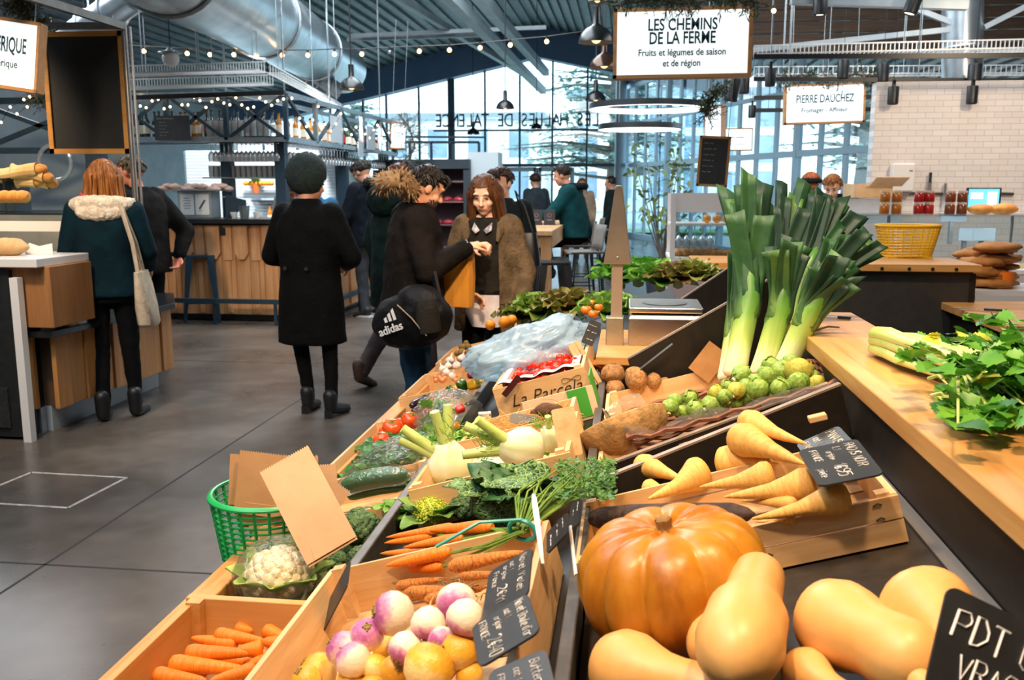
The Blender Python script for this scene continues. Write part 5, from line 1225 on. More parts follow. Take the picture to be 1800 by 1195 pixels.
# ---- green basket of paper bags
GB = BOX1.at(488, 965, .0); gbx = GB.x+.005; gby = GB.y-.045
gr = mat('green_plastic', '#1fa557', '#17924b', 3, .35, spec=.5); t = thing('green_basket', 'round green plastic basket full of brown paper bags', 'basket', T(gbx, gby, .555))
RB, RT_, HB = .122, .148, .172
mb = MB(); mb.tube([(RT_*cos(a), RT_*sin(a), HB) for a in [2*pi*i/48 for i in range(49)]], .0055, 8, flat=1.6); mb.build('rim', gr, t)
mb = MB()
for k in range(10): z = .018+k*.0148; r = RB+(RT_-RB)*z/HB; mb.tube([(r*cos(a), r*sin(a), z) for a in [2*pi*i/48 for i in range(49)]], .003, 6)
mb.build('hoops', gr, t); mb = MB()
for k in range(26): a = 2*pi*k/26; mb.tube([(RB*cos(a), RB*sin(a), 0), (RT_*cos(a), RT_*sin(a), HB)], .0042, 6, flat=1.0)
mb.build('staves', gr, t); MB().lathe([(.005, 0), (RB, 0), (RB, .004), (.005, .004)], 40).build('bottom', gr, t)
kraft = mat('kraft_paper', '#d6af88', '#c89d74', 3, .75, bmp=.15, bscale=20); kraft2 = mat('kraft_paper_dark', '#c79b6e', '#b6885b', 3, .75, bmp=.15, bscale=20)
def paper_bag(label, corners, d, m, fold=True, n_=None):
    M, w, h = quad(corners, d, n_ or (UP0*.1-FW0).normalized()); t = thing('paper_bag', label, 'paper bag', M); n = 44
    zig = [(-w/2+w*i/n, h/2+(.0022 if i % 2 else -.0022)) for i in range(n+1)]
    for k, z in ((0, 0), (1, -.004)):
        poly = [(-w/2, -h/2), (w/2, -h/2)]+list(reversed(zig)); mb = MB(); mb.prism([(x*(1-.01*k), y-.006*k) for x, y in poly], .0012, z0=z); mb.build('front_sheet' if k == 0 else 'back_sheet', m, t, smooth=False)
    if fold: MB().prism([(-w*.30, -h/2+.03), (w*.30, -h/2+.03), (w*.34, -h/2), (-w*.34, -h/2)], .0016, z0=.001).build('folded_base', m, t, smooth=False)
def F6(*p): return [c6(*q) for q in p]
paper_bag('front paper bag with a zigzag top edge, slanting across the basket', F6((527, 175), (785, 70), (1165, 475), (880, 510)), 2.06, kraft, True, (UP0*.55-FW0).normalized())
paper_bag('upright paper bag at the left of the basket', F6((475, 35), (775, 60), (735, 400), (485, 330)), 2.30, kraft2)
paper_bag('outermost paper bag at the far left rim of the basket', F6((420, 58), (560, 50), (545, 330), (462, 290)), 2.33, kraft2, False)
paper_bag('paper bag fanned out at the right behind the front one', F6((700, 80), (980, 140), (1000, 335), (760, 380)), 2.26, kraft)
paper_bag('paper bag rearmost in the basket, its square corner at upper right', F6((480, 40), (890, 85), (900, 400), (520, 420)), 2.36, kraft2, False)
paper_bag('paper bag turned sideways at the far right of the stack', F6((830, 105), (1062, 240), (985, 335), (740, 220)), 2.2, kraft, False)
paper_bag('creased paper bag deep inside the basket behind the front one', F6((560, 300), (700, 380), (735, 480), (545, 420)), 2.33, kraft2, False)
# ---- crates of the lower tier
crate(TIER1, .025, .41, 2.10, 2.46, .085, 'wooden crate of cucumbers behind the green basket', slat=1)
crate(TIER1, .015, .405, 2.50, 3.22, .075, 'long wooden crate of tomatoes and aubergines beside the front rail', slat=1)
crate(TIER1, .015, .405, 3.58, 4.05, .085, 'wooden crate of garlic and shallots near the shoppers', slat=1)
crate(TIER1, .02, .30, 4.30, 4.75, .09, 'far wooden crate of kiwi fruit at the end of the rail', slat=1)
m_cuc = mat('cucumber_skin', '#2c6b2c', '#1c4a22', 4, .3, stretch=(1, 8, 8), spec=.6)
for k, (a, b, r, n, l) in enumerate([((80, 690), (480, 620), 58, .11, 'topmost film-wrapped cucumber in the crate'), ((110, 740), (470, 680), 50, .07, 'cucumber lying below the topmost one, near the front board'), ((300, 700), (500, 650), 40, .06, 'short cucumber at the right end of the crate')]):
    p, q = along(TIER1, c5(*a), c5(*b), n); R_ = r/3.514*depth(p)/F; t = thing('cucumber', l, 'cucumber', frame_from(p, q)); L = (q-p).length
    MB().tube([(L*u, 0, .01*sin(u*3)) for u in (0, .03, .1, .3, .6, .85, .96, 1)], [R_*k2 for k2 in (.3, .7, .9, 1, 1, .9, .6, .25)], 18).build('fruit', m_cuc, t, angle=80)
    MB().tube([(L, 0, 0), (L*1.03, 0, .002)], [R_*.2, R_*.15], 8).build('stalk_end', mat('calyx', '#5c7a2c'), t)
    if k == 0: w = MB(); w.tube([(L*u, 0, .01*sin(max(0, u)*3)) for u in (-.06, -.02, .05, .3, .6, .9, 1.0, 1.06, 1.14)], [R_*k2 for k2 in (.4, .9, 1.1, 1.12, 1.12, 1.05, .6, .3, .55)], 18); w.build('film_wrap', film2, t, angle=80)
# bag of salad
sm_ = leafmat('salad_leaf', '#4f8f3a', '#2c6630', 20, .4); sb = thing('salad_bag', 'large clear plastic bag of dark green salad lying across the crates', 'salad bag', I4)
def sp(u, v, n): # four corner blend over the crates
    a = Vector(c5(60, 640)); b = Vector(c5(250, 400)); c = Vector(c5(720, 300)); d = Vector(c5(560, 580)); e = a*(1-u)*(1-v)+b*(1-u)*v+c*u*v+d*u*(1-v)
    return TIER1.at(e.x, e.y, n)
lv = MB(); rr = random.Random(8)
for k in range(330):
    u, v = rr.random(), rr.random(); p = sp(u, v, .06+.055*sin(pi*u)*sin(pi*v)*rr.uniform(.3, 1)); leaf_blade(lv, T(*p) @ Euler((rr.uniform(-.6, .6), rr.uniform(-.6, .6), rr.uniform(0, 6.3))).to_matrix().to_4x4(), rr.uniform(.03, .05), .028, .3, .08, 4, 4, .4, k)
lv.build('salad_leaves', sm_, sb)
w = MB().grid(lambda u, v: sp(u, v, .05+.09*(max(0, sin(pi*u))**.5)*(max(0, sin(pi*v))**.5))+Vector((nz((u*9, v*9, 1)), nz((u*9, v*9, 5)), nz((u*12, v*12, 9))))*.007, 44, 34); w.build('bag_film', film2, sb, angle=180)
bag2 = thing('mixed_bag', 'clear plastic bag with a frilly lettuce and red peppers, right of the tomatoes', 'plastic bag', T(*TIER1.at(*c5(735, 230), .10)))
w = MB().ball((0, 0, 0), 1, 40, 26); w.v = [tuple(Vector((x*.115, y*.15, z*.075))*(1+.18*nz((x*2.4, y*2.4, z*2.4+3))+.06*nz((x*8, y*8, z*8)))) for x, y, z in w.v]; w.build('bag_film', film2, bag2, angle=180)
lv = MB()
for k in range(46): leaf_blade(lv, T(rr.uniform(-.06, .0), rr.uniform(-.10, .04), rr.uniform(-.04, .03)) @ Euler((rr.uniform(-1, 1), rr.uniform(-1, 1), rr.uniform(0, 6))).to_matrix().to_4x4(), .06, .045, .3, .15, 6, 6, .4, k)
lv.build('lettuce_leaves', leafmat('frilly_leaf', '#8fb84a', '#5f9038', 12), bag2)
for k, ((x, y), r, n, l) in enumerate([((315, 390), 52, .07, 'front left tomato beside the salad bag'), ((385, 320), 62, .08, 'big ribbed tomato in the middle of the row'), ((500, 275), 62, .09, 'tomato behind the middle one, towards the aubergines'), ((440, 300), 50, .06, 'tomato low between its neighbours'), ((605, 205), 34, .09, 'small tomato under the aubergines'), ((770, 315), 36, .10, 'tomato under the clear bag at the right'), ((735, 310), 30, .09, 'little tomato at the left under the clear bag'), ((345, 345), 44, .05, 'tomato at the back against the rail side')]):
    p = TIER1.at(*c5(x, y), n); inst(TOMATO, T(*p) @ Euler((.3, -.3, k)).to_matrix().to_4x4() @ S(r/3.514*depth(p)/F), l)
for k, (a, b, r, l) in enumerate([((500, 190), (605, 130), 26, 'dark aubergine at the left, nearest the front rail'), ((510, 230), (600, 185), 26, 'aubergine lying below the nearest one'), ((770, 110), (830, 130), 30, 'aubergine at the right beside the yellow pepper'), ((840, 190), (900, 160), 24, 'aubergine against the grey divider')]):
    p, q = along(TIER1, c5(*a), c5(*b), .10); inst(AUB, lay(p, q, 1.1, r/3.514*depth(p)/F, .17), l)
for k, (c, x, y, r, n, e, l) in enumerate([('red', 640, 150, 30, .10, (1, .3, 0), 'red pepper behind the tomatoes'), ('red', 690, 130, 26, .11, (.4, .8, 1), 'red pepper under the plastic film'), ('red', 805, 205, 28, .13, (1.2, .2, 2), 'red pepper at the right inside the clear bag'), ('green', 815, 60, 34, .13, (.3, -.3, 0), 'dark green pepper with a hooked stem in front of the garlic'), ('yellow', 890, 55, 36, .13, (.8, .9, .5), 'yellow pepper at the right of the green one'), ('yellow', 790, 85, 26, .11, (1, .4, 0), 'yellow pepper below the green one'), ('green', 735, 85, 24, .11, (.7, -.5, 2), 'small green pepper at the left of the peppers')]):
    p = TIER1.at(*c5(x, y), n); inst(PEPPER[c], T(*p) @ Euler(e).to_matrix().to_4x4() @ S(r/3.514*depth(p)/F), l)
for k, (x, y, r) in enumerate([(280, 400, 48), (395, 375, 46), (205, 480, 40), (245, 510, 40), (445, 400, 40), (340, 440, 44), (420, 440, 40), (300, 540, 38), (260, 450, 40), (460, 360, 36)]):
    p = TIER1.at(*cA(x, y), .10); l = ['garlic bulb on top of the heap at the left', 'garlic bulb on top at the right of the heap'][k] if k < 2 else 'white garlic bulb in the crate near the shoppers'
    inst(GARLIC, T(*p) @ Euler((rnd(-.7, .7), rnd(-.7, .7), k)).to_matrix().to_4x4() @ S(r/5.431*depth(p)/F), l, None if k < 2 else 'garlic bulbs in the far crate')
for k in range(16):
    p = TIER1.at(*cA(rnd(130, 340), rnd(540, 600)), .08); inst(SHALLOT, T(*p) @ Euler((rnd(-1, 1), rnd(-1, 1), k)).to_matrix().to_4x4() @ S(26/5.431*depth(p)/F), 'orange shallot along the front of the garlic crate', 'shallots in the garlic crate')
for k, (x, y, r, l) in enumerate([(520, 490, 40, 'red onion at the back of the garlic crate'), (475, 540, 38, 'red onion in front of the others by the yellow pepper'), (560, 480, 36, 'red onion at the right edge of the garlic crate'), (500, 450, 30, 'small red onion furthest back')]):
    p = TIER1.at(*cA(x, y), .12); inst(ONION, T(*p) @ Euler((.5, .4, k)).to_matrix().to_4x4() @ S(r/5.431*depth(p)/F), l)
for k, (x, y, r) in enumerate([(405, 270, 42), (390, 320, 44), (450, 265, 36), (455, 320, 34), (350, 330, 34), (430, 230, 30)]):
    p = TIER1.at(*cA(x, y), .12); inst(KIWI, T(*p) @ R(k) @ S(r/5.431*depth(p)/F*.9), 'brown kiwi fruit in the far crate at the end of the rail', 'kiwi fruit in the far crate')
# ================================================================ FURNITURE OF THE HALL
def bottle(name, label, cat, gm, lmn, h=.3, r=.037, capm=None):
    t = proto(thing(name, label, cat, I4))
    MB().lathe([(.003, 0), (r*.95, 0), (r, .01), (r, h*.58), (r*.8, h*.66), (r*.36, h*.76), (r*.34, h*.95), (r*.42, h*.955), (r*.42, h*.98), (.003, h*.98)], 14).build('glass', gm, t, angle=50)
    MB().lathe([(r*1.015, h*.16), (r*1.015, h*.48)], 14, cap=False).build('paper_label', lmn, t)
    MB().lathe([(.002, h*.93), (r*.46, h*.93), (r*.46, h), (.002, h)], 10).build('cap', capm or mat('cap_dark', '#1c1c1e', rough=.4), t); return t
gg = mat('glass_green', '#1f3a22', rough=.08, spec=.8); gb = mat('glass_brown', '#5c2c0e', rough=.08, spec=.8); gcl = clear('clear_glass', '#e6f0f2', .25, .03); gred = mat('glass_red', '#7c1a14', rough=.1, spec=.8); ggold = mat('glass_gold', '#b8741a', rough=.1, spec=.8); gdark = mat('glass_dark', '#101a18', rough=.08, spec=.8)
lw_ = mat('label_cream', '#e6dcc6', rough=.7); lr_ = mat('label_red', '#a02a20', rough=.7); ly_ = mat('label_yellow', '#d8a83a', rough=.7)
BT_ = {'green': bottle('bottle', 'x', 'bottle', gg, lw_), 'brown': bottle('bottle', 'x', 'bottle', gb, ly_, .26, .034), 'red': bottle('bottle', 'x', 'bottle', gred, lw_, .27, .034), 'gold': bottle('bottle', 'x', 'bottle', ggold, lw_, .29, .036), 'dark': bottle('bottle', 'x', 'bottle', gdark, lr_, .31, .037), 'clear': bottle('bottle', 'x', 'bottle', gcl, lw_, .30, .036)}
wine = proto(thing('wine_glass', 'x', 'glass', I4))
MB().lathe([(.002, 0), (.034, 0), (.034, -.003), (.004, -.006), (.0035, -.085), (.02, -.10), (.036, -.13), (.036, -.165), (.030, -.20)], 14, cap=False).build('bowl_and_stem', clear('glass_sparkle_film', '#ffffff', .45, .04, film=.38, filmcol='#ffffff'), wine)  # sparkle of the glasses put in as a milky white film
tumb = proto(thing('tumbler', 'x', 'glass', I4)); MB().lathe([(.03, 0), (.033, .13), (.031, .13), (.028, .006)], 12, cap=False).build('tumbler_wall', clear('glass_sparkle_film', '#f4f8fa'), tumb); MB().lathe([(.002, 0), (.03, 0), (.03, .006), (.002, .006)], 12).build('tumbler_base', clear('glass_sparkle_film', '#f4f8fa'), tumb)
steelblue = mat('blue_steel', '#2f4656', '#283c4a', 3, .45, metal=.3); galv = mat('galvanised', '#aeb6ba', '#949ca2', 14, .38, metal=.85)
larch = wood('larch', '#d8a878', '#bf8555', 2, 4, .55); larch2 = wood('larch_light', '#e2b487', '#c88f60', 2, 4, .55)
dtop = mat('dark_worktop', '#23272b', '#1c1f22', 10, .3)
# ---- the bar
BX0, BX1, BY0, BY1 = -6.3, -3.35, 9.72, 14.6
bar = thing('bar_counter', 'larch clad bar with dark worktop and a foot rail', 'bar', T(0, 0, 0))
MB().loft([[V_ for V_ in (Vector((BX0, BY0-.14, z)), Vector((BX1+.12, BY0-.14, z)), Vector((BX1+.12, BY1, z)), Vector((BX1-.55, BY1, z)), Vector((BX1-.55, BY0+.5, z)), Vector((BX0, BY0+.5, z)))] for z in (1.10, 1.15)]).build('worktop', dtop, bar, smooth=False, bevel=.004)
def cladding(p, q, name, n):
    d = (q-p).normalized(); nrm = Vector((d.y, -d.x, 0)); w = (q-p).length/n; a = MB(); b = MB(); e = MB()
    for k in range(n):
        c = p+d*(w*(k+.5))
        a.bar(c-d*w*.485+Vector((0, 0, .58)), c+d*w*.485+Vector((0, 0, .58)), .03, 1.0)
        M = Matrix((d, Vector((0, 0, 1)), nrm)).transposed().to_4x4(); M.translation = c+nrm*.012
        if k % 2 == 0: b.prism([(-w*.48, 1.08), (-w*.48, .77), (-w*.2, .70), (w*.2, .70), (w*.48, .77), (w*.48, 1.08)], .04, M)
        else: b.prism([(-w*.30, 1.08), (-w*.30, .69), (w*.30, .69), (w*.30, 1.08)], .022, M); 
        if k % 2: e.prism([(-w*.16, .68), (-w*.16, .10), (w*.16, .10), (w*.16, .68)], .03, M)
    a.build(name, larch, bar, smooth=False, bevel=.003); b.build('upper_boards', larch2, bar, smooth=False, bevel=.003); e.build('batten', larch, bar, smooth=False, bevel=.002)
cladding(Vector((BX0, BY0, 0)), Vector((BX1, BY0, 0)), 'front_boards', 18); cladding(Vector((BX1, BY0, 0)), Vector((BX1, BY1, 0)), 'side_boards', 28)
MB().box(((BX0+BX1)/2, BY0+.25, .55), (BX1-BX0-.06, .4, 1.08)).build('carcass', dtop, bar, smooth=False); MB().box((BX1-.28, (BY0+BY1)/2, .55), (.4, BY1-BY0-.1, 1.08)).build('carcass', dtop, bar, smooth=False)
rl = MB(); rl.bar((BX0, BY0-.26, .26), (BX1+.16, BY0-.26, .26), .05, .05); rl.bar((BX1+.16, BY0-.26, .26), (BX1+.16, BY1, .26), .05, .05); rl.build('foot_rail', steelblue, bar, smooth=False)
for x in (-5.9, -5.2, -4.5, -3.8, -3.2): MB().box((x, BY0-.26, .13), (.03, .03, .26)).build('rail_post', steelblue, bar, smooth=False)
for y in (10.6, 11.6, 12.6, 13.6): MB().box((BX1+.16, y, .13), (.03, .03, .26)).build('rail_post', steelblue, bar, smooth=False)
p = py(391, 407, BY0-.02); so = MB().prism(rrect(.085, .085, .008), .012, M=T(p.x, BY0-.025, p.z) @ R(pi/2, 'X')); so.build('socket', mat('socket_black', '#1a1c1e', rough=.4), bar, smooth=False)
# things on the bar
def onbar(x, y, Y=BY0+.08): q = py(x, y, Y); return T(q.x, q.y, 1.151)
dc = thing('display_case', 'grey steel case with two paper notices standing on the bar', 'display case', onbar(343, 380, 9.86))
MB().box((0, .12, .15), (.40, .24, .30)).build('body', mat('case_grey', '#a5adb0', '#949c9f', 4, .4, metal=.3), dc, smooth=False, bevel=.006)
MB().box((-.02, .12, .31), (.58, .32, .02)).build('tray', galv, dc, smooth=False)
for x, tt in ((-.085, 'MENU'), (.095, '')):
    nt_ = MB().box((x, -.004, .15), (.16, .004, .23)).build('notice', mat('paper_notice', '#dfe1e0', rough=.8), dc, smooth=False)
    ln = MB()
    if x < 0:
        for k in range(5): ln.box((x, -.007, .22-.028*k), (.07+.02*(k % 2), .001, .006))
    else: ln.bar((x-.035, -.007, .10), (x+.035, -.007, .2), .001, .022); ln.bar((x-.05, -.007, .08), (x+.0, -.007, .085), .001, .004)
    ln.build('printing', mat('ink_grey', '#4b4f52', rough=.8), nt_, smooth=False)
pas = MB(); rr = random.Random(4)
pastry = lump('pastry_roll', 'pastry', mat('pastry_pink', '#e0bfb0', '#b79a8c', 9, .7), False, .2, 1.5, (1.5, 1, .7))
for k in range(15):
    p = py(283+8*k, 320-(k % 2)*3, 9.95); inst(pastry, T(p.x, p.y+.05*(k % 3), 1.475+.03*(k % 2)) @ R(k) @ S(.045), 'pale wrapped roll heaped on the tray over the steel case', 'pale rolls on the bar display')
sn = thing('glass_guard', 'slanted dark steel and glass food guard on the bar', 'food guard', onbar(395, 380)); MB().prism([(0, 0), (.02, 0), (.02, .26), (.26, .20), (.26, .12), (.1, .04), (.02, .0)], .012, M=R(pi/2, 'X')).build('side_plate', steelblue, sn, smooth=False); MB().box((.13, .1, .235), (.28, .22, .008)).build('glass_top', gcl, sn, smooth=False)
bk = thing('metal_bucket', 'small zinc bucket on the bar edge', 'bucket', onbar(430, 384)); MB().lathe([(.002, 0), (.045, 0), (.062, .135), (.064, .14), (.056, .138), (.04, .01)], 20).build('pail', galv, bk); MB().tube([(.06*cos(a), 0, .13+.04*sin(a)) for a in [pi*i/10 for i in range(11)]], .003, 5).build('handle', galv, bk)
for k, (x, l) in enumerate(((412, 'white china cup on the bar next to the zinc bucket'), (452, 'white cup at the right of the bar beside the black coat'))):
    c = thing('cup', l, 'cup', onbar(x, 384)); MB().lathe([(.002, 0), (.025, 0), (.042, .07), (.038, .07), (.02, .008)], 16).build('bowl', mat('china', '#ece8e2', rough=.2), c); MB().tube([(.04, 0, .055), (.065, 0, .045), (.035, 0, .02)], .005, 6).build('handle', mat('china', '#ece8e2'), c)
# ---- overhead rack of the bar
rk = thing('bar_rack', 'blue steel lattice rack hanging over the bar with shelves for bottles and glasses', 'rack', T(0, 0, 0))
RX0, RX1, RY0, RY1, RZ0, RZ1 = -6.6, -3.8, 10.0, 14.9, 2.02, 2.52
ch = MB()
for y in (RY0, RY0+.5):
    for z in (RZ0, RZ1): ch.bar((RX0, y, z), (RX1, y, z), .05, .05)
for x in (RX1, RX1-.5):
    for z in (RZ0, RZ1): ch.bar((x, RY0, z), (x, RY1, z), .05, .05)
ch.build('chords', galv, rk, smooth=False); vt = MB()
for k in range(5):
    x = RX0+(RX1-RX0)*k/4; MB().bar((x, RY0, RZ0), (x, RY0, RZ1), .05).build('upright', steelblue, rk, smooth=False)
    if k < 4:
        x2 = RX0+(RX1-RX0)*(k+1)/4; vt.bar((x, RY0, RZ0), (x2, RY0, RZ1), .035); vt.bar((x, RY0, RZ1), (x2, RY0, RZ0), .035)
for k in range(6):
    y = RY0+(RY1-RY0)*k/5
    if k: MB().bar((RX1, y, RZ0), (RX1, y, RZ1), .05).build('upright', galv, rk, smooth=False)
    if k < 5:
        y2 = RY0+(RY1-RY0)*(k+1)/5; vt.bar((RX1, y, RZ0), (RX1, y2, RZ1), .035) if k % 2 else vt.bar((RX1, y, RZ1), (RX1, y2, RZ0), .035)
vt.build('cross_braces', steelblue, rk, smooth=False)
sh = MB(); sh.box(((RX0+RX1)/2, RY0+.25, RZ0+.03), (RX1-RX0, .5, .015)); sh.box((RX1-.25, (RY0+RY1)/2, RZ0+.03), (.5, RY1-RY0, .015)); sh.build('bottle_shelf', galv, rk, smooth=False)
ps = MB()
for x, y in ((-4.62, 10.25), (-3.95, 10.2), (-6.2, 10.25), (-3.95, 14.6), (-3.95, 12.5)): MB().box((x, y, 1.6), (.12, .12, .9)).build('post', steelblue, rk, smooth=False)
for x in (-6.2, -4.6, -3.9): MB().tube([(x, 10.25, RZ1), (x, 10.25, roofz(x))], .012, 6).build('hanger', galv, rk)
for y in (12, 14.5): MB().tube([(-3.95, y, RZ1), (-3.95, y, roofz(-3.95))], .012, 6).build('hanger', galv, rk)
rr = random.Random(12)
for k in range(30):
    x = RX0+.25+(RX1-RX0-.5)*k/29; c = 'red' if k < 9 else 'gold' if 14 < k < 19 else 'dark' if k > 18 and k < 24 else 'clear' if k >= 24 else 'green'
    inst(BT_[c], T(x, RY0+.2+.05*(k % 2), RZ0+.038), {'red': 'red bottle on the bar rack, left of the chalk menu', 'gold': 'amber bottle on the front bar rack beside the chalk menu', 'dark': 'dark wine bottle on the front bar rack', 'clear': 'clear bottle at the right of the front bar rack', 'green': 'green bottle behind the chalk menu on the bar rack'}[c], c+' bottles on the front rack')
for k in range(34):
    y = RY0+.3+(RY1-RY0-.5)*k/33; c = ('gold', 'gold', 'gold', 'dark', 'green', 'dark', 'red')[min(6, k//5)]
    inst(BT_[c], T(RX1-.2-.05*(k % 2), y, RZ0+.038), {'gold': 'amber bottle at the near end of the side rack', 'dark': 'dark bottle on the side rack', 'green': 'green bottle in the middle of the side rack', 'red': 'red-capped bottle at the far end of the side rack'}[c], c+' bottles on the side rack')
for k in range(10):
    inst(tumb, T(-4.75+.075*k, RY0+.12, RZ0+.038) @ S(1.4), 'tall clear tumbler at the right end of the front rack', 'tumblers on the front rack')
for j in range(3):
    for k in range(16): inst(wine, T(-4.75+.052*k, 10.12+.13*j, RZ0-.035), 'wine glass hanging under the front bar rack', 'wine glasses under the front rack')
for j in range(2):
    for k in range(34): inst(wine, T(RX1-.1-.16*j, 10.35+.125*k, RZ0-.035), 'wine glass hanging under the side rack of the bar', 'wine glasses under the side rack')
g2 = MB().box((-4.35, 10.4, 1.60), (1.1, .45, .015)).build('glass_shelf', galv, rk, smooth=False)
for j in range(2):
    for k in range(15): inst(tumb, T(-4.82+.065*k, 10.25+.12*j, 1.61), 'tumbler standing on the lower shelf over the bar', 'tumblers on the lower bar shelf')
mb_ = thing('menu_board', 'black chalk menu board fixed to the bar rack', 'chalkboard', T(*py(303, 225, 9.95)) @ R(pi/2, 'X'))
MB().prism(rrect(.42, .27, .004), .012).build('board', slate, mb_, smooth=False); wr = MB(); write(wr, '~~~ ~~~~~~', -.18, .085, .03, maxw=.34, z=.013)
for k, s_ in enumerate(('~~~ ~~', '~~~~ ~~', '~~ ~~', '~~~~~ ~~', '~~~ ~~')): write(wr, s_, -.15, .05-.036*k, .02, maxw=.3, z=.013)
wr.build('chalk_writing', chalk, mb_)
for k, (x, y, Y, w, h, l) in enumerate(((591, 228, 11.3, .20, .33, 'grey notice panel hanging on the near half of the side rack'), (652, 243, 13.2, .19, .33, 'grey notice panel hanging on the far half of the side rack'), (634, 262, 12.6, .11, .2, 'small pale card hanging below the side rack'))):
    q = pX(x, y, RX1+.05); tag(MB().box((0, 0, 0), (.012, w*2.2, h)).build('notice_panel', mat('panel_grey', '#aab4ba', rough=.6), smooth=False, M=T(*q)), l, 'panel')
# back bar with bright louvred wall
bb = thing('back_bar', 'pale blue louvred back bar with shelves behind the bar', 'shelving', T(-5.2, 12.6, 0)); lou = mat('louvre', '#d5e2ea', '#c0d0da', 2, .5)
m = MB()
for k in range(24): m.box((0, 0, .95+.045*k), (2.2, .02, .04), R_=R(.35, 'X'))
m.build('louvres', lou, bb, smooth=False); MB().box((0, .05, 1.0), (2.3, .02, 2.0)).build('back_panel', mat('bb_panel', '#8299a8', rough=.6), bb, smooth=False); MB().box((0, -.15, .95), (2.3, .34, .04)).build('worktop', galv, bb, smooth=False); MB().box((.5, -.12, 1.30), (1.1, .25, .02)).build('shelf', steelblue, bb, smooth=False); MB().box((0, -.15, .46), (2.3, .3, .9)).build('cupboard', dtop, bb, smooth=False)
pl = thing('potted_herb', 'small pot of green herbs on the back bar shelf', 'plant', T(*py(450, 328, 12.45))); MB().lathe([(.002, -.09), (.05, -.09), (.065, .03), (.06, .03), (.002, .02)], 14).build('pot', mat('terracotta', '#b8683a', rough=.8), pl); lv = MB()
for k in range(60): leaf_blade(lv, T(0, 0, .03) @ R(rnd(0, 6.3)) @ R(-rnd(.3, 1.4), 'Y'), rnd(.08, .15), .05, .3, .05, 4, 4, .5, k)
lv.build('foliage', leafmat('herb', '#4f9a36', '#2f7228', 20), pl)
for k in range(8): inst(ORANGE, T(*py(432+6.5*k, 322, 12.42)) @ S(.035), 'orange fruit lined up on the back bar shelf', 'fruit on the back bar shelf')
for k in range(9): inst(BT_[('gold', 'clear', 'brown')[k % 3]], T(-5.0+.13*k, 12.4, .971), 'bottle standing on the back bar worktop', 'bottles on the back bar')
# ---- bar stools
def stool(name, m, h=.75):
    t = proto(thing(name, 'x', 'stool', I4)); w0, w1 = .15, .20
    MB().prism(rrect(.31, .31, .04), .03, z0=h-.03).build('seat', m, t, smooth=False, bevel=.006)
    for sx in (-1, 1):
        for sy in (-1, 1):
            mb = MB(); mb.loft([[Vector((sx*(a+dx), sy*(a+dy), z)) for dx, dy in ((0, -w), (0, 0), (-w, 0), (-w*.75, -w*.75))] for z, a, w in ((0, w1, .035), (h-.02, w0, .075))]); mb.build('leg', m, t, smooth=False)
    for sx, sy in ((1, 0), (-1, 0), (0, 1), (0, -1)):
        z = .22; a = w1-(w1-w0)*z/h-.012; p, q = ((sx*a, -a, z), (sx*a, a, z)) if sx else ((-a, sy*a, z), (a, sy*a, z)); MB().bar(p, q, .012, .022).build('foot_rung', m, t, smooth=False)
    for sx, sy in ((1, 0), (-1, 0)): z = .62; a = w1-(w1-w0)*z/h-.012; MB().bar((sx*a, -a, z), (sx*a, a, z), .008, .018).build('upper_rung', m, t, smooth=False)
    return t
STB = stool('bar_stool', mat('stool_blue', '#2d4a5e', '#263f52', 4, .4, metal=.4)); STK = stool('bar_stool', mat('stool_black', '#22262b', '#1b1e22', 4, .35, metal=.4))
inst(STB, T(*pz(362, 563, 0)) @ R(.25) @ S(1.0), 'blue metal bar stool in front of the larch bar')
inst(STK, T(-.72, 9.1, 0) @ R(.15) @ S(1.02), 'black metal stool at the near end of the high table, nearest the stall')
inst(STK, T(-.80, 9.75, 0) @ R(-.1), 'black metal stool just behind the nearest one at the high table')
def bar_chair(label, M):
    t = thing('bar_chair', label, 'chair', M); sm_ = mat('chair_shell', '#7d7670', '#69635e', 5, .5); lm_ = mat('chair_leg', '#2a2d30', rough=.35, metal=.6)
    MB().grid(lambda u, v: Vector(((u-.5)*.40, (v-.5)*.38, .76+.03*(2*u-1)**2)), 8, 4).build('seat', sm_, t, solid=.012)
    MB().grid(lambda u, v: Vector(((u-.5)*.40, .19+.05*v-.04*(1-(2*u-1)**2)*0, .80+.28*v))+Vector((0, -.05*(2*u-1)**2, 0)), 8, 4).build('backrest', sm_, t, solid=.012)
    for sx in (-1, 1):
        for sy in (-1, 1): MB().tube([(sx*.16, sy*.14, .755), (sx*.22, sy*.21, 0)], .011, 8).build('leg', lm_, t)
    for z in (.3,):
        for sx in (-1, 1): MB().bar((sx*.2, -.18, z), (sx*.2, .18, z), .012, .014).build('foot_rung', lm_, t, smooth=False)
        MB().bar((-.2, -.185, z), (.2, -.185, z), .012, .014).build('foot_rung', lm_, t, smooth=False)
bar_chair('grey-brown shell bar chair nearest the black stools', T(-.48, 10.25, 0) @ R(-1.25)); bar_chair('bar chair under the seated man in teal', T(-.62, 11.35, 0) @ R(-1.4)); bar_chair('bar chair beyond the seated man', T(-.55, 12.5, 0) @ R(-1.6)); bar_chair('far bar chair by the glass front', T(-.35, 15.5, 0) @ R(-1.2))
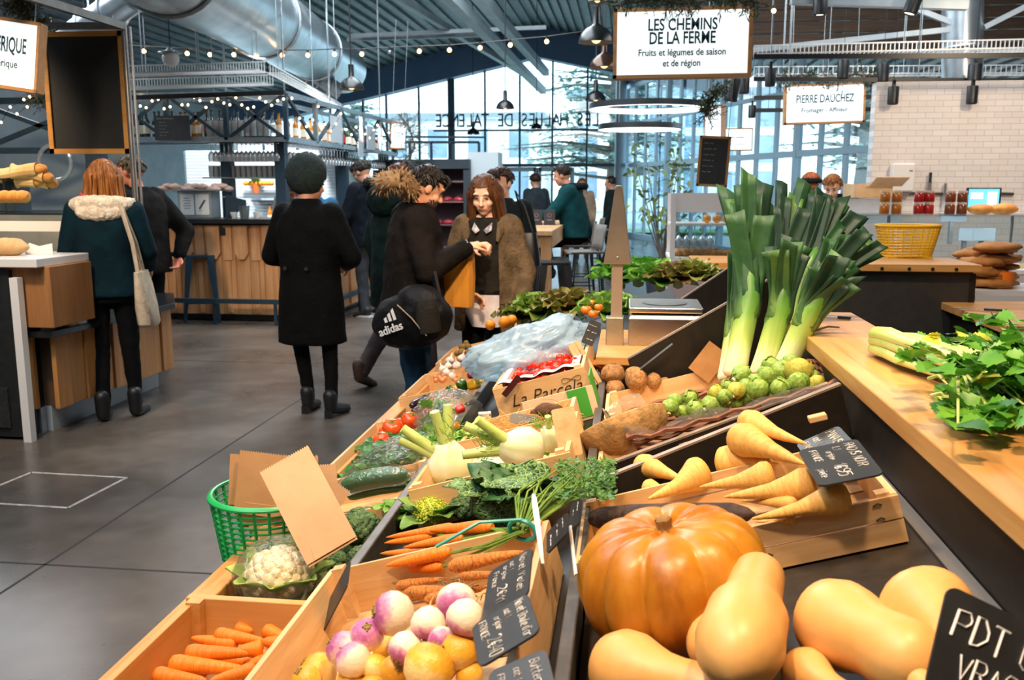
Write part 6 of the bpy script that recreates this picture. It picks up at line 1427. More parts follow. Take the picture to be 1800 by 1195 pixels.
# ---- high wooden table
ht_ = thing('high_table', 'tall solid wood table between the wool coat woman and the seated man', 'table', T(0, 0, 0)); tw = wood('table_wood', '#cda478', '#ab7f52', 1, 4, .5)
MB().box((-1.15, 11.1, 1.02), (.74, 3.2, .05)).build('tabletop', tw, ht_, smooth=False, bevel=.004)
for x in (-1.45, -.85):
    for y in (9.62, 12.55): MB().box((x, y, .5), (.11, .11, 1.0)).build('leg', wood('table_leg', '#c89c6e', '#a3764a', 2, 4, .55), ht_, smooth=False, bevel=.004)
for x in (-1.5, -.80): MB().box((x, 11.1, .93), (.03, 3.0, .13)).build('apron', tw, ht_, smooth=False)
MB().box((-1.15, 9.6, .93), (.6, .03, .13)).build('apron', tw, ht_, smooth=False); MB().box((-1.15, 11.1, .2), (.09, 2.9, .09)).build('foot_beam', tw, ht_, smooth=False)
for k, (x, l) in enumerate(((943, 'left of the two dark menu stands on the high table'), (966, 'right of the two dark menu stands on the high table'))):
    q = py(x, 384, 11.0); ms = thing('menu_stand', l, 'menu stand', T(q.x, 11.0, 1.046)); MB().box((0, 0, .09), (.135, .02, .18)).build('panel', mat('menu_dark', '#3b3436', '#2f292b', 6, .6), ms, smooth=False, bevel=.002); MB().box((0, 0, .005), (.14, .07, .01)).build('foot', mat('menu_dark', '#3b3436'), ms, smooth=False); wr = MB(); wr.lathe([(.02, 0), (.024, 0), (.024, .001), (.02, .001)], 16, M=T(0, -.0105, .115) @ R(pi/2, 'X'), cap=False); wr.box((0, -.0108, .06), (.06, .001, .008)); wr.build('emblem', mat('emblem_grey', '#8b8688', rough=.7), ms)
br = thing('cutlery_caddy', 'wire caddy with bottles at the near end of the high table', 'caddy', T(*[*(py(928, 385, 10.2).xy), 1.046])); w = MB()
for z in (.01, .09, .16): w.tube([(.06*cos(a), .06*sin(a), z) for a in [2*pi*i/14 for i in range(15)]], .003, 4)
for k in range(7): a = k*.9; w.tube([(.06*cos(a), .06*sin(a), .0), (.06*cos(a), .06*sin(a), .16)], .003, 4)
w.tube([(-.06, 0, .16), (-.02, 0, .28), (.04, 0, .30), (.06, 0, .16)], .004, 5); w.build('wire_frame', mat('wire_black', '#1d1f22', rough=.4), br)
inst(BT_['dark'], T(py(926, 385, 10.2).x, 10.2, 1.05) @ S(.7), 'small dark bottle standing in the wire caddy on the high table')
# ---- dark produce fridge beyond the walkers
fg = thing('produce_fridge', 'tall dark fridge with red goods on its shelves, beyond the shoppers', 'fridge', T(-3.35, 15.0, 0) @ S(1, 1, .93)); dkf = mat('fridge_dark', '#26343d', '#1f2b33', 3, .5)
for x in (-.75, .75): MB().box((x, 0, .95), (.1, .58, 1.9)).build('side_panel', dkf, fg, smooth=False)
MB().box((0, 0, 2.0), (1.6, .6, .16)).build('top_panel', dkf, fg, smooth=False); MB().box((0, .28, 1.0), (1.5, .04, 2)).build('back_panel', mat('fridge_in', '#51404a', rough=.6), fg, smooth=False)
for z in (.55, .95, 1.35, 1.7): MB().box((0, .0, z), (1.4, .5, .03)).build('shelf', mat('fridge_shelf', '#6a4a50', rough=.5), fg, smooth=False)
rr = random.Random(9); red = lump('meat_pack', 'food', mat('meat', '#c4444a', '#8f2a32', 6, .35), False, .15, 1.5, (1.4, 1, .6))
for k in range(22): inst(red, T(-3.35-.6+.17*(k % 8), 14.85, (.925, 1.295, 1.62)[k//8]) @ R(k) @ S(.07), 'red pack on the shelves of the dark fridge', 'red packs in the dark fridge')
wp = MB().box((-2.35, 15.1, 1.0), (.5, .5, 2.1)); tag(wp.build('white_cabinet', mat('cab_white', '#c7d3d8', rough=.4), smooth=False), 'tall pale cabinet at the right of the dark fridge', 'cabinet')
# ================================================================ LEFT COUNTER
lc = thing('deli_counter', 'low deli counter with honey wood panels, black top and recessed pale plinth at left', 'counter', T(0, 0, 0)); lw2 = wood('deli_wood', '#c98f52', '#a66e38', 2, 4, .5)
MB().loft([[Vector((x, y, z)) for x, y in ((-4.6, 4.93), (-3.37, 4.93), (-3.30, 6.30), (-3.62, 6.9), (-4.6, 6.9))] for z in (.615, .655)]).build('black_top', mat('deli_top', '#1d2022', '#17191b', 8, .25), lc, smooth=False, bevel=.004)
m = MB(); a, b = Vector((-3.42, 5.0, 0)), Vector((-3.36, 6.32, 0)); n = 9
for k in range(n):
    p = a+(b-a)*((k+.04)/n); q = a+(b-a)*((k+.96)/n); o = .012*(k % 2); m.bar(p+Vector((-o, 0, .39)), q+Vector((-o, 0, .39)), .03, .45)
m.build('side_panel', lw2, lc, smooth=False, bevel=.003); m = MB()
for k in range(3): m.box((-3.60-.13*k, 5.0+.006*(k % 2), .39), (.125, .03, .45))
m.build('front_panel', lw2, lc, smooth=False, bevel=.003)
MB().box((-4.05, 5.75, .08), (1.05, 1.3, .16)).build('plinth', mat('plinth_pale', '#a9b2b8', rough=.5), lc, smooth=False); MB().box((-3.62, 5.06, .08), (.13, .05, .16)).build('leg_plate', galv, lc, smooth=False)
MB().box((-4.0, 5.8, .38), (1.1, 1.4, .44)).build('carcass', mat('carcass', '#55402c', rough=.7), lc, smooth=False)
wc = thing('wooden_cabinet', 'wooden cabinet with white top at the far left end of the deli counter', 'cabinet', T(0, 0, 0)); P0 = py(48, 530, 4.9)
MB().box((P0.x-.0, 5.12, .86), (.30, .42, .36)).build('body', wood('cab_wood', '#a97445', '#8b5a30', 2, 4, .5), wc, smooth=False, bevel=.003); MB().box((P0.x-.10, 5.10, 1.065), (.44, .52, .05)).build('white_top', mat('top_white', '#d9d5d0', rough=.35), wc, smooth=False, bevel=.004); MB().lathe([(.002, 0), (.018, 0), (.018, .02), (.002, .022)], 12, M=T(P0.x-.13, 4.90, .97) @ R(pi/2, 'X')).build('brass_knob', mat('brass', '#b8913c', rough=.3, metal=1), wc)
fr_ = thing('black_fridge', 'black fridge with white door frame at the far left edge', 'fridge', T(0, 0, 0)); P1 = py(25, 620, 4.85)
MB().box((P1.x-.32, 5.0, .52), (.62, .25, 1.0)).build('body', mat('fridge_black', '#17191a', '#202223', 20, .5), fr_, smooth=False); MB().box((P1.x+.045, 4.86, .49), (.05, .05, .98)).build('door_frame', mat('frame_white', '#dedad6', rough=.4), fr_, smooth=False); MB().box((P1.x-.3, 4.87, .20), (.45, .02, .24)).build('grille', mat('grille', '#101111', '#2b2d2e', 60, .6), fr_, smooth=False)
gcs = thing('glass_display', 'glass display counter with white rails and sausages behind the teal coat woman', 'display case', T(-5.2, 6.75, 0)); wht = mat('rail_white', '#e6ded4', rough=.4)
MB().box((0, 0, 1.30), (2.3, .9, .012)).build('glass_top', clear('case_glass', '#cfeee6', .3, .03), gcs, smooth=False); MB().box((0, -.44, 1.21), (2.3, .03, .075)).build('upper_rail', wht, gcs, smooth=False); MB().box((0, -.1, .95), (2.3, .7, .05)).build('shelf', wht, gcs, smooth=False); MB().box((0, -.15, .70), (2.3, .6, .04)).build('lower_shelf', wht, gcs, smooth=False); MB().box((0, .42, 1.0), (2.3, .03, .6)).build('back_panel', mat('case_back', '#8f8578', '#7b7268', 3, .5), gcs, smooth=False); MB().box((0, .1, .35), (2.3, .7, .66)).build('base', mat('case_base', '#4b4a48', rough=.5), gcs, smooth=False)
for x in (-1.12, 1.12): MB().box((x, 0, 1.0), (.03, .9, .6)).build('end_pane', clear('case_glass', '#cfeee6'), gcs, smooth=False)
sau = lump('sausage', 'food', mat('sausage', '#b0605a', '#8a4540', 5, .4), False, .08, 1.2, (2.2, .8, .7)); chs = lump('cheese_pack', 'food', mat('cheese_pack', '#e3d3b4', '#cbb48c', 4, .5), False, .1, 1.0, (1.5, 1, .6))
for k in range(9): inst(sau if k % 3 else chs, T(-6.1+.2*k, 6.55, .995+.01*(k % 2)) @ R(k*.3) @ S(.06), 'charcuterie piece on the upper shelf of the glass display' if k % 3 else 'pale cheese piece on the upper shelf of the glass display', 'charcuterie in the glass display' if k % 3 else 'cheeses in the glass display')
for k, (x, y, l) in enumerate(((103, 530, 'left amber beer bottle on the deli counter'), (114, 532, 'right amber beer bottle on the deli counter, beside the teal coat'))): inst(BT_['brown'], T(*[*py(x, 548, 5.6).xy, .655]), l)
lf_ = thing('wrapped_loaf', 'paper-wrapped loaf on the white cabinet top at the left edge', 'bread', T(*[*py(18, 478, 5.1).xy, 1.09])); mb = MB().ball((0, 0, .05), (.13, .08, .055), 16, 10); mb.v = [tuple(Vector(p)*(1+.12*nz(Vector(p)*14))) for p in mb.v]; mb.build('paper', mat('loaf_paper', '#e0b984', '#c99a60', 6, .7), lf_)
for k, (x, y, a, l) in enumerate(((58, 478, .3, 'white price ticket tilted on the white cabinet top'), (82, 486, -.2, 'lower white price ticket beside the beer bottles'))): tag(MB().box((0, 0, .05), (.11, .004, .08)).build('price_ticket', mat('ticket', '#e9e2dc', rough=.7), smooth=False, M=T(*[*py(x, y, 5.2).xy, 1.06]) @ R(a, 'Y') @ R(-.3, 'X')), l, 'price ticket')
bs = thing('bread_stand', 'black stand on the glass display carrying baguettes', 'stand', T(-5.1, 6.75, 1.307)); bkm = mat('stand_black', '#1b1d20', rough=.45)
MB().box((0, 0, .25), (.62, .34, .012)).build('upper_shelf', bkm, bs, smooth=False); MB().box((.1, .05, .12), (.40, .22, .235)).build('box', mat('stand_box', '#22303c', '#1b262f', 3, .5), bs, smooth=False)
for x in (-.3, .3): MB().box((x, -.15, .125), (.012, .012, .25)).build('leg', bkm, bs, smooth=False)
crust = mat('crust', '#e0a04a', '#b8712a', 7, .6, bmp=.3); bg_ = mat('bag_cream', '#e6c08c', '#d0a062', 5, .7, bmp=.2)
def loaf(label, x, y, Y, L, r, a, bag=True):
    q = py(x, y, Y); t = thing('baguette', label, 'bread', T(*q) @ R(a, 'Y') @ R(.1)); MB().tube([(L*(u-.5), .01*sin(u*5), .012*sin(u*3)) for u in (0, .04, .15, .5, .85, .96, 1)], [r*k for k in (.3, .7, 1, 1.05, 1, .7, .3)], 12).build('crust', crust, t)
    if bag: w = MB(); w.tube([(L*(u-.5), .01*sin(u*5), .012*sin(u*3)) for u in (-.1, .0, .3, .6, .8)], [r*1.5, r*1.15, r*1.15, r*1.2, r*1.25], 10, cap=False); w.build('paper_sleeve', bg_, t, smooth=False)
for k, (x, y, L, a, l) in enumerate(((45, 302, .36, -.12, 'topmost bagged baguette on the black stand'), (62, 308, .30, .2, 'bagged baguette pointing right on the stand'), (40, 320, .40, .0, 'bagged baguette at the front of the lower row'), (70, 321, .30, .1, 'baguette at the right of the lower row'), (30, 314, .3, -.1, 'baguette at the left end of the heap'))): loaf(l, x, y, 6.7+.03*k, L, .042, a)
for k, (x, l) in enumerate(((8, 'small golden roll below the stand at the left edge'), (24, 'golden roll below the stand, second from the left edge'), (38, 'golden roll below the stand nearest the black box'))): loaf(l, x, 348, 6.45, .12, .045, 0, False)
# blue steel rack and posts above the left counter
rk2 = thing('deli_rack', 'blue steel lattice rack above the left counter behind the empty chalkboard', 'rack', T(0, 0, 0)); a = MB(); L0, L1, Y_ = -7.4, -4.75, 8.0
for z in (1.83, 2.28): a.bar((L0, Y_, z), (L1, Y_, z), .055)
a.bar((L0, Y_, 1.83), (L0+1.35, Y_, 2.28), .04); a.bar((L0+1.35, Y_, 1.83), (L0, Y_, 2.28), .04); a.bar((L0+1.35, Y_, 1.83), (L1, Y_, 2.28), .04); a.bar((L1, Y_, 1.83), (L0+1.35, Y_, 2.28), .04); a.build('lattice', steelblue, rk2, smooth=False)
for x in (-4.9, -6.6): MB().box((x, Y_+.05, 1.2), (.14, .14, 2.4)).build('post', steelblue, rk2, smooth=False)
MB().tube([(.16*cos(t_)-5.25, 7.95, 1.72+.16*sin(t_)) for t_ in [2*pi*i/30 for i in range(31)]], .02, 8).build('hose_ring', clear('hose', '#dfe9ee', .3, .1, film=.5), rk2)
pw = MB().box((-6.4, 9.2, 1.25), (2.4, .05, 2.5)); tag(pw.build('partition_panel', mat('panel_pale', '#96a5ae', '#84949d', 2, .6), smooth=False), 'pale grey partition panel behind the deli counter', 'panel')
# ================================================================ RIGHT SIDE
rl_ = thing('low_counter', 'lower black counter with wooden top at the right edge, a dark knife on it', 'counter', T(0, 0, 0)); MB().box((2.12, 4.75, .865), (.86, .95, .04)).build('top', wood('counter_oak_x', '#d8a765', '#b87f40', 0), rl_, smooth=False, bevel=.003); MB().box((2.14, 4.8, .42), (.8, .8, .84)).build('cabinet', blk, rl_, smooth=False); MB().lathe([(.002, 0), (.012, 0), (.012, .016), (.002, .018)], 12, M=T(*py(1783, 592, 4.39)) @ R(pi/2, 'X')).build('knob', mat('steel', '#b9bec2'), rl_)
kf = thing('bread_knife', 'dark handled knife lying on the lower wooden counter', 'knife', T(*pz(1735, 546, .889)) @ R(-.35)); MB().box((.04, 0, .006), (.11, .018, .012)).build('handle', mat('grip_black', '#222222'), kf, smooth=False, bevel=.003); MB().box((-.09, 0, .004), (.15, .02, .002)).build('blade', stc, kf, smooth=False)
yb = thing('yellow_basket', 'yellow plastic basket standing on the rear counter right of the leeks', 'basket', T(*[*pz(1592, 452, 1.09).xy, 1.091])); ym = mat('yellow_plastic', '#e3b312', '#d3a20c', 3, .35, spec=.5); RW, RD = .175, .12
def rr_ring(w, d, z, n=48): return [Vector((w*math.copysign(abs(cos(a))**.7, cos(a)), d*math.copysign(abs(sin(a))**.7, sin(a)), z)) for a in [2*pi*i/n for i in range(n+1)]]
MB().tube(rr_ring(RW, RD, .185), .007, 8, flat=1.2).build('rim', ym, yb); mb = MB()
for k in range(11): z = .01+.0165*k; s = .76+.24*z/.185; mb.tube(rr_ring(RW*s, RD*s, z), .0032 if k > 4 else .0045, 6)
mb.build('hoops', ym, yb); mb = MB()
for k in range(32): a, b = rr_ring(RW*.76, RD*.76, 0, 32)[k], rr_ring(RW, RD, .185, 32)[k]; mb.tube([a, b], .004, 6)
mb.build('staves', ym, yb); MB().box((0, 0, .004), (RW*1.45, RD*1.45, .008)).build('bottom', ym, yb, smooth=False)
cwc = thing('cheese_counter', 'long glass cheese counter in front of the white tiled wall', 'display case', T(0, 0, 0)); Yc = 7.3; X0, X1 = 1.5, 5.2; xm = (X0+X1)/2; xl = X1-X0
MB().box((xm, Yc+.35, .42), (xl, .7, .84)).build('base', mat('cc_base', '#c9c6c8', rough=.4), cwc, smooth=False); MB().box((xm, Yc+.35, .86), (xl, .7, .03)).build('display_deck', mat('deck_white', '#e8e4e4', rough=.35), cwc, smooth=False)
MB().box((xm, Yc+.02, 1.07), (xl, .01, .42)).build('front_pane', clear('case_glass2', '#e6f0f4', .22, .03), cwc, smooth=False); MB().box((xm, Yc+.22, 1.285), (xl, .42, .012)).build('glass_top', clear('case_glass2', '#e6f0f4'), cwc, smooth=False)
for k in range(4): MB().tube([(X0+.5+.9*k, Yc+.1, .87), (X0+.5+.9*k, Yc+.1, 1.28)], .012, 8).build('post', stc, cwc)
rr = random.Random(5)
wheel = proto(thing('round_cheese', 'x', 'cheese', I4)); MB().lathe([(.002, 0), (.95, 0), (1, .05), (1, .5), (.95, .55), (.002, .56)], 24).build('rind', mat('rind', '#e8cf9a', '#d8a860', 3, .6), wheel); MB().lathe([(.3, .561), (.6, .561), (.6, .565), (.3, .565)], 20, cap=False).build('top_label', mat('cheese_label', '#e8e2da', rough=.7), wheel)
wedge = proto(thing('cheese_wedge', 'x', 'cheese', I4)); MB().prism([(0, 0), (1, -.35), (1.05, 0), (1, .35)], .5).build('paste', mat('paste_orange', '#ee9a3a', '#f2d9a0', 1.2, .5), wedge, smooth=False); MB().prism([(1, -.35), (1.05, 0), (1, .35), (1.05, .36), (1.1, 0), (1.05, -.36)], .5).build('rind', mat('rind2', '#b8773a', rough=.7), wedge, smooth=False)
for k in range(26):
    inst(wheel if k % 2 else wedge, T(X0+.15+.115*k+rr.uniform(-.03, .03), Yc+.18+.13*(k % 3), .877) @ R(rr.uniform(0, 6)) @ S(rr.uniform(.05, .085)), 'round cheese in the glass cheese counter' if k % 2 else 'cut wedge of cheese in the glass cheese counter', 'round cheeses in the counter' if k % 2 else 'cheese wedges in the counter')
jar = {}
for n_, c1, c2 in (('amber', '#b9702c', '#8a4c1c'), ('red', '#b02c26', '#7f1a18'), ('brown', '#7f4526', '#5a2f1a')):
    t = proto(thing('preserve_jar', 'x', 'jar', I4)); MB().lathe([(.002, 0), (.036, 0), (.038, .01), (.038, .06), (.03, .072), (.002, .072)], 16).build('jar_body', mat('jam_'+n_, c1, c2, 8, .15), t); MB().lathe([(.002, .072), (.034, .072), (.034, .088), (.002, .088)], 16).build('lid', mat('jar_lid_'+n_, '#d0b48a' if n_ == 'amber' else '#c9a9a0', rough=.4), t); jar[n_] = t
for x, n_, l in ((1554, 'amber', 'leftmost'), (1575, 'amber', 'second'), (1614, 'red', 'third'), (1632, 'red', 'fourth'), (1669, 'brown', 'fifth'), (1690, 'brown', 'rightmost')):
    q = py(x, 372, Yc+.2)
    for h, w_ in ((0, 'lower'), (.09, 'upper')): inst(jar[n_], T(q.x, Yc+.2, 1.292+h), '%s %s jar of the %s stack along the glass cheese counter' % (w_, n_, l))
mo = thing('till_monitor', 'black till monitor with blue screen on the cheese counter', 'monitor', T(*[*py(1728, 350, Yc+.3).xy, 1.29]) @ R(-.1)); MB().box((0, 0, .12), (.25, .03, .17)).build('casing', mat('mon_black', '#1d2226', rough=.35), mo, smooth=False, bevel=.006); sc2 = MB().box((0, -.0165, .122), (.22, .002, .14)).build('screen', emit('screen_blue', '#5fb4dc', 1.1), mo, smooth=False); MB().box((0, .02, .03), (.05, .03, .06)).build('stand', mat('mon_black', '#1d2226'), mo, smooth=False)
MB().box((-.05, -.018, .14), (.09, .001, .05)).build('window_panel', emit('screen_pale', '#bfe6f4', 1.1), sc2, smooth=False); MB().box((.06, -.018, .12), (.07, .001, .10)).build('window_panel', emit('screen_pale', '#bfe6f4', 1.1), sc2, smooth=False)
for k, (x, y, w, h, l) in enumerate(((1675, 382, .19, .07, 'grey scale display on a post above the cheese counter'), (1698, 412, .12, .1, 'left grey screen behind the counter glass'), (1728, 412, .18, .1, 'right grey screen behind the counter glass'))):
    q = py(x, y, Yc+.45); s_ = thing('scale_display', l, 'screen', T(*q)); MB().box((0, 0, 0), (w, .03, h)).build('casing', mat('disp_grey', '#9aa8b2', rough=.4), s_, smooth=False, bevel=.004); MB().box((0, .03, -h/2-.08), (.03, .03, .2)).build('post', galv, s_, smooth=False)
for k, (x, y, s, l) in enumerate(((1765, 352, .11, 'round loaf on the cheese counter right of the monitor'), (1725, 362, .10, 'crusty loaf lying in front of the till monitor'))): q = py(x, y, Yc+.2); t = thing('crusty_loaf', l, 'bread', T(q.x, q.y, 1.292)); mb = MB().ball((0, 0, s*.35), (s, s*.7, s*.4), 16, 10); mb.v = [tuple(Vector(p)*(1+.08*nz(Vector(p)*20))) for p in mb.v]; mb.build('crust', crust, t)
for k in range(14):
    x = 1712+rr.uniform(-2, 46); y = 440+k*4.6; q = py(x, y, 5.9+rr.uniform(0, .2)); t = thing('bread_bag', 'brown paper bread bag in the stack right of the rear counter', 'paper bag', T(q.x, q.y, .9+.018*k) @ R(rr.uniform(-.3, .3)), 'bread bags stacked by the rear counter'); bb_ = MB().ball((0, 0, 0), (.135, .10, .034), 18, 10); bb_.v = [tuple(Vector(p)*(1+.4*nz(Vector(p)*22+Vector((k, 0, 0))))) for p in bb_.v]; bb_.build('paper', mat('bag_orange', '#c98a4a', '#b0702f', 5, .7), t, angle=180)
bsk = thing('bag_table', 'small white table carrying the stack of bread bags', 'table', T(2.35, 6.0, 0)); MB().box((0, 0, .87), (.6, .5, .03)).build('tabletop', mat('deck_white', '#e8e4e4'), bsk, smooth=False)
for x in (-.27, .27):
    for y in (-.2, .2): MB().box((x, y, .43), (.03, .03, .86)).build('leg', galv, bsk, smooth=False)
ot = MB().lathe([(.002, 0), (.045, 0), (.05, .1), (.03, .1), (.002, .09)], 16); tag(ot.build('orange_tub', mat('tub_orange', '#f07818', rough=.4), M=T(*[*py(1767, 485, 5.9).xy, .886])), 'bright orange tub beside the bread bags', 'tub')
# wall fittings
tw_ = 9.02
ds = thing('towel_dispenser', 'white paper towel dispenser on the tiled wall', 'dispenser', T(*py(1582, 312, tw_))); MB().box((0, -.06, 0), (.20, .12, .26)).build('casing', mat('disp_white', '#e4ddd8', rough=.35), ds, smooth=False, bevel=.015); MB().box((0, -.06, -.14), (.16, .08, .02)).build('slot', mat('slot_grey', '#77706c', rough=.5), ds, smooth=False); MB().box((.06, -.121, .06), (.03, .004, .012)).build('badge', mat('slot_grey', '#77706c'), ds, smooth=False)
for k, (x0, x1, l) in enumerate(((1598, 1674, 'dark magnetic knife strip left of the till monitor'), (1740, 1780, 'dark magnetic strip right of the till monitor'))): a, b = py(x0, 340, tw_), py(x1, 341, tw_); tag(MB().bar(a+Vector((0, -.015, 0)), b+Vector((0, -.015, 0)), .03, .025).build('knife_strip', mat('strip_dark', '#3b302a', rough=.5), smooth=False), l, 'knife strip')
for k, (x, y0, y1, dk_, l) in enumerate(((1636, 303, 346, True, 'knife with a black handle on the magnetic strip'), (1662, 322, 366, False, 'broad steel blade on the magnetic strip'))):
    a, b = py(x, y0, tw_-.05), py(x, y1, tw_-.05); kf = thing('knife', l, 'knife', T(*a)); L = a.z-b.z; MB().box((0, 0, -L*.2), (.022, .02, L*.4)).build('handle', mat('grip_black', '#222222') if dk_ else stc, kf, smooth=False); MB().box((0, 0, -L*.7), (.035, .004, L*.62)).build('blade', stc, kf, smooth=False)
cbx = thing('cardboard_tray', 'open cardboard box at the left end of the tiled wall', 'box', T(*py(1525, 335, 8.7)) @ R(.2)); m = MB(); 
for d, c in (((.34, .01, .12), (0, -.12, 0)), ((.34, .01, .12), (0, .12, 0)), ((.01, .24, .12), (-.17, 0, 0)), ((.01, .24, .12), (.17, 0, 0)), ((.34, .24, .01), (0, 0, -.06))): m.box(c, d)
m.build('walls', mat('cardboard_light2', '#d9b48a', '#c9a073', 8, .8), cbx, smooth=False); MB().box((.10, -.2, .08), (.3, .16, .008), R_=R(-.5, 'X')).build('flap', mat('cardboard_light2', '#d9b48a'), cbx, smooth=False)
bst = MB().box((0, 0, 0), (.5, .45, 1.39)); tag(bst.build('steel_unit', mat('unit_steel', '#b8bcc0', '#a4a8ac', 4, .4, metal=.4), smooth=False, M=T(py(1525, 360, 8.75).x, 8.78, .695)), 'steel unit under the cardboard box', 'unit')
# white stall behind the leeks with glazed sides
ws = thing('white_stall', 'white framed food stall with orange goods, left of the leeks', 'stall', T(.72, 8.6, 0)); wf = mat('stall_white', '#e6ddd8', rough=.45)
for x in (-.32, .45):
    for y in (-.3, .35): MB().box((x, y, .72), (.045, .045, 1.44)).build('post', wf, ws, smooth=False)
MB().box((.06, -.3, 1.36), (.82, .03, .17)).build('fascia', wf, ws, smooth=False); MB().box((.06, .03, .86), (.82, .7, .03)).build('shelf', wf, ws, smooth=False); MB().box((.06, -.31, .42), (.82, .03, .84)).build('front_panel', mat('stall_pink', '#b49a94', rough=.5), ws, smooth=False); MB().box((.06, -.3, 1.08), (.78, .008, .40)).build('glass', gcl, ws, smooth=False); MB().box((.06, .1, 1.16), (.80, .4, .02)).build('upper_shelf', wf, ws, smooth=False)
snack = lump('pastry_bun', 'pastry', mat('bun', '#e9a85c', '#c9762e', 6, .5), False, .12, 1.4, (1.2, 1, .7))
for k in range(24): inst(snack, T(.46+.075*(k % 9), 8.45+.12*(k//9), .90) @ R(k) @ S(.045), 'golden bun on the shelf of the white stall', 'buns in the white stall')
for k in range(6): inst(ORANGE, T(.72+.09*k, 8.6, 1.21) @ S(.04), 'orange on the upper shelf of the white stall', 'oranges in the white stall')
for k in range(5): inst(wine, T(.46+.07*k, 8.42, 1.15), 'glass hanging in the white stall', 'glasses in the white stall')
ab = thing('chalkboard', 'tall black chalk menu in a wooden frame hanging left of the leeks', 'chalkboard', T(*py(1254, 284, 7.6)) @ R(pi/2, 'X') @ R(-.05)); MB().prism(rrect(.21, .36, .004), .012).build('board', slate, ab, smooth=False); wr = MB()
for k, s_ in enumerate(('~~ ~~', '~~~~ ~~', '~~~ ~~', '~~~~ ~', '~~~ ~~', '~~ ~~')): write(wr, s_, -.085, .13-.045*k, .022, maxw=.16, z=.0125)
wr.build('chalk_writing', chalk, ab); m = MB()
for e in (-1, 1): m.box((e*.113, 0, .005), (.02, .40, .024)); m.box((0, e*.19, .005), (.246, .02, .024))
m.build('frame', pine, ab, smooth=False)
for e in (-.1, .1): MB().tube([(e, .19, 0), (e, 2.2, 0)], .003, 5).build('hanging_wire', galv, ab)
lp2 = thing('plant_stand', 'leafy plants in the window right of the ring lamps', 'plant', T(*[*py(1165, 400, 13).xy, 0])); MB().lathe([(.002, 0), (.2, 0), (.26, .5), (.24, .5), (.002, .46)], 18).build('pot', mat('pot_dark', '#39424a', rough=.6), lp2); lv = MB(); st_ = MB(); rr = random.Random(2)
for k in range(16):
    a = rr.uniform(0, 6.3); e = Vector((cos(a)*rr.uniform(.15, .55), sin(a)*.3, rr.uniform(1.1, 1.95))); st_.tube([(0, 0, .45), e*.6+Vector((0, 0, .2)), e], [.012, .008, .004], 5)
    for j in range(14): leaf_blade(lv, T(*(e+Vector((rr.gauss(0, .08), rr.gauss(0, .08), rr.gauss(-.1, .16))))) @ Euler((rr.uniform(-1, 1), rr.uniform(-1, 1), rr.uniform(0, 6))).to_matrix().to_4x4(), .11, .05, .2, .05, 4, 3, .4, j)
st_.build('stems', bark, lp2); lv.build('foliage', leafmat('window_leaf', '#8f9a50', '#5f7a3c', 10), lp2)
# ================================================================ PEOPLE
skin_m = mat('skin', '#e0a584', '#d39272', 6, .5, sss=.12); skin_l = mat('skin_light', '#ecbda0', '#e0a68a', 6, .5, sss=.12); skin_r = mat('skin_ruddy', '#d98f78', '#c97862', 6, .5, sss=.12)
V = Vector
def srings(rows, n=28, p=2.4):
    out = []
    for z, hw, hd, xo, yo in rows:
        ring = []
        for j in range(n):
            a = 2*pi*j/n; c, s = cos(a), sin(a); ring.append(V((xo+hw*math.copysign(abs(c)**(2/p), c), yo+hd*math.copysign(abs(s)**(2/p), s), z)))
        out.append(ring)
    return out
def hand(mb, w, d, up, k, curl=.5, r=.0085):
    """palm, four bent fingers of unequal length and a thumb from the palm's side"""
    x = d.normalized(); y = up.cross(x).normalized(); z = x.cross(y); M = Matrix((x, y, z)).transposed().to_4x4(); M.translation = w
    for e in (-.024, -.008, .008, .024): mb.capsule(M @ V((.0, e*.7*k, 0)), M @ V((.085*k, e*k, 0)), .017*k, .0135*k, 8)
    for e, L in ((-.029, .062), (-.0095, .078), (.0095, .072), (.028, .056)):
        a = M @ V((.085*k, e*k, 0)); c1 = curl; b = M @ V(((.085+L*.5*cos(c1))*k, e*1.1*k, -L*.5*sin(c1)*k)); c = M @ V(((.085+L*.5*cos(c1)+L*.5*cos(c1*2.2))*k, e*1.1*k, -(L*.5*sin(c1)+L*.5*sin(c1*2.2))*k))
        mb.capsule(a, b, r*k*1.05, r*k, 8); mb.capsule(b, c, r*k, r*k*.85, 8)
    a = M @ V((.025*k, -.030*k, 0)); b = M @ V((.058*k, -.058*k, -.012*k)); c = M @ V((.085*k, -.062*k, -.026*k)); mb.capsule(a, b, .013*k, .0105*k, 8); mb.capsule(b, c, .0105*k, .009*k, 8)
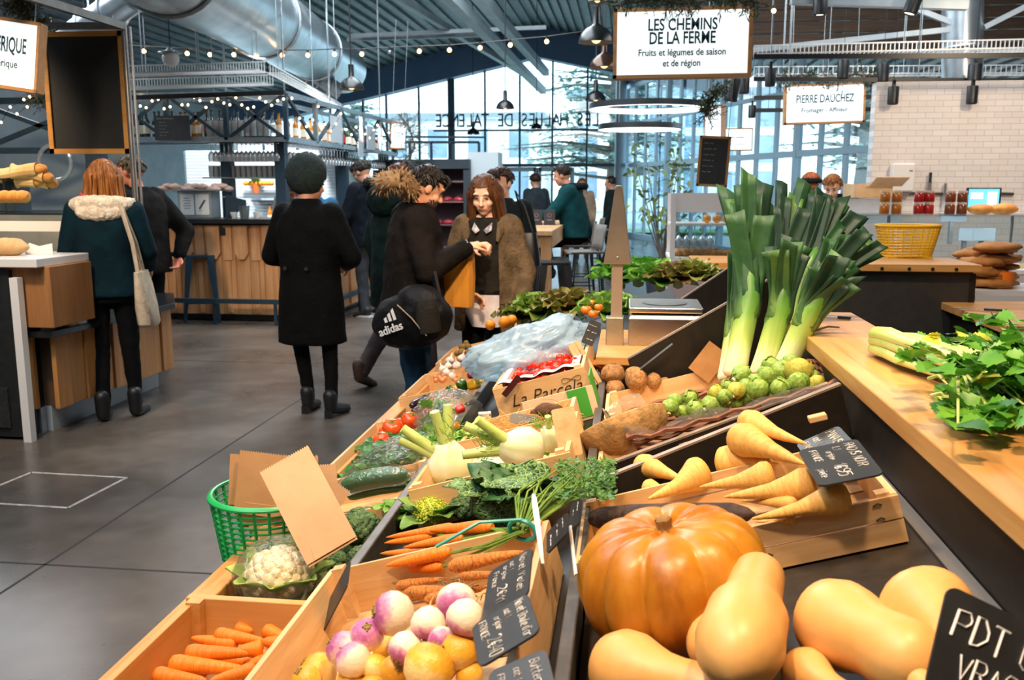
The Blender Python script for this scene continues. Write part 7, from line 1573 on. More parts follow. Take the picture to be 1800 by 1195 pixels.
def person(label, x, y, rot, H, pose=None, head=(0, 0, 0), skin=None, coat=None, trousers=None, shoes=None, hair=None, face=True, vox=.009, hem=.75, coat_rows=None, hands=True, seat=False, bulk=1.0, collar=None, lod=False):
    skin = skin or skin_m; k = H/1.74; po = dict(pose or {}); t = thing('person', label, 'person', T(x, y, 0) @ R(rot))
    J = {'rS': (.175, 0, 1.41), 'lS': (-.175, 0, 1.41), 'rE': (.24, -.03, 1.12), 'lE': (-.24, -.03, 1.12), 'rW': (.25, .06, .88), 'lW': (-.25, .06, .88),
         'rH': (.09, 0, .90), 'lH': (-.09, 0, .90), 'rK': (.10, .015, .49), 'lK': (-.10, .015, .49), 'rA': (.105, -.03, .085), 'lA': (-.105, -.03, .085), 'N': (0, -.01, 1.47), 'Hd': (0, .03, 1.62)}
    J.update(po); J = {a: V(b)*k for a, b in J.items()}
    HM = T(*J['Hd']) @ Euler((radians(head[0]), radians(head[1]), radians(head[2]))).to_matrix().to_4x4() @ S(k*1.09)
    b = MB()
    b.loft(srings([(z*k, w*k, d*k, J['N'].x*(max(0, z-.9)/.57), J['N'].y*(max(0, z-.9)/.57)) for z, w, d in ((.82, .13, .09), (.92, .165, .11), (1.05, .14, .10), (1.2, .15, .11), (1.35, .17, .11), (1.43, .15, .085), (1.47, .07, .06))]))
    b.capsule(J['N']-V((0, 0, .03)), HM @ V((0, -.015, -.06)), .055*k, .052*k)
    def hb(c, r): 
        m0 = MB().ball((0, 0, 0), 1, 18, 14); b.add([HM @ V((c[0]+p[0]*r[0], c[1]+p[1]*r[1], c[2]+p[2]*r[2])) for p in m0.v], m0.f)
    def hc(p, q, r0, r1): b.capsule(HM @ V(p), HM @ V(q), r0*k, r1*k, 10)
    hb((0, -.005, .02), (.074, .094, .095)); hb((0, .022, -.045), (.058, .066, .066)); hb((0, .05, -.09), (.026, .03, .022))
    if face:
        hc((0, .09, .008), (0, .108, -.026), .0085, .0125); hc((-.012, .098, -.031), (.012, .098, -.031), .008, .008); hc((-.04, .079, .03), (.04, .079, .03), .011, .011); hb((-.036, .058, -.03), (.024, .026, .024)); hb((.036, .058, -.03), (.024, .026, .024)); hb((0, .078, -.06), (.024, .016, .014))
    for s in (-1, 1): hb((s*.075, -.005, -.008), (.010, .02, .03))
    for s in 'rl':
        b.capsule(J[s+'S'], J[s+'E'], .052*k, .042*k); b.capsule(J[s+'E'], J[s+'W'], .042*k, .029*k)
        d = (J[s+'W']-J[s+'E']).normalized(); 
        if hands: hand(b, J[s+'W']+d*.012, po_dir(po, s, d), po_up(po, s), k, CURL.get(label, {}).get(s, .55))
        b.capsule(J[s+'H'], J[s+'K'], .068*k, .048*k); b.capsule(J[s+'K'], J[s+'A'], .046*k, .032*k); b.capsule(J[s+'A'], J[s+'A']+V((0, .02, -.04))*k, .035*k, .025*k)
    blob(b, 'body', skin, t, vox, 3)
    # --- face details
    if face:
        for s in (-1, 1):
            MB().ball((s*.031, .0835, .008), (.0115, .006, .0036), 12, 8).build('eye', mat('eye_dark', '#2a1c16', rough=.15), t, M=HM)
            MB().tube([(s*.05, .078, .028), (s*.033, .0915, .034), (s*.014, .0925, .03)], [.0015, .0028, .002], 6).build('eyebrow', mat('brow', '#4a3224', rough=.9), t, M=HM)
        MB().tube([(-.022, .084, -.058), (-.008, .0935, -.0555), (0, .0935, -.057), (.008, .0935, -.0555), (.022, .084, -.058)], [.0015, .0036, .0036, .0036, .0015], 8).build('lips', mat('lips', '#c2705c', rough=.4), t, M=HM)
    # --- coat or jumper: torso shell and sleeves fused
    if coat:
        name, cm, dsp = coat; c = MB(); rows = coat_rows or [(hem, .23, .165), (.9, .225, .165), (1.05, .21, .155), (1.2, .215, .15), (1.33, .215, .14), (1.42, .185, .115), (1.47, .10, .085), (1.50, .075, .075)]
        c.loft(srings([(z*k, w*k*bulk, d*k*bulk, J['N'].x*max(0, min(1, (z-.85)/.6)), J['N'].y*max(0, min(1, (z-.85)/.6))) for z, w, d in rows]))
        for s in 'rl':
            a, e, w = J[s+'S'], J[s+'E'], J[s+'W']; w2 = e+(w-e)*.93; c.capsule(a, e, .085*k*bulk, .068*k*bulk); c.capsule(e, w2, .068*k*bulk, .050*k*bulk)
        blob(c, name, cm, t, .012, 5, dsp, .09)
    if trousers:
        name, cm, w = trousers; c = MB()
        c.loft(srings([(z*k, a*k, d*k, 0, 0) for z, a, d in ((.80, .170, .12), (.9, .185, .13), (1.0, .165, .12))]))
        for s in 'rl': c.capsule(J[s+'H'], J[s+'K'], .102*k*w, .074*k*w); c.capsule(J[s+'K'], J[s+'A'], .072*k*w, .052*k*w)
        blob(c, name, cm, t, .012, 4, .012, .07)
    if shoes:
        name, cm, hh = shoes
        for s in 'rl':
            a = J[s+'A']; toe = po.get(s+'T'); dr = (V(toe).normalized() if toe else V((.15*(1 if s == 'r' else -1), 1, -.25)).normalized()); c = MB()
            c.capsule(a+V((0, -.03, hh)), a+V((0, -.025, -.035))*k, .05*k, .045*k); c.capsule(a+V((0, -.02, -.04))*k, a+dr*.15*k+V((0, 0, -.03*k)), .045*k, .033*k)
            blob(c, name, cm, t, .009, 3)
    if hair: hair(t, HM, k)
    return t, J, HM, k
CURL = {}
def po_dir(po, s, d): return V(po[s+'D']) if s+'D' in po else d
def po_up(po, s): return V(po[s+'U']) if s+'U' in po else V((1 if s == 'r' else -1, .2, .3))
def hair_fn(m, style, seed=0, length=.2, fringe=False, n=150):
    def f(t, HM, k):
        rr = random.Random(seed); c = MB()
        if style in ('short', 'long', 'bun'):
            mb0 = MB().ball((0, 0, 0), 1, 26, 18); vs = []
            for p in mb0.v:
                q = V(p); y0 = q.y
                r = V((.082, .102, .102)); w = V((q.x*r.x, q.y*r.y-.008, q.z*r.z+.024))
                front = y0 > .25 and q.z < (.42 if not fringe else .28)
                low = q.z < -.45
                if front: w = V((w.x*.8, min(w.y, .03), w.z))
                if low: w = V((w.x*.75, w.y*.72, max(w.z, -.045)))
                vs.append(w*(1+.05*nz(q*4+V((seed, 0, 0)))))
            c.add(vs, mb0.f)
        if style in ('short', 'long'):
            for i in range(n):
                a = rr.uniform(0, 2*pi); z = rr.uniform(.0, .98); q = V((cos(a)*sqrt(1-z*z), sin(a)*sqrt(1-z*z), z))
                p0 = V((q.x*.08, q.y*.1-.008, q.z*.1+.024))
                if style == 'short':
                    if q.y > .35 and q.z < .45: continue
                    e = p0+V((q.x*.02, q.y*.02+.012, -.03+.02*rr.random())); c.tube([p0*.98, (p0+e)/2+q*.006, e], [.008, .006, .001], 5)
                else:
                    if q.y > .5 and abs(q.x) < .45 and q.z < .75: continue
                    L = length*rr.uniform(.8, 1.1); sx = 1 if q.x > 0 else -1; outx = q.x*.092 if abs(q.x) > .3 else q.x*.092; yy = min(p0.y, .045) if abs(q.x) > .5 else min(p0.y*.9, -.03)
                    m1 = V((outx*1.12, yy*1.02-.004, -.02)); e = V((outx*1.22+rr.uniform(-.012, .012), yy-.01+rr.uniform(-.01, .015), -.02-L)); c.tube([p0, (p0+m1)/2+q*.014, m1, (m1+e)/2+V((outx*.06, 0, 0)), e], [.010, .012, .012, .010, .002], 5)
        if fringe:
            for i in range(26):
                x = rr.uniform(-.06, .06); p0 = V((x*.6, .06, .105)); e = V((x*1.15+rr.uniform(-.012, .012), .098-abs(x)*.35, .035+rr.uniform(-.01, .02))); c.tube([p0, (p0+e)/2+V((0, .022, .012)), e], [.01, .009, .002], 5)
        c.build('hair', m, t, M=HM, angle=80)
    return f
def hairmat(n, a, b): return mat(n, a, b, 6, .42, stretch=(9, 9, .7), bmp=.5, spec=.25)
h_black = hairmat('hair_black', '#17130f', '#2a211b'); h_brown = hairmat('hair_brown', '#3b2417', '#6a4225'); h_auburn = hairmat('hair_auburn', '#6b3a1a', '#a86a32'); h_dkbrown = hairmat('hair_dark', '#241610', '#3f281c'); h_grey = hairmat('hair_grey', '#3f342b', '#6b5d50'); h_blond = hairmat('hair_blond', '#b98a4f', '#dcb47a'); h_red = hairmat('hair_red', '#3a1c18', '#5f2f28')
def cloth(n, a, b, s=8, bm=.4, rough=.85): return mat(n, a, b, s, rough, bmp=bm, bscale=60, spec=.12)
def fur_ring(t, M, pts, r, m, seed=0, n=420, L=.03, name='fur_trim'):
    rr = random.Random(seed); mb = MB(); mb.tube(pts, r, 12)
    for i in range(n):
        u = rr.random()*(len(pts)-1); a = int(u); p = V(pts[a]).lerp(V(pts[min(a+1, len(pts)-1)]), u-a); d = V((rr.gauss(0, 1), rr.gauss(0, 1), rr.gauss(0, 1))).normalized(); e = p+d*(r+L*rr.uniform(.5, 1))+V((0, 0, -.006)); mb.tube([p+d*r*.7, p+d*(r+L*.4), e], [.005, .0035, .0006], 4)
    o = mb.build(name, m, t, M=M, angle=90); return o
# ---- woman with auburn bob and sherpa collar, back to us, at the left counter
teal = cloth('teal_coat', '#08262f', '#051a22', 5, .3); black_t = cloth('black_trousers', '#0d0e10', '#08090a', 8, .2); blackc = cloth('black_wool', '#09090a', '#040405', 10, .6)
t, J, HM, k = person('woman in a teal coat with cream fleece collar at the left counter, back turned', -3.32, 5.50, radians(14), 1.66, {'rE': (.25, .03, 1.13), 'rW': (.20, .25, 1.02), 'lE': (-.26, .0, 1.12), 'lW': (-.20, .22, 1.0), 'rA': (.12, .0, .085), 'lA': (-.06, -.12, .085), 'lK': (-.08, -.03, .49)},
    head=(-8, 0, 12), coat=('coat', teal, .012), trousers=('trousers', black_t, .86), shoes=('ankle_boot', mat('boot_black', '#141416', rough=.5), .08), hair=hair_fn(h_auburn, 'long', 3, .155, n=260), face=False, hem=.84, coat_rows=[(.84, .20, .145), (.95, .195, .14), (1.07, .18, .13), (1.2, .19, .135), (1.33, .2, .13), (1.42, .18, .11), (1.47, .10, .085), (1.50, .08, .075)])
cream = cloth('fleece', '#e9d9c2', '#cdb79a', 30, .9)
c = MB(); c.tube([(.17*cos(a), .02+.125*sin(a)-.0, 1.37-.03*sin(a)) for a in [radians(150+240*i/20) for i in range(21)]], [.03]+[.05]*19+[.03], 12); c.ball((0, -.10, 1.34), (.15, .055, .06), 18, 10)
o = blob(c, 'fleece_collar', cream, t, .01, 3, .02, .025)
fur_ring(t, I4, [(.09*cos(a), 0.02+.08*sin(a), 1.415) for a in [2*pi*i/16 for i in range(17)]], .03, cream, 5, 260, .018, 'fleece_lining')
sc = MB().tube([(-.09, .05, 1.45), (-.11, -.02, 1.44), (-.08, -.09, 1.43)], [.02, .03, .02], 8); sc.build('pink_scarf', cloth('pink_scarf', '#d8606a', '#b8434f'), t)
# her tote bag
tb = thing('tote_bag', 'beige cloth tote bag hanging from the shoulder of the teal coat woman', 'bag', T(-3.06, 5.45, 0) @ R(radians(14)))
canvas = cloth('canvas', '#cbb8a0', '#b39f86', 20, .4)
mb = MB().grid(lambda u, v: V((.0, 0, 0)), 1, 1); mb = MB(); mb.loft(srings([(z, w, d, xo, 0) for z, w, d, xo in ((.62, .05, .10, .02), (.64, .055, .13, .02), (.75, .05, .145, .01), (.88, .035, .14, .0), (.97, .02, .13, -.01))], 24, 3)); mb.build('pouch', canvas, tb)
for s in (-.07, .06):
    mb = MB(); mb.tube([(-.01, s, .95), (-.04, s*.6, 1.15), (-.10, s*.2-.0, 1.36), (-.13, s*.2+.02, 1.40)], .009, 6, flat=2.2); mb.build('strap', canvas, tb)
# ---- older man in a dark jacket facing left
dj = cloth('dark_jacket', '#191614', '#0e0d0c', 7, .4)
t, J, HM, k = person('older man in a dark jacket looking left, behind the silver pole', -3.95, 7.05, radians(72), 1.74, {'rE': (.33, -.16, 1.13), 'rW': (.20, -.20, .93), 'lE': (-.24, .0, 1.1), 'lW': (-.18, .16, .95), 'Hd': (0, .06, 1.62)}, head=(-6, 0, 8), skin=skin_r, coat=('jacket', dj, .014), trousers=('trousers', black_t, 1.1), shoes=('shoe', mat('shoe_brown', '#221a16', rough=.5), .02), hair=hair_fn(h_grey, 'short', 5), hem=.80, bulk=1.08)
c = MB(); c.tube([(.085*cos(a), .02+.075*sin(a), 1.475+.02*sin(a)) for a in [2*pi*i/18 for i in range(19)]], .028, 10); c.build('collar', cloth('jacket_collar', '#1b1a1c', '#111113'), t)
# ---- woman in a black coat and green knitted hat, back to us
t, J, HM, k = person('woman in a long black coat and dark green knitted hat, seen from behind', -2.05, 5.72, radians(-8), 1.63, {'rE': (.31, .02, 1.12), 'rW': (.16, .25, 1.05), 'lE': (-.31, .02, 1.12), 'lW': (-.16, .25, 1.05), 'rA': (.15, -.03, .10), 'lA': (-.07, .05, .10), 'rK': (.13, .0, .49), 'rT': (.3, 1, -.3), 'lT': (-.1, 1, -.3)},
    head=(-10, 0, -30), coat=('coat', blackc, .012), trousers=('tights', black_t, .80), shoes=('ankle_boot', mat('boot_black', '#141416'), .05), face=True, hem=.50, bulk=1.04, coat_rows=[(.52, .235, .17), (.7, .225, .165), (.9, .215, .155), (1.03, .20, .145), (1.2, .215, .15), (1.33, .22, .145), (1.42, .19, .12), (1.48, .11, .09), (1.52, .09, .085)])
ht = MB().ball((0, -.025, .055), (.115, .135, .135), 40, 28); ht.v = [tuple(V(p)*(1+.05*sin(p[2]*140)*sin(atan2(p[1]+.025, p[0])*18))) if True else p for p in ht.v]
ht.v = [(x, y, max(z, -.09)) if y < .05 else (x, min(y, .075), max(z, .035)) for x, y, z in ht.v]
ht.build('knitted_hat', mat('hat_knit', '#22302c', '#141d1b', 40, .95, bmp=.9), t, M=HM, angle=180)
for s in (-.075, .075): MB().lathe([(.001, .004), (.012, .004), (.014, 0), (.001, 0)], 14, M=T(s-.02, -.158, .985) @ R(pi/2, 'X')).build('coat_button', mat('button', '#2c2a2a', rough=.25), t)
for s in 'rl': MB().box(tuple(J[s+'A']+V((0, -.055, -.07))), (.045, .04, .06)).build('boot_heel', mat('boot_black', '#141416'), t, smooth=False)
# ---- young man in navy parka with dark fur hood
navy = cloth('navy_parka', '#121822', '#0b0f16', 7, .35)
t, J, HM, k = person('young man in a navy parka with black fur hood at the bar, facing left', -2.98, 10.3, radians(62), 1.80, {'lE': (-.27, .06, 1.12), 'lW': (-.15, .28, 1.08), 'rE': (.27, .06, 1.12), 'rW': (.15, .28, 1.08), 'Hd': (0, .07, 1.61)}, head=(-28, 0, 5), coat=('parka', navy, .016), trousers=('trousers', cloth('grey_trousers', '#4a4d52', '#36383d'), 1.0), shoes=('trainer', mat('trainer', '#1d1e20', rough=.6), .0), hair=hair_fn(h_black, 'short', 9, fringe=True), hem=.80, bulk=1.1)
fur_ring(t, I4, [(.13*cos(a), -.14+.09*sin(a)*.7, 1.53+.03*cos(2*a)) for a in [2*pi*i/18 for i in range(19)]], .045, mat('fur_black', '#14120f', '#26211b', 30, .9), 3, 420, .03)
MB().lathe([(.02, 0), (.045, 0), (.045, .004), (.02, .004)], 24, M=T(.285, -.02, 1.29) @ R(pi/2, 'Y'), cap=False).build('sleeve_badge', mat('badge_white', '#d8dcdf', rough=.7), t)
MB().tube([(.012, .092, .012), (-.012, .092, .012)], .002, 5).build('spectacles', mat('spec_black', '#111111', rough=.3), t, M=HM)
for s in (-1, 1): MB().tube([V((s*.033+.02*cos(a), .094, .008+.016*sin(a))) for a in [2*pi*i/16 for i in range(17)]], .002, 5).build('spectacle_rim', mat('spec_black', '#111111'), t, M=HM)
for s in 'rl':
    a = J[s+'A']; MB().box(tuple(a+V((0, .04, -.073))), (.095, .27, .022)).build('white_sole', mat('sole_white', '#d9d6d0', rough=.7), t, smooth=False, label='white trainer sole')
    text('N', .075, mat('sole_white', '#d9d6d0'), t, T(*(a+V((.055, .04, -.02)))) @ R(pi/2) @ R(pi/2, 'X'), ext=.001, name='shoe_mark')
# ---- person in blue between them
person('person in a blue jacket standing at the bar, mostly hidden by the black-coated woman', -3.22, 9.2, radians(25), 1.62, {'lE': (-.25, .06, 1.1)}, coat=('jacket', cloth('blue_jacket', '#255676', '#183d58'), .01), trousers=('trousers', black_t, 1), shoes=('shoe', mat('boot_black', '#141416'), .0), hair=hair_fn(h_brown, 'short', 2), vox=.012)
# ---- auburn haired walker in dark green coat, behind the bearded man
green = cloth('dark_green_coat', '#0f2322', '#081615', 7, .35)
t, J, HM, k = person('person with dark red hair in a dark green hooded coat walking behind the bearded man', -1.72, 6.75, radians(-32), 1.66, {'rA': (.09, .26, .085), 'rK': (.10, .20, .48), 'lA': (-.09, -.34, .13), 'lK': (-.09, -.05, .48), 'lT': (0, 1, -.7), 'rE': (.26, -.03, 1.12), 'lE': (-.28, -.03, 1.13)}, head=(0, 0, -10), coat=('coat', green, .016), trousers=('trousers', cloth('plum_trousers', '#4a3f42', '#352c30'), 1.1), shoes=('walking_boot', mat('boot_brown', '#3b2c24', '#2c211b', 20, .7), .06), hair=hair_fn(h_red, 'long', 6, .13, n=190), face=False, hem=.62, bulk=1.1)
c = MB().ball((0, -.15, 1.40), (.17, .08, .12), 18, 12); blob(c, 'hood', green, t, .012, 3, .03, .05)
# ---- blond person further back
person('blond person far behind, between the navy parka and the red-haired walker', -3.05, 11.6, radians(-40), 1.66, coat=('coat', cloth('grey_coat', '#4b5054', '#3a3e42'), .01), trousers=('trousers', black_t, 1), shoes=('shoe', mat('boot_black', '#141416'), 0), hair=hair_fn(h_blond, 'long', 8, .14), vox=.014, face=False)
# ---- bearded man in a dark parka with fur hood, filling a paper bag
brownp = cloth('brown_parka', '#181210', '#0d0a09', 6, .35)
CURL['bearded man in a brown parka with tan fur hood, looking into an orange bag'] = {'r': .75, 'l': .6}
t, J, HM, k = person('bearded man in a brown parka with tan fur hood, looking into an orange bag', -1.21, 5.03, radians(-68), 1.64,
    {'rS': (.18, .01, 1.39), 'rE': (.28, .05, 1.11), 'rW': (.19, .30, 1.24), 'rD': (-.35, .9, .12), 'rU': (.2, .1, 1), 'lE': (-.25, .06, 1.08), 'lW': (-.03, .33, .94), 'lD': (.1, .8, -.3), 'lU': (-.6, -.2, .8), 'Hd': (0, .10, 1.585), 'N': (0, .03, 1.455), 'lA': (-.11, .10, .085)}, head=(-30, 0, 6), coat=('parka', brownp, .020), trousers=('jeans', cloth('jeans', '#2a4a63', '#1c3448', 10), 1.05), shoes=('shoe', mat('boot_black', '#141416'), 0), hair=hair_fn(h_black, 'short', 11, fringe=True, n=200), vox=.006, hem=.78, bulk=1.14)
bd = MB()
rr = random.Random(3)
for i in range(170):
    a = rr.uniform(-1.5, 1.5); z = rr.uniform(-.10, -.045); y = .022+.070*cos(a)*(1-max(0, (-z-.07))*5); x = .058*sin(a)*1.02
    if abs(x) < .024 and z > -.068: continue
    p = V((x, y, z)); bd.tube([p, p+V((x*.10, .006, -.012))], [.0035, .0005], 4)
for i in range(26): x = rr.uniform(-.024, .024); p = V((x, .094-abs(x)*.2, -.045)); bd.tube([p, p+V((x*.2, .004, -.007))], [.003, .0006], 4)
bd.build('beard', mat('beard', '#2a1b14', '#1a110d', 20, .9), t, M=HM)
fur_ring(t, I4, [(.15*cos(a), -.10+.10*sin(a)*.8+.03, 1.49+.05*cos(a)*cos(a)-.02*sin(a)) for a in [2*pi*i/20 for i in range(21)]], .05, mat('fur_tan', '#b08d62', '#77593a', 14, .9), 4, 560, .038)
wt = MB().tube([J['rW']+V((.0, -.0, 0))+V((.036*cos(a), .0, .036*sin(a))) for a in [2*pi*i/16 for i in range(17)]], .006, 6, flat=1.6); wt.build('wrist_watch', mat('steel_plain', '#cfccc8'), t)
# the bag he holds
kb = mat('orange_kraft', '#d8922e', '#c67f22', 3, .7, bmp=.2, bscale=18)
pc = pd(808, 492, 5.14); pb_ = thing('paper_bag', 'orange-brown paper bag held open by the bearded man', 'paper bag', T(pc.x, pc.y, pc.z-.15) @ S(.95) @ R(radians(-15)))
mb = MB(); rings = []
for z, w, d in ((0, .075, .035), (.05, .078, .038), (.18, .082, .045), (.29, .08, .042), (.335, .078, .035)):
    rings.append([V((x*w, y*d, z+.008*nz((x, y, z*9)))) for x, y in ((-1, -1), (-.3, -1.05), (.3, -.9), (1, -1), (1.05, 0), (1, 1), (.3, .95), (-.3, 1.05), (-1, 1), (-.92, 0))])
mb.loft(rings, cap=False); mb.v.extend([]); mb.add([r for r in rings[0]], [tuple(range(10))]); mb.build('bag_sheet', kb, pb_, smooth=False, solid=.002)
# his black sports bag
blk_n = cloth('black_nylon', '#17171a', '#0c0c0e', 5, .25, .5); pc = pd(724, 563, 4.86)
sb = thing('sports_bag', 'black sports shoulder bag with white three-stripe mark on the bearded man\'s hip', 'bag', T(*pc) @ R(radians(-12)) @ R(radians(-10), 'Y'))
mb = MB().ball((0, 0, 0), (.235, .13, .155), 26, 18); mb.ball((.06, .0, .06), (.15, .11, .13), 18, 12); blob(mb, 'pouch', blk_n, sb, .012, 4, .03, .1)
MB().tube([(.0, -.135, .10), (.07, -.137, .02), (.10, -.135, -.03), (.13, -.125, -.08)], .0035, 6).build('zip', mat('zip_tan', '#8f7f60', rough=.4), sb)
MB().tube([(.16, .04, .08), (.13, .09, .22), (.08, .14, .34)], .016, 6, flat=2).build('shoulder_strap', blk_n, sb)
MB().loft(srings([(-.09, .055, .02, 0, 0), (.0, .065, .03, 0, 0), (.08, .05, .02, 0, 0)]), M=T(.145, -.10, .02) @ R(.5)).build('front_pocket', cloth('pocket_nylon', '#2d2a26', '#201e1b', 6, .25, .5), sb)
wm = mat('mark_white', '#e4e4e4', rough=.6); text('adidas', .062, wm, sb, T(-.06, -.141, -.02) @ R(-.18, 'Y') @ R(pi/2, 'X'), sx=.95, off=.001, name='lettering')
for i, h in enumerate((.028, .045, .062)): MB().prism([(0, 0), (.016, 0), (.016+h*.0, h), (0, h*.82)], .003, M=T(-.085+.026*i, -.139, .016+.004*i) @ R(-.18, 'Y') @ R(pi/2, 'X')).build('stripe', wm, sb, smooth=False)
# ---- woman in a grey-brown wool coat, facing us
wool = cloth('wool_coat', '#6b5842', '#4a3d2e', 12, .7); CURL['woman in an open grey-brown wool coat and dark jumper, looking down at her hand'] = {'r': .9, 'l': .4}
lab = 'woman in an open grey-brown wool coat and dark jumper, looking down at her hand'
t, J, HM, k = person(lab, -.84, 5.45, radians(172), 1.58, {'rS': (.155, 0, 1.40), 'lS': (-.155, 0, 1.40), 'rE': (.24, .06, 1.11), 'rW': (.0, .27, 1.27), 'rD': (-.7, .5, .1), 'rU': (.3, .5, .8), 'lE': (-.27, -.02, 1.09), 'lW': (-.25, .10, .86), 'lD': (0, .2, -1), 'Hd': (0, .055, 1.60)}, head=(-20, 0, 4), skin=skin_l, coat=('jumper', cloth('dark_jumper', '#28241f', '#1b1916', 14, .5), .006), trousers=('trousers', black_t, .95), shoes=('shoe', mat('boot_black', '#141416'), 0), hair=hair_fn(h_brown, 'long', 14, .20, n=230), vox=.006, hem=.93, bulk=.76, coat_rows=[(.93, .23, .165), (1.05, .22, .163), (1.2, .226, .168), (1.33, .235, .155), (1.41, .225, .135), (1.455, .13, .115)])
c = MB()
for s in (-1, 1):
    rows = []
    for z, w, d in ((.70, .235, .165), (.9, .225, .16), (1.1, .205, .15), (1.3, .205, .14), (1.40, .175, .115), (1.455, .085, .08)):
        ring = []
        for j in range(15):
            a = radians(92 if s > 0 else 88)+0; a = pi/2-s*radians(38)-s*radians(j*(232-0)/14*.80+0) if False else pi/2-s*(radians(34)+radians(146)*j/14); ring.append(V((w*k*cos(a), d*k*sin(a)-.005, z*k)))
        rows.append(ring+[V((p.x*.88, p.y*.86, p.z)) for p in reversed(ring)])
    c.loft(rows)
for s in 'rl':
    a, e, w = J[s+'S'], J[s+'E'], J[s+'W']; c.capsule(a, e, .080*k, .066*k); c.capsule(e, e+(w-e)*.88, .064*k, .056*k)
blob(c, 'coat', wool, t, .011, 3, .012, .08)
c = MB()
for s in (-1, 1): c.tube([(s*.03, -.075, 1.40*k+.055), (s*.085, -.02, 1.40*k+.05), (s*.11, .07, 1.38*k), (s*.10, .125, 1.30*k)], [.03, .035, .035, .012], 8, flat=.5)
c.build('coat_collar', wool, t)
c = MB()
for s in (-1, 1): c.add([(s*.012, .112, 1.372*k), (s*.055, .075, 1.42*k), (s*.062, .105, 1.375*k), (s*.034, .125, 1.35*k)], [(0, 1, 2, 3)])
c.build('shirt_collar', mat('shirt_check', '#c9c4c6', '#7d7a86', 60, .8, detail=0), t, solid=.006)
c = MB(); c.loft(srings([(.74*k, .10, .105, -.02, .045), (.84*k, .135, .11, 0, .03), (.95*k, .15, .115, 0, .01)])); c.build('shirt_tail', mat('shirt_white', '#d9cfd2', '#b9b0b8', 8, .8), t)
# ---- person with glasses behind her
t, J, HM, k = person('person with short dark hair and glasses in a black coat, standing behind the woman', -.97, 7.1, radians(165), 1.64, head=(-5, 0, -18), skin=skin_l, coat=('coat', cloth('black_green_coat', '#1d2220', '#121615', 7), .012), trousers=('trousers', black_t, 1), shoes=('shoe', mat('boot_black', '#141416'), 0), hair=hair_fn(h_dkbrown, 'short', 17, fringe=True), hem=.7, vox=.008)
for s in (-1, 1): MB().tube([V((s*.033+.023*cos(a), .1, .008+.017*sin(a))) for a in [2*pi*i/18 for i in range(19)]], .0024, 5).build('spectacle_rim', mat('spec_red', '#3a1a18', rough=.3), t, M=HM)
hb = thing('handbag', 'black leather handbag hanging beside the wooden high table', 'bag', T(*pd(926, 432, 7.0))); lth = mat('black_leather', '#141517', rough=.35)
MB().loft(srings([(-.15, .11, .05, 0, 0), (-.05, .10, .055, 0, 0), (.10, .075, .03, 0, 0)], 20, 3)).build('pouch', lth, hb); MB().tube([(-.05, 0, .1), (-.045, .0, .25), (-.09, 0, .42), (-.02, 0, .3), (.045, 0, .1)], .009, 6).build('handle', lth, hb)
# ---- seated man in teal fleece at the high table
tealf = cloth('teal_fleece', '#0b3f42', '#072b2e', 6, .4)
t, J, HM, k = person('man in a teal fleece sitting at the wooden high table, facing left', -.62, 11.35, radians(82), 1.78, {'rS': (.18, .06, 1.40), 'lS': (-.18, .06, 1.40), 'rE': (.25, .28, 1.13), 'rW': (.06, .46, 1.12), 'lE': (-.25, .28, 1.13), 'lW': (-.02, .48, 1.12), 'rH': (.1, .02, .86), 'lH': (-.1, .02, .86), 'rK': (.12, .42, .80), 'lK': (-.12, .42, .80), 'rA': (.12, .36, .42), 'lA': (-.12, .36, .42), 'N': (0, .10, 1.46), 'Hd': (0, .19, 1.60)}, head=(-14, 0, 0), coat=('fleece', tealf, .014), trousers=('trousers', black_t, 1.05), shoes=('shoe', mat('boot_black', '#141416'), 0), hair=hair_fn(h_black, 'short', 19), hem=.86, bulk=1.15, vox=.010)
MB().tube([(.1*cos(a), -.0+.09*sin(a), 1.47*k) for a in [2*pi*i/16 for i in range(17)]], .045, 10).build('hood', cloth('fleece_hood', '#141a1e', '#0e1215'), t)
# ---- far figures
person('far person with dark hair beyond the seated man', -1.62, 16.2, radians(40), 1.72, coat=('jacket', cloth('far_grey', '#3a4248', '#2c3338'), .01), trousers=('trousers', black_t, 1), shoes=('shoe', mat('boot_black', '#141416'), 0), hair=hair_fn(h_dkbrown, 'short', 21), vox=.016, hands=False)
person('far person in a pale beige coat right of the seated man', -.92, 18.5, radians(175), 1.66, coat=('coat', cloth('beige_coat', '#c9a98c', '#a98a70'), .01), trousers=('trousers', cloth('far_brown', '#5f4a3c', '#4a392e'), 1), shoes=('shoe', mat('boot_black', '#141416'), 0), hair=hair_fn(h_auburn, 'short', 22), vox=.016, hands=False)
person('far person in a dark coat walking behind the steel scale column', -.30, 17.0, radians(75), 1.68, {'rA': (.1, .2, .085), 'lA': (-.1, -.2, .1)}, coat=('coat', cloth('far_dark', '#26302e', '#1a2221'), .01), trousers=('trousers', black_t, 1), shoes=('shoe', mat('boot_black', '#141416'), 0), hair=hair_fn(h_dkbrown, 'bun', 23), vox=.016, hem=.6, hands=False)
t, J, HM, k = person('cheese seller with light brown hair bent over behind the right counter', 2.06, 9.6, radians(150), 1.66, {'Hd': (0, .10, 1.57), 'rW': (.12, .3, 1.05), 'lW': (-.12, .3, 1.05)}, head=(-28, 0, 10), skin=skin_l, coat=('tunic', cloth('seller_black', '#22262a', '#181b1e'), .01), trousers=('trousers', black_t, 1), shoes=('shoe', mat('boot_black', '#141416'), 0), hair=hair_fn(h_auburn, 'short', 24), vox=.010)
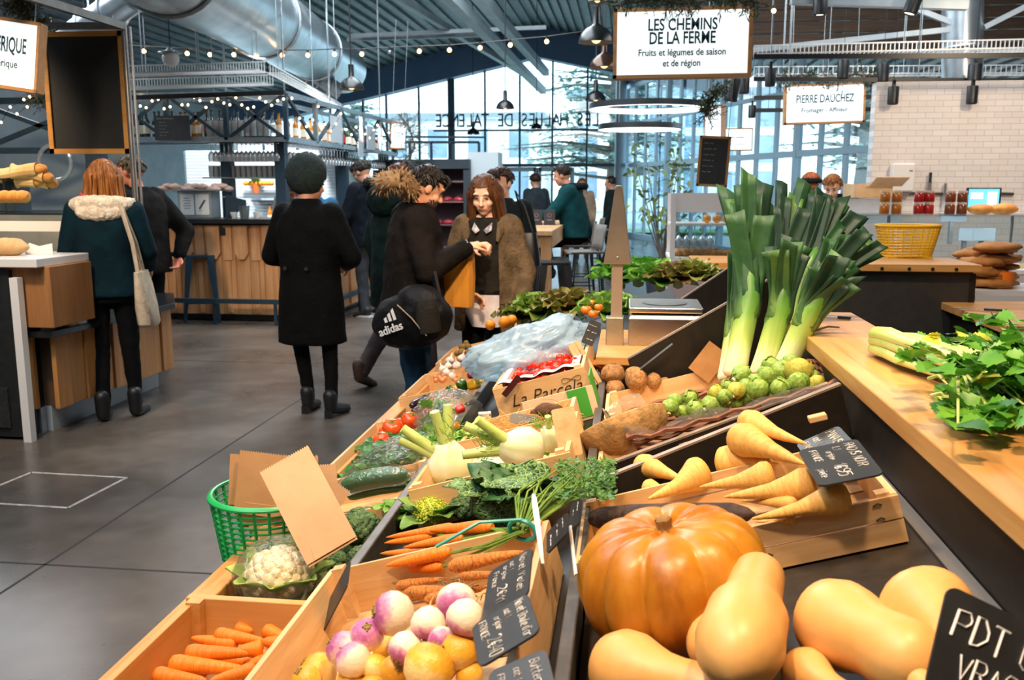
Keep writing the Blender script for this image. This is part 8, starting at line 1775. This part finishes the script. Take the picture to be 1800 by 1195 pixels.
t, J, HM, k = person('person in a black cap with orange hair behind the leeks', 1.88, 9.9, radians(10), 1.64, coat=('jacket', cloth('seller_black', '#22262a', '#181b1e'), .01), trousers=('trousers', black_t, 1), shoes=('shoe', mat('boot_black', '#141416'), 0), hair=hair_fn(hairmat('hair_ginger', '#9a4a22', '#c46a34'), 'short', 25), vox=.012, face=False)
MB().tube([(.085*cos(a), -.005+.105*sin(a), .035) for a in [2*pi*i/20 for i in range(21)]], .022, 8, flat=1.8).build('headband', cloth('band_black', '#15181c', '#0f1114'), t, M=HM)
t, J, HM, k = person('person with reddish hair half hidden behind the older man', -4.75, 8.15, radians(100), 1.68, coat=('coat', cloth('far_brown_coat', '#3c3a3a', '#2b2a2b'), .01), trousers=('trousers', black_t, 1), shoes=('shoe', mat('boot_black', '#141416'), 0), hair=hair_fn(h_auburn, 'short', 26), vox=.012)
person('bartender in a grey top bending behind the bar counter', -4.15, 11.1, radians(200), 1.66, {'Hd': (0, .12, 1.5), 'N': (0, .05, 1.42)}, head=(-30, 0, 0), skin=skin_r, coat=('top', cloth('grey_top', '#8b8580', '#75706b'), .01), trousers=('trousers', black_t, 1), shoes=('shoe', mat('boot_black', '#141416'), 0), hair=hair_fn(h_red, 'short', 27), vox=.012)
# ================================================================ OVERHEAD
fir = leafmat('fir_needle', '#3f5a34', '#263f26', 14, .6); frame_w = wood('sign_wood', '#d39a5c', '#b87a3c', 0, 4, .5)
white_e = emit('sign_face', '#eef6f8', .75); ink = mat('sign_ink', '#1f4a50', rough=.6)
def light_sign(label, corners, d, lines, side=-1, dp=.12, n=None):
    M, w, h = quad(corners, d, n if n is not None else Vector((0, -1, 0))); t = thing('hanging_sign', label, 'sign', M)
    MB().box((0, 0, -dp/2), (w, h, dp)).build('light_box', frame_w, t, smooth=False, bevel=.004)
    MB().box((0, 0, .002), (w*.945, h*.90, .006)).build('lit_face', white_e, t, smooth=False)
    m = MB(); 
    for e in (-1, 1): m.box((e*w*.487, 0, .004), (w*.026, h, .02)); m.box((0, e*h*.476, .004), (w, h*.048, .02))
    m.build('wooden_frame', frame_w, t, smooth=False)
    for s_, x, y, cap, wid in lines:
        o = text(s_, cap*h/.7, ink, t, T(x*w, y*h, .006), sx=1, off=.0018*cap*h/.07, ext=.001); o.matrix_basis = o.matrix_basis @ S(wid*w/max(v.co.x*2 for v in o.data.vertices), 1, 1)
    for e in (-.4, .4): MB().tube([(e*w, h/2, -dp/2), (e*w, h/2+1.6, -dp/2)], .004, 5).build('hanging_wire', galv, t)
    return t, w, h
light_sign('large lit sign reading LES CHEMINS DE LA FERME in a wooden frame', [(1078, 14), (1324, 11), (1320, 135), (1078, 138)], 6.3, [('LES CHEMINS', 0, .25, .165, .50), ('DE LA FERME', 0, .06, .17, .48), ('Fruits et légumes de saison', 0, -.14, .095, .63), ('et de région', 0, -.295, .095, .27)])
light_sign('lit sign reading PIERRE DAUCHEZ Fromager Affineur', [(1378, 147), (1522, 147), (1520, 217), (1380, 217)], 10.2, [('PIERRE DAUCHEZ', 0, .12, .2, .72), ('Fromager - Affineur', 0, -.16, .11, .58)])
light_sign('lit sign at the left edge ending in ÉRIQUE', [(-110, 5), (70, 47), (66, 163), (-110, 140)], 5.6, [('L\'IBÉRIQUE', .16, .12, .21, .43), ('Produits ibérique', .02, -.14, .11, .55)], n=Vector((.25, -1, 0)).normalized())
light_sign('small pale lit sign far behind, right of the hanging chalk menu', [(1262, 225), (1324, 225), (1322, 265), (1262, 265)], 15, [('— —', 0, .1, .2, .5), ('— ——', 0, -.2, .14, .6)])
light_sign('lit sign on the end of the bar rack, seen at an angle', [(687, 212), (713, 218), (713, 262), (687, 262)], 14.6, [('—— —', 0, .12, .16, .6), ('— ——', 0, -.15, .1, .7)], n=Vector((.35, -1, 0)).normalized(), dp=.35)
# small two-sided sign over the chalk menu
light_sign('small lit sign in a wooden case above the hanging chalk menu', [(1238, 186), (1270, 184), (1268, 244), (1240, 246)], 7.8, [('— —', 0, .1, .12, .6)], n=Vector((-.5, -1, 0)).normalized(), dp=.1)
def garland(label, pts, r=.09, n=420, seed=0):
    rr = random.Random(seed); t = thing('fir_garland', label, 'garland', I4); tw2 = MB(); tw2.tube(pts, .012, 5); nd = MB()
    for k in range(n):
        u = rr.random()*(len(pts)-1); a = int(u); p = Vector(pts[a]).lerp(Vector(pts[a+1]), u-a); d = Vector((rr.gauss(0, 1), rr.gauss(0, 1), rr.gauss(-.1, .9))).normalized()*r*rr.uniform(.5, 1.6); e = p+d; tw2.tube([p, e], [.004, .002], 4)
        for j in range(9):
            q = p+d*(.25+.08*j); v = (d.normalized()*.5+Vector((rr.gauss(0, 1), rr.gauss(0, 1), rr.gauss(0, 1))).normalized())*.035; w = v.cross(Vector((.3, .5, 1))).normalized()*.0045; nd.add([q, q+v*.5+w, q+v, q+v*.5-w], [(0, 1, 2, 3)])
    tw2.build('twigs', bark, t); nd.build('needles', fir, t, smooth=False)
garland('fir garland along the top of the LES CHEMINS sign', [py(1075, 10, 6.2), py(1140, -2, 6.2), py(1200, 6, 6.2), py(1270, -4, 6.2), py(1330, 4, 6.2)], .08, 150, 1)
garland('fir garland draped over the PIERRE DAUCHEZ sign', [py(1372, 138, 10.1), py(1410, 132, 10.1), py(1450, 144, 10.1), py(1500, 130, 10.1), py(1545, 134, 10.1), py(1540, 150, 10.1)], .13, 190, 2)
garland('fir garland hanging by the lit sign above the chalk menu', [py(1270, 150, 7.6), py(1250, 175, 7.6), py(1240, 205, 7.6)], .1, 90, 3)
garland('fir garland around the left edge sign', [py(20, 0, 5.7), py(45, 15, 5.7), py(68, 45, 5.7)], .1, 110, 4)
garland('fir garland behind the empty chalkboard', [py(55, 165, 7.95), py(72, 172, 7.95), py(85, 180, 7.95)], .1, 60, 6)
garland('fir branches at the far end of the bar rack', [py(700, 200, 14.3), py(720, 225, 14.3), py(730, 260, 14.3), py(708, 285, 14.3)], .35, 130, 5)
# ---- silver frame with the empty chalkboard
p0 = Vector((-3.60, 6.38, .655)); pt = py(222, 46, 6.38); pt = Vector((-3.60, 6.38, pt.z)); alu = mat('aluminium', '#c9c4be', '#b5b0ab', 10, .3, metal=.9)
fm_ = thing('silver_frame', 'silver pole and overhead rails rising from the deli counter', 'frame', I4); MB().tube([p0, pt], .022, 12).build('pole', alu, fm_); MB().tube([p0+Vector((.035, .02, 0)), pt+Vector((.035, .02, 0))], .010, 8).build('thin_pole', alu, fm_)
MB().bar(pt, py(75, 46, 6.38), .035, .05).build('cross_rail', alu, fm_, smooth=False); MB().bar(pt, Vector((-3.60, 2.0, pt.z)), .035, .05).build('long_rail', alu, fm_, smooth=False); MB().lathe([(.002, 0), (.06, 0), (.06, .01), (.03, .02), (.002, .02)], 16, M=T(*p0)).build('foot', alu, fm_)
M_, w, h = quad([(78, 62), (214, 58), (224, 265), (94, 267)], depth(py(152, 163, 6.40)), Vector((0, -1, 0))); cbz = thing('chalkboard', 'large empty black chalkboard in a wooden frame hanging from the silver rail', 'chalkboard', M_); MB().box((0, 0, 0), (w, h, .012)).build('board', mat('board_black', '#17191a', '#1d1f20', 20, .6), cbz, smooth=False); m = MB()
for e in (-1, 1): m.box((e*w/2, 0, .004), (.036, h+.036, .03)); m.box((0, e*h/2, .004), (w+.036, .036, .03))
m.build('frame', wood('board_frame', '#d59a4c', '#b87c34', 0, 4, .5), cbz, smooth=False)
for e in (-.4, .4): MB().tube([(e*w, h/2, 0), (e*w, h/2+.12, 0)], .006, 6).build('hook', alu, cbz)
trk = mat('track_black', '#15181b', rough=.4)
# ---- spiral duct and its branches
def duct(name, label, a, b, r, n=60, endcap=True):
    t = thing(name, label, 'duct', I4); a, b = Vector(a), Vector(b); d = b-a; sil = mat('duct_silver', '#c3ced4', '#a9b6be', 3, .3, metal=.9); mb = MB(); rings = [a+d*(i/n/2) for i in range(2*n+1)]
    mb.tube(rings, [r*(1+.012*(i % 2)) for i in range(2*n+1)], 32); mb.build('spiral_tube', sil, t, angle=60); M = frame_from(a, b)
    for k in range(1, 4): f = d.length*k/4; MB().tube([M @ Vector((f, (r+.015)*cos(x), (r+.015)*sin(x))) for x in [2*pi*i/32 for i in range(33)]], .02, 6).build('joint_band', galv, t)
    for k in (.2, .5, .8): q = a+d*k; MB().tube([q+Vector((0, 0, r)), Vector((q.x, q.y, roofz(q.x)))], .003, 5).build('hanger', trk, t)
duct('spiral_duct', 'big silver spiral duct running under the left roof pitch', pd(345, -40, 8.6)+(pd(345, -40, 8.6)-pd(603, 122, 18))*.45, pd(603, 122, 18), .46)
duct('branch_duct', 'short silver duct at the upper left leading to the wall', pd(120, 72, 11), pd(290, -45, 9.4), .17, 24)
duct('riser_duct', 'vertical silver duct rising behind the tiled wall', py(1690, 330, 9.9), py(1692, 0, 9.9), .19, 24)
duct('flexible_duct', 'crumpled silver flexible duct end above the bar rack', pd(520, 120, 15), pd(590, 165, 15.5), .2, 16)
# ---- cable trays, rails, pipes
def ladder(name, label, a, b, w=.28, n=40, drop=None):
    t = thing(name, label, 'cable tray', I4); a, b = Vector(a), Vector(b); m = MB(); u = Vector((0, 0, 1))
    for e in (0, .11): m.bar(a+u*e, b+u*e, .012)
    for i in range(n+1): q = a.lerp(b, i/n); m.bar(q, q+u*.11, .008)
    for i in range(n+1): q = a.lerp(b, i/n); s_ = (b-a).cross(u).normalized()*w; m.bar(q, q+s_, .008)
    s_ = (b-a).cross(u).normalized()*w; m.bar(a+s_, b+s_, .012); m.build('wire_mesh', mat('tray_white', '#d4d6d6', rough=.4, metal=.3), t, smooth=False)
    for k in (.1, .5, .9): q = a.lerp(b, k); MB().tube([q, Vector((q.x, q.y, roofz(q.x)))], .005, 5).build('hanger', galv, t)
ladder('cable_tray', 'upper white wire cable tray over the left end of the bar', py(228, 135, 9.2), py(470, 128, 9.2), .28, 50); ladder('cable_tray', 'lower white wire cable tray just above the bar rack', py(228, 158, 9.7), py(480, 150, 9.7), .28, 50); ladder('cable_tray', 'white wire cable tray crossing behind the large lit sign at right', py(1325, 102, 9), py(1860, 90, 9), .28, 70); ladder('cable_tray', 'lower white wire cable tray behind the riser duct', py(1325, 135, 11), py(1860, 132, 11), .25, 60); ladder('cable_tray', 'white wire tray turning towards the far glass above the bar', py(470, 128, 9.2), pd(600, 195, 15), .14, 40)
def rail(name, label, a, b, w, m, h=None):
    o = tag(MB().bar(a, b, w, h or w).build(name, m, smooth=False), label, 'rail' if 'rail' in name else 'beam')
    for k in (.12, .55) if m is trk else (): q = Vector(a).lerp(Vector(b), k); MB().tube([q, (q.x, q.y, roofz(q.x))], .005, 5).build('hanger', galv, o)
rail('light_rail', 'black light rail crossing right of the large lit sign', py(1325, 100, 8.3), py(1860, 97, 8.3), .04, trk); rail('light_rail', 'black light rail above the tiled wall', py(1325, 139, 9.4), py(1860, 142, 9.4), .04, trk); rail('light_rail', 'thin black rail behind the PIERRE DAUCHEZ sign', py(1325, 172, 12), py(1560, 170, 12), .05, trk); rail('light_rail', 'thin dark rail crossing low behind the ring lamps', py(1325, 194, 12.6), py(1540, 192, 12.6), .05, trk); rail('light_rail', 'black rail over the left bar rack', py(228, 172, 9.8), py(500, 163, 9.8), .05, trk)
wpipe = mat('beam_pale', '#b9c4c9', '#a3afb5', 3, .45, metal=.4)
rail('steel_beam', 'pale steel beam running towards the glass gable, nearest the duct', pd(655, -30, 14), pd(925, 132, 24), .12, wpipe); rail('steel_beam', 'pale steel channel running down to the gable left of the sign', pd(775, -20, 12), pd(955, 160, 25), .16, wpipe); rail('steel_beam', 'second pale steel channel beside the first, nearer the pendants', pd(830, -20, 12), pd(960, 128, 24), .16, wpipe); rail('steel_beam', 'horizontal white conduit under the roof left of centre', py(615, 63, 18), py(960, 48, 18), .07, wpipe); rail('steel_beam', 'lower thin conduit under the roof left of centre', py(610, 70, 18.4), py(850, 62, 18.4), .06, wpipe); rail('steel_beam', 'white diagonal tube rising to the riser duct at right', py(1325, 88, 9.6), py(1670, 52, 9.6), .05, wpipe); rail('steel_beam', 'short white diagonal tube left of the riser duct', py(1600, 12, 9.8), py(1672, 40, 9.8), .05, wpipe); rail('steel_beam', 'white diagonal tube right of the riser duct', py(1730, 48, 9.8), py(1810, 8, 9.8), .05, wpipe); rail('steel_beam', 'silver beam at the top right edge of the hall', py(1390, -2, 8.4), py(1700, 8, 8.4), .09, wpipe)
# ---- string of festoon bulbs
fs = thing('festoon_lights', 'string of warm festoon bulbs sagging across the hall', 'string lights', I4); bulbs = [(253, 90, 1), (329, 94, 1), (369, 96, 1), (411, 96, 1), (451, 97, 1), (496, 97, 1), (541, 97, 1), (588, 95, 1), (636, 95, 1), (685, 92, 0), (737, 90, 1), (790, 88, 1), (844, 84, 1), (897, 79, 1), (961, 73, 1), (1360, 19, 1)]
bm = emit('bulb_glow', '#ffc27a', 9); bo = clear('bulb_clear', '#f4efe4', .3, .03); Yb = 11.0; cab = MB(); pts = [py(200, 78, Yb)]+[py(x, y-9, Yb) for x, y, _ in bulbs]+[py(1500, 0, Yb)]; cab.tube(pts, .006, 5); cab.build('cable', trk, fs)
for x, y, on in bulbs:
    q = py(x, y, Yb); sk = MB().tube([q+Vector((0, 0, .062)), q+Vector((0, 0, .025))], .014, 8).build('socket', trk, fs); MB().ball(tuple(q), .026 if on else .03, 10, 8).build('bulb', bm if on else bo, sk)
# fairy lights on the bar racks
fl = thing('fairy_lights', 'fine string of fairy lights wound along the bar rack', 'string lights', I4); rr = random.Random(21); gl2 = emit('fairy_glow', '#ffd9a0', 7); pts = []
for k in range(26): x = 236+k*10.5; pts.append(py(x, 170+18*abs(sin(k*.9))+rr.uniform(-6, 6), 9.9))
for k in range(22): y_ = 10.05+k*.22; pts.append(Vector((RX1+.06, y_, RZ1-.05-.28*abs(sin(k*.8)))))
MB().tube(pts, .0025, 4).build('wire', trk, fl)
for q in pts: MB().ball(tuple(q), .014, 6, 5).build('light', gl2, fl)
fl2 = thing('fairy_lights', 'fairy lights wound around the rack at the left edge', 'string lights', I4); pts = [py(x, y, 7.9) for x, y in ((2, 215), (18, 188), (42, 175), (52, 170), (48, 188), (30, 200))]; MB().tube(pts, .0025, 4).build('wire', trk, fl2)
for q in pts: MB().ball(tuple(q), .012, 6, 5).build('light', gl2, fl2)
# ---- pendant lamps
def pendant(label, x, y, Y, r, m=None, body='dome'):
    q = py(x, y, Y); t = thing('pendant_lamp', label, 'lamp', T(*q)); m = m or mat('lamp_black', '#101315', '#171b1e', 5, .3, metal=.1); k = r
    MB().lathe([(k*.97, -.02*k), (k, 0), (k*.98, .12*k), (k*.86, .45*k), (k*.6, .74*k), (k*.28, .9*k), (k*.22, 1.0*k), (k*.22, 1.9*k), (k*.02, 1.92*k)], 30, cap=False).build('shade', m, t, angle=50); MB().lathe([(k*.95, -.01*k), (k*.8, .42*k), (k*.5, .68*k), (k*.02, .75*k)], 30, cap=False).build('inner_reflector', mat('lamp_inner', '#8b8078', rough=.5), t)
    MB().ball((0, 0, .25*k), k*.3, 12, 8).build('bulb', emit('lamp_bulb', '#ffe2b0', 1.2), t); MB().tube([(0, 0, 1.9*k), (0, 0, roofz(q.x)-q.z)], .008, 6).build('cord', trk, t)
pendant('black dome pendant lamp over the bar, below the duct end', 618, 157, 10, .138); pendant('dark dome pendant lamp in front of the gable glass', 888, 191, 13, .13); pendant('black pendant nearest the large lit sign, at the top', 1048, 75, 9, .17); pendant('brown-black pendant between two others left of the lit sign', 1062, 119, 10.5, .165, mat('lamp_bronze', '#3a2a22', '#4a372c', 4, .2, metal=.6)); pendant('black pendant lowest of the three left of the lit sign', 1047, 177, 13, .145); pendant('small dark pendant low in front of the mirrored letters', 943, 226, 20, .12); pendant('small dark pendant far down the hall by the bar end', 832, 236, 20, .14); pendant('pendant at the top edge left of the lit sign', 1050, 4, 8.5, .09)
gp_ = thing('globe_lamp', 'white globe lamp with a metal collar hanging at upper left', 'lamp', T(*py(300, 103, 9))); MB().ball((0, 0, 0), .085, 20, 14).build('globe', mat('opal', '#e4e2df', rough=.25), gp_); MB().lathe([(.03, .10), (.05, .075), (.12, .06), (.122, .052), (.06, .06)], 24, cap=False).build('collar', galv, gp_); MB().tube([(0, 0, .1), (0, 0, 1.8)], .006, 6).build('cord', trk, gp_)
for k, (x, y, Y, r, l) in enumerate(((1140, 192, 12, .75, 'large thin glowing ring lamp hanging below the lit sign'), (1124, 228, 12.6, .55, 'smaller glowing ring lamp below the large ring'))):
    q = py(x, y, Y); t = thing('ring_lamp', l, 'lamp', T(*q)); MB().lathe([(r-.05, 0), (r, 0), (r, .07), (r-.05, .07), (r-.05, 0)], 72, cap=False).build('ring_body', mat('ring_black', '#20262b', rough=.4), t, angle=40); MB().lathe([(r-.045, -.003), (r-.003, -.003)], 72, cap=False).build('light_strip', emit('ring_glow', '#fff6ea', 3.2), t); MB().lathe([(r-.052, .005), (r-.052, .06)], 72, cap=False).build('inner_strip', emit('ring_glow', '#fff6ea', 3.2), t)
    for j in range(3): a = j*2.1; MB().tube([(r*cos(a), r*sin(a), .07), (r*cos(a), r*sin(a), roofz(q.x+r*cos(a))-q.z)], .003, 4).build('wire', galv, t)
def spotlamp(label, x, y, Y, s=1.0, tilt=0):
    q = py(x, y, Y); t = thing('track_spot', label, 'lamp', T(*q) @ R(tilt, 'Y')); MB().lathe([(.002, .10*s), (.055*s, .10*s), (.06*s, .09*s), (.06*s, -.09*s), (.05*s, -.1*s), (.045*s, -.085*s), (.002, -.08*s)], 20).build('can', trk, t, angle=40); MB().lathe([(.002, -.088*s), (.046*s, -.088*s)], 20, cap=False).build('lens', emit('spot_lens', '#fff0d8', 5), t); MB().box((0, 0, .13*s), (.03*s, .05*s, .08*s)).build('bracket', trk, t, smooth=False); MB().tube([(0, 0, .15*s), (0, 0, roofz(q.x)-q.z)], .0025, 5).build('stem', trk, t)
for x, y, Y, s, a, l in ((1354, 136, 8.2, .75, 0, 'black spot left of the PIERRE DAUCHEZ sign'), (1442, 6, 8.3, 1.0, 0, 'black spot at the top edge above the PIERRE DAUCHEZ sign'), (1606, 4, 8.2, 1.0, .3, 'tilted black spot at the top edge left of the riser duct'), (1570, 168, 8.9, .8, 0, 'black spot in front of the tiled wall, left one'), (1709, 167, 8.9, .8, 0, 'black spot in front of the tiled wall, right one'), (1713, 132, 9.3, 1.0, 0, 'black spot right of the riser duct above the tiles'), (1288, 158, 8.6, 1.0, .15, 'black spot below the right end of the large lit sign'), (1308, 148, 9.4, .9, 0, 'second black spot below the large lit sign corner'), (1322, 196, 12.4, .8, 0, 'small black spot low right of the ring lamps'), (1482, 122, 9.4, .9, 0, 'black spot hidden by the fir garland'), (1552, 128, 9.4, .9, 0, 'black spot at the right end of the fir garland')): spotlamp(l, x, y, Y, s, a)
# ---- mirrored letters on the gable rail
lt = thing('facade_lettering', 'dark letters reading LES HALLES DE TALENCE seen mirrored from inside', 'lettering', T(*py(908, 214, 27.9))); MB().bar(Vector((-2.55, 0, -.25)), Vector((2.55, 0, -.25)), .05).build('rail', mat('letter_dark', '#1d3a46', rough=.5), lt, smooth=False)
for ch_, x in zip('LES HALLES DE TALENCE', [2.38-.238*i for i in range(21)]):
    if ch_ != ' ': text(ch_, .56, mat('letter_dark', '#1d3a46'), lt, T(x, 0, .03) @ R(pi, 'Z') @ R(pi/2, 'X'), sx=.72, ext=.03, name='letter')
# balcony-like inner steel frame near the gable
gf = thing('steel_gantry', 'dark steel gantry with uprights in front of the gable glass', 'gantry', I4); m = MB(); a, b = py(690, 250, 19), py(842, 250, 19); m.bar(a, b, .05)
for e in (0, .2, .45, .7, 1): q = a.lerp(b, e); MB().bar(q, Vector((q.x, q.y, 0)), .05).build('upright', steelblue, gf, smooth=False)
m.bar(a-Vector((.6, 0, -.12)), b+Vector((.1, 0, .1)), .04); m.build('top_rail', steelblue, gf, smooth=False)
# ---- remove the master copies the repeats were made from
for p in PROTO:
    for c in kids(p):
        for d in kids(c): bpy.data.objects.remove(d)
        bpy.data.objects.remove(c)
    bpy.data.objects.remove(p)
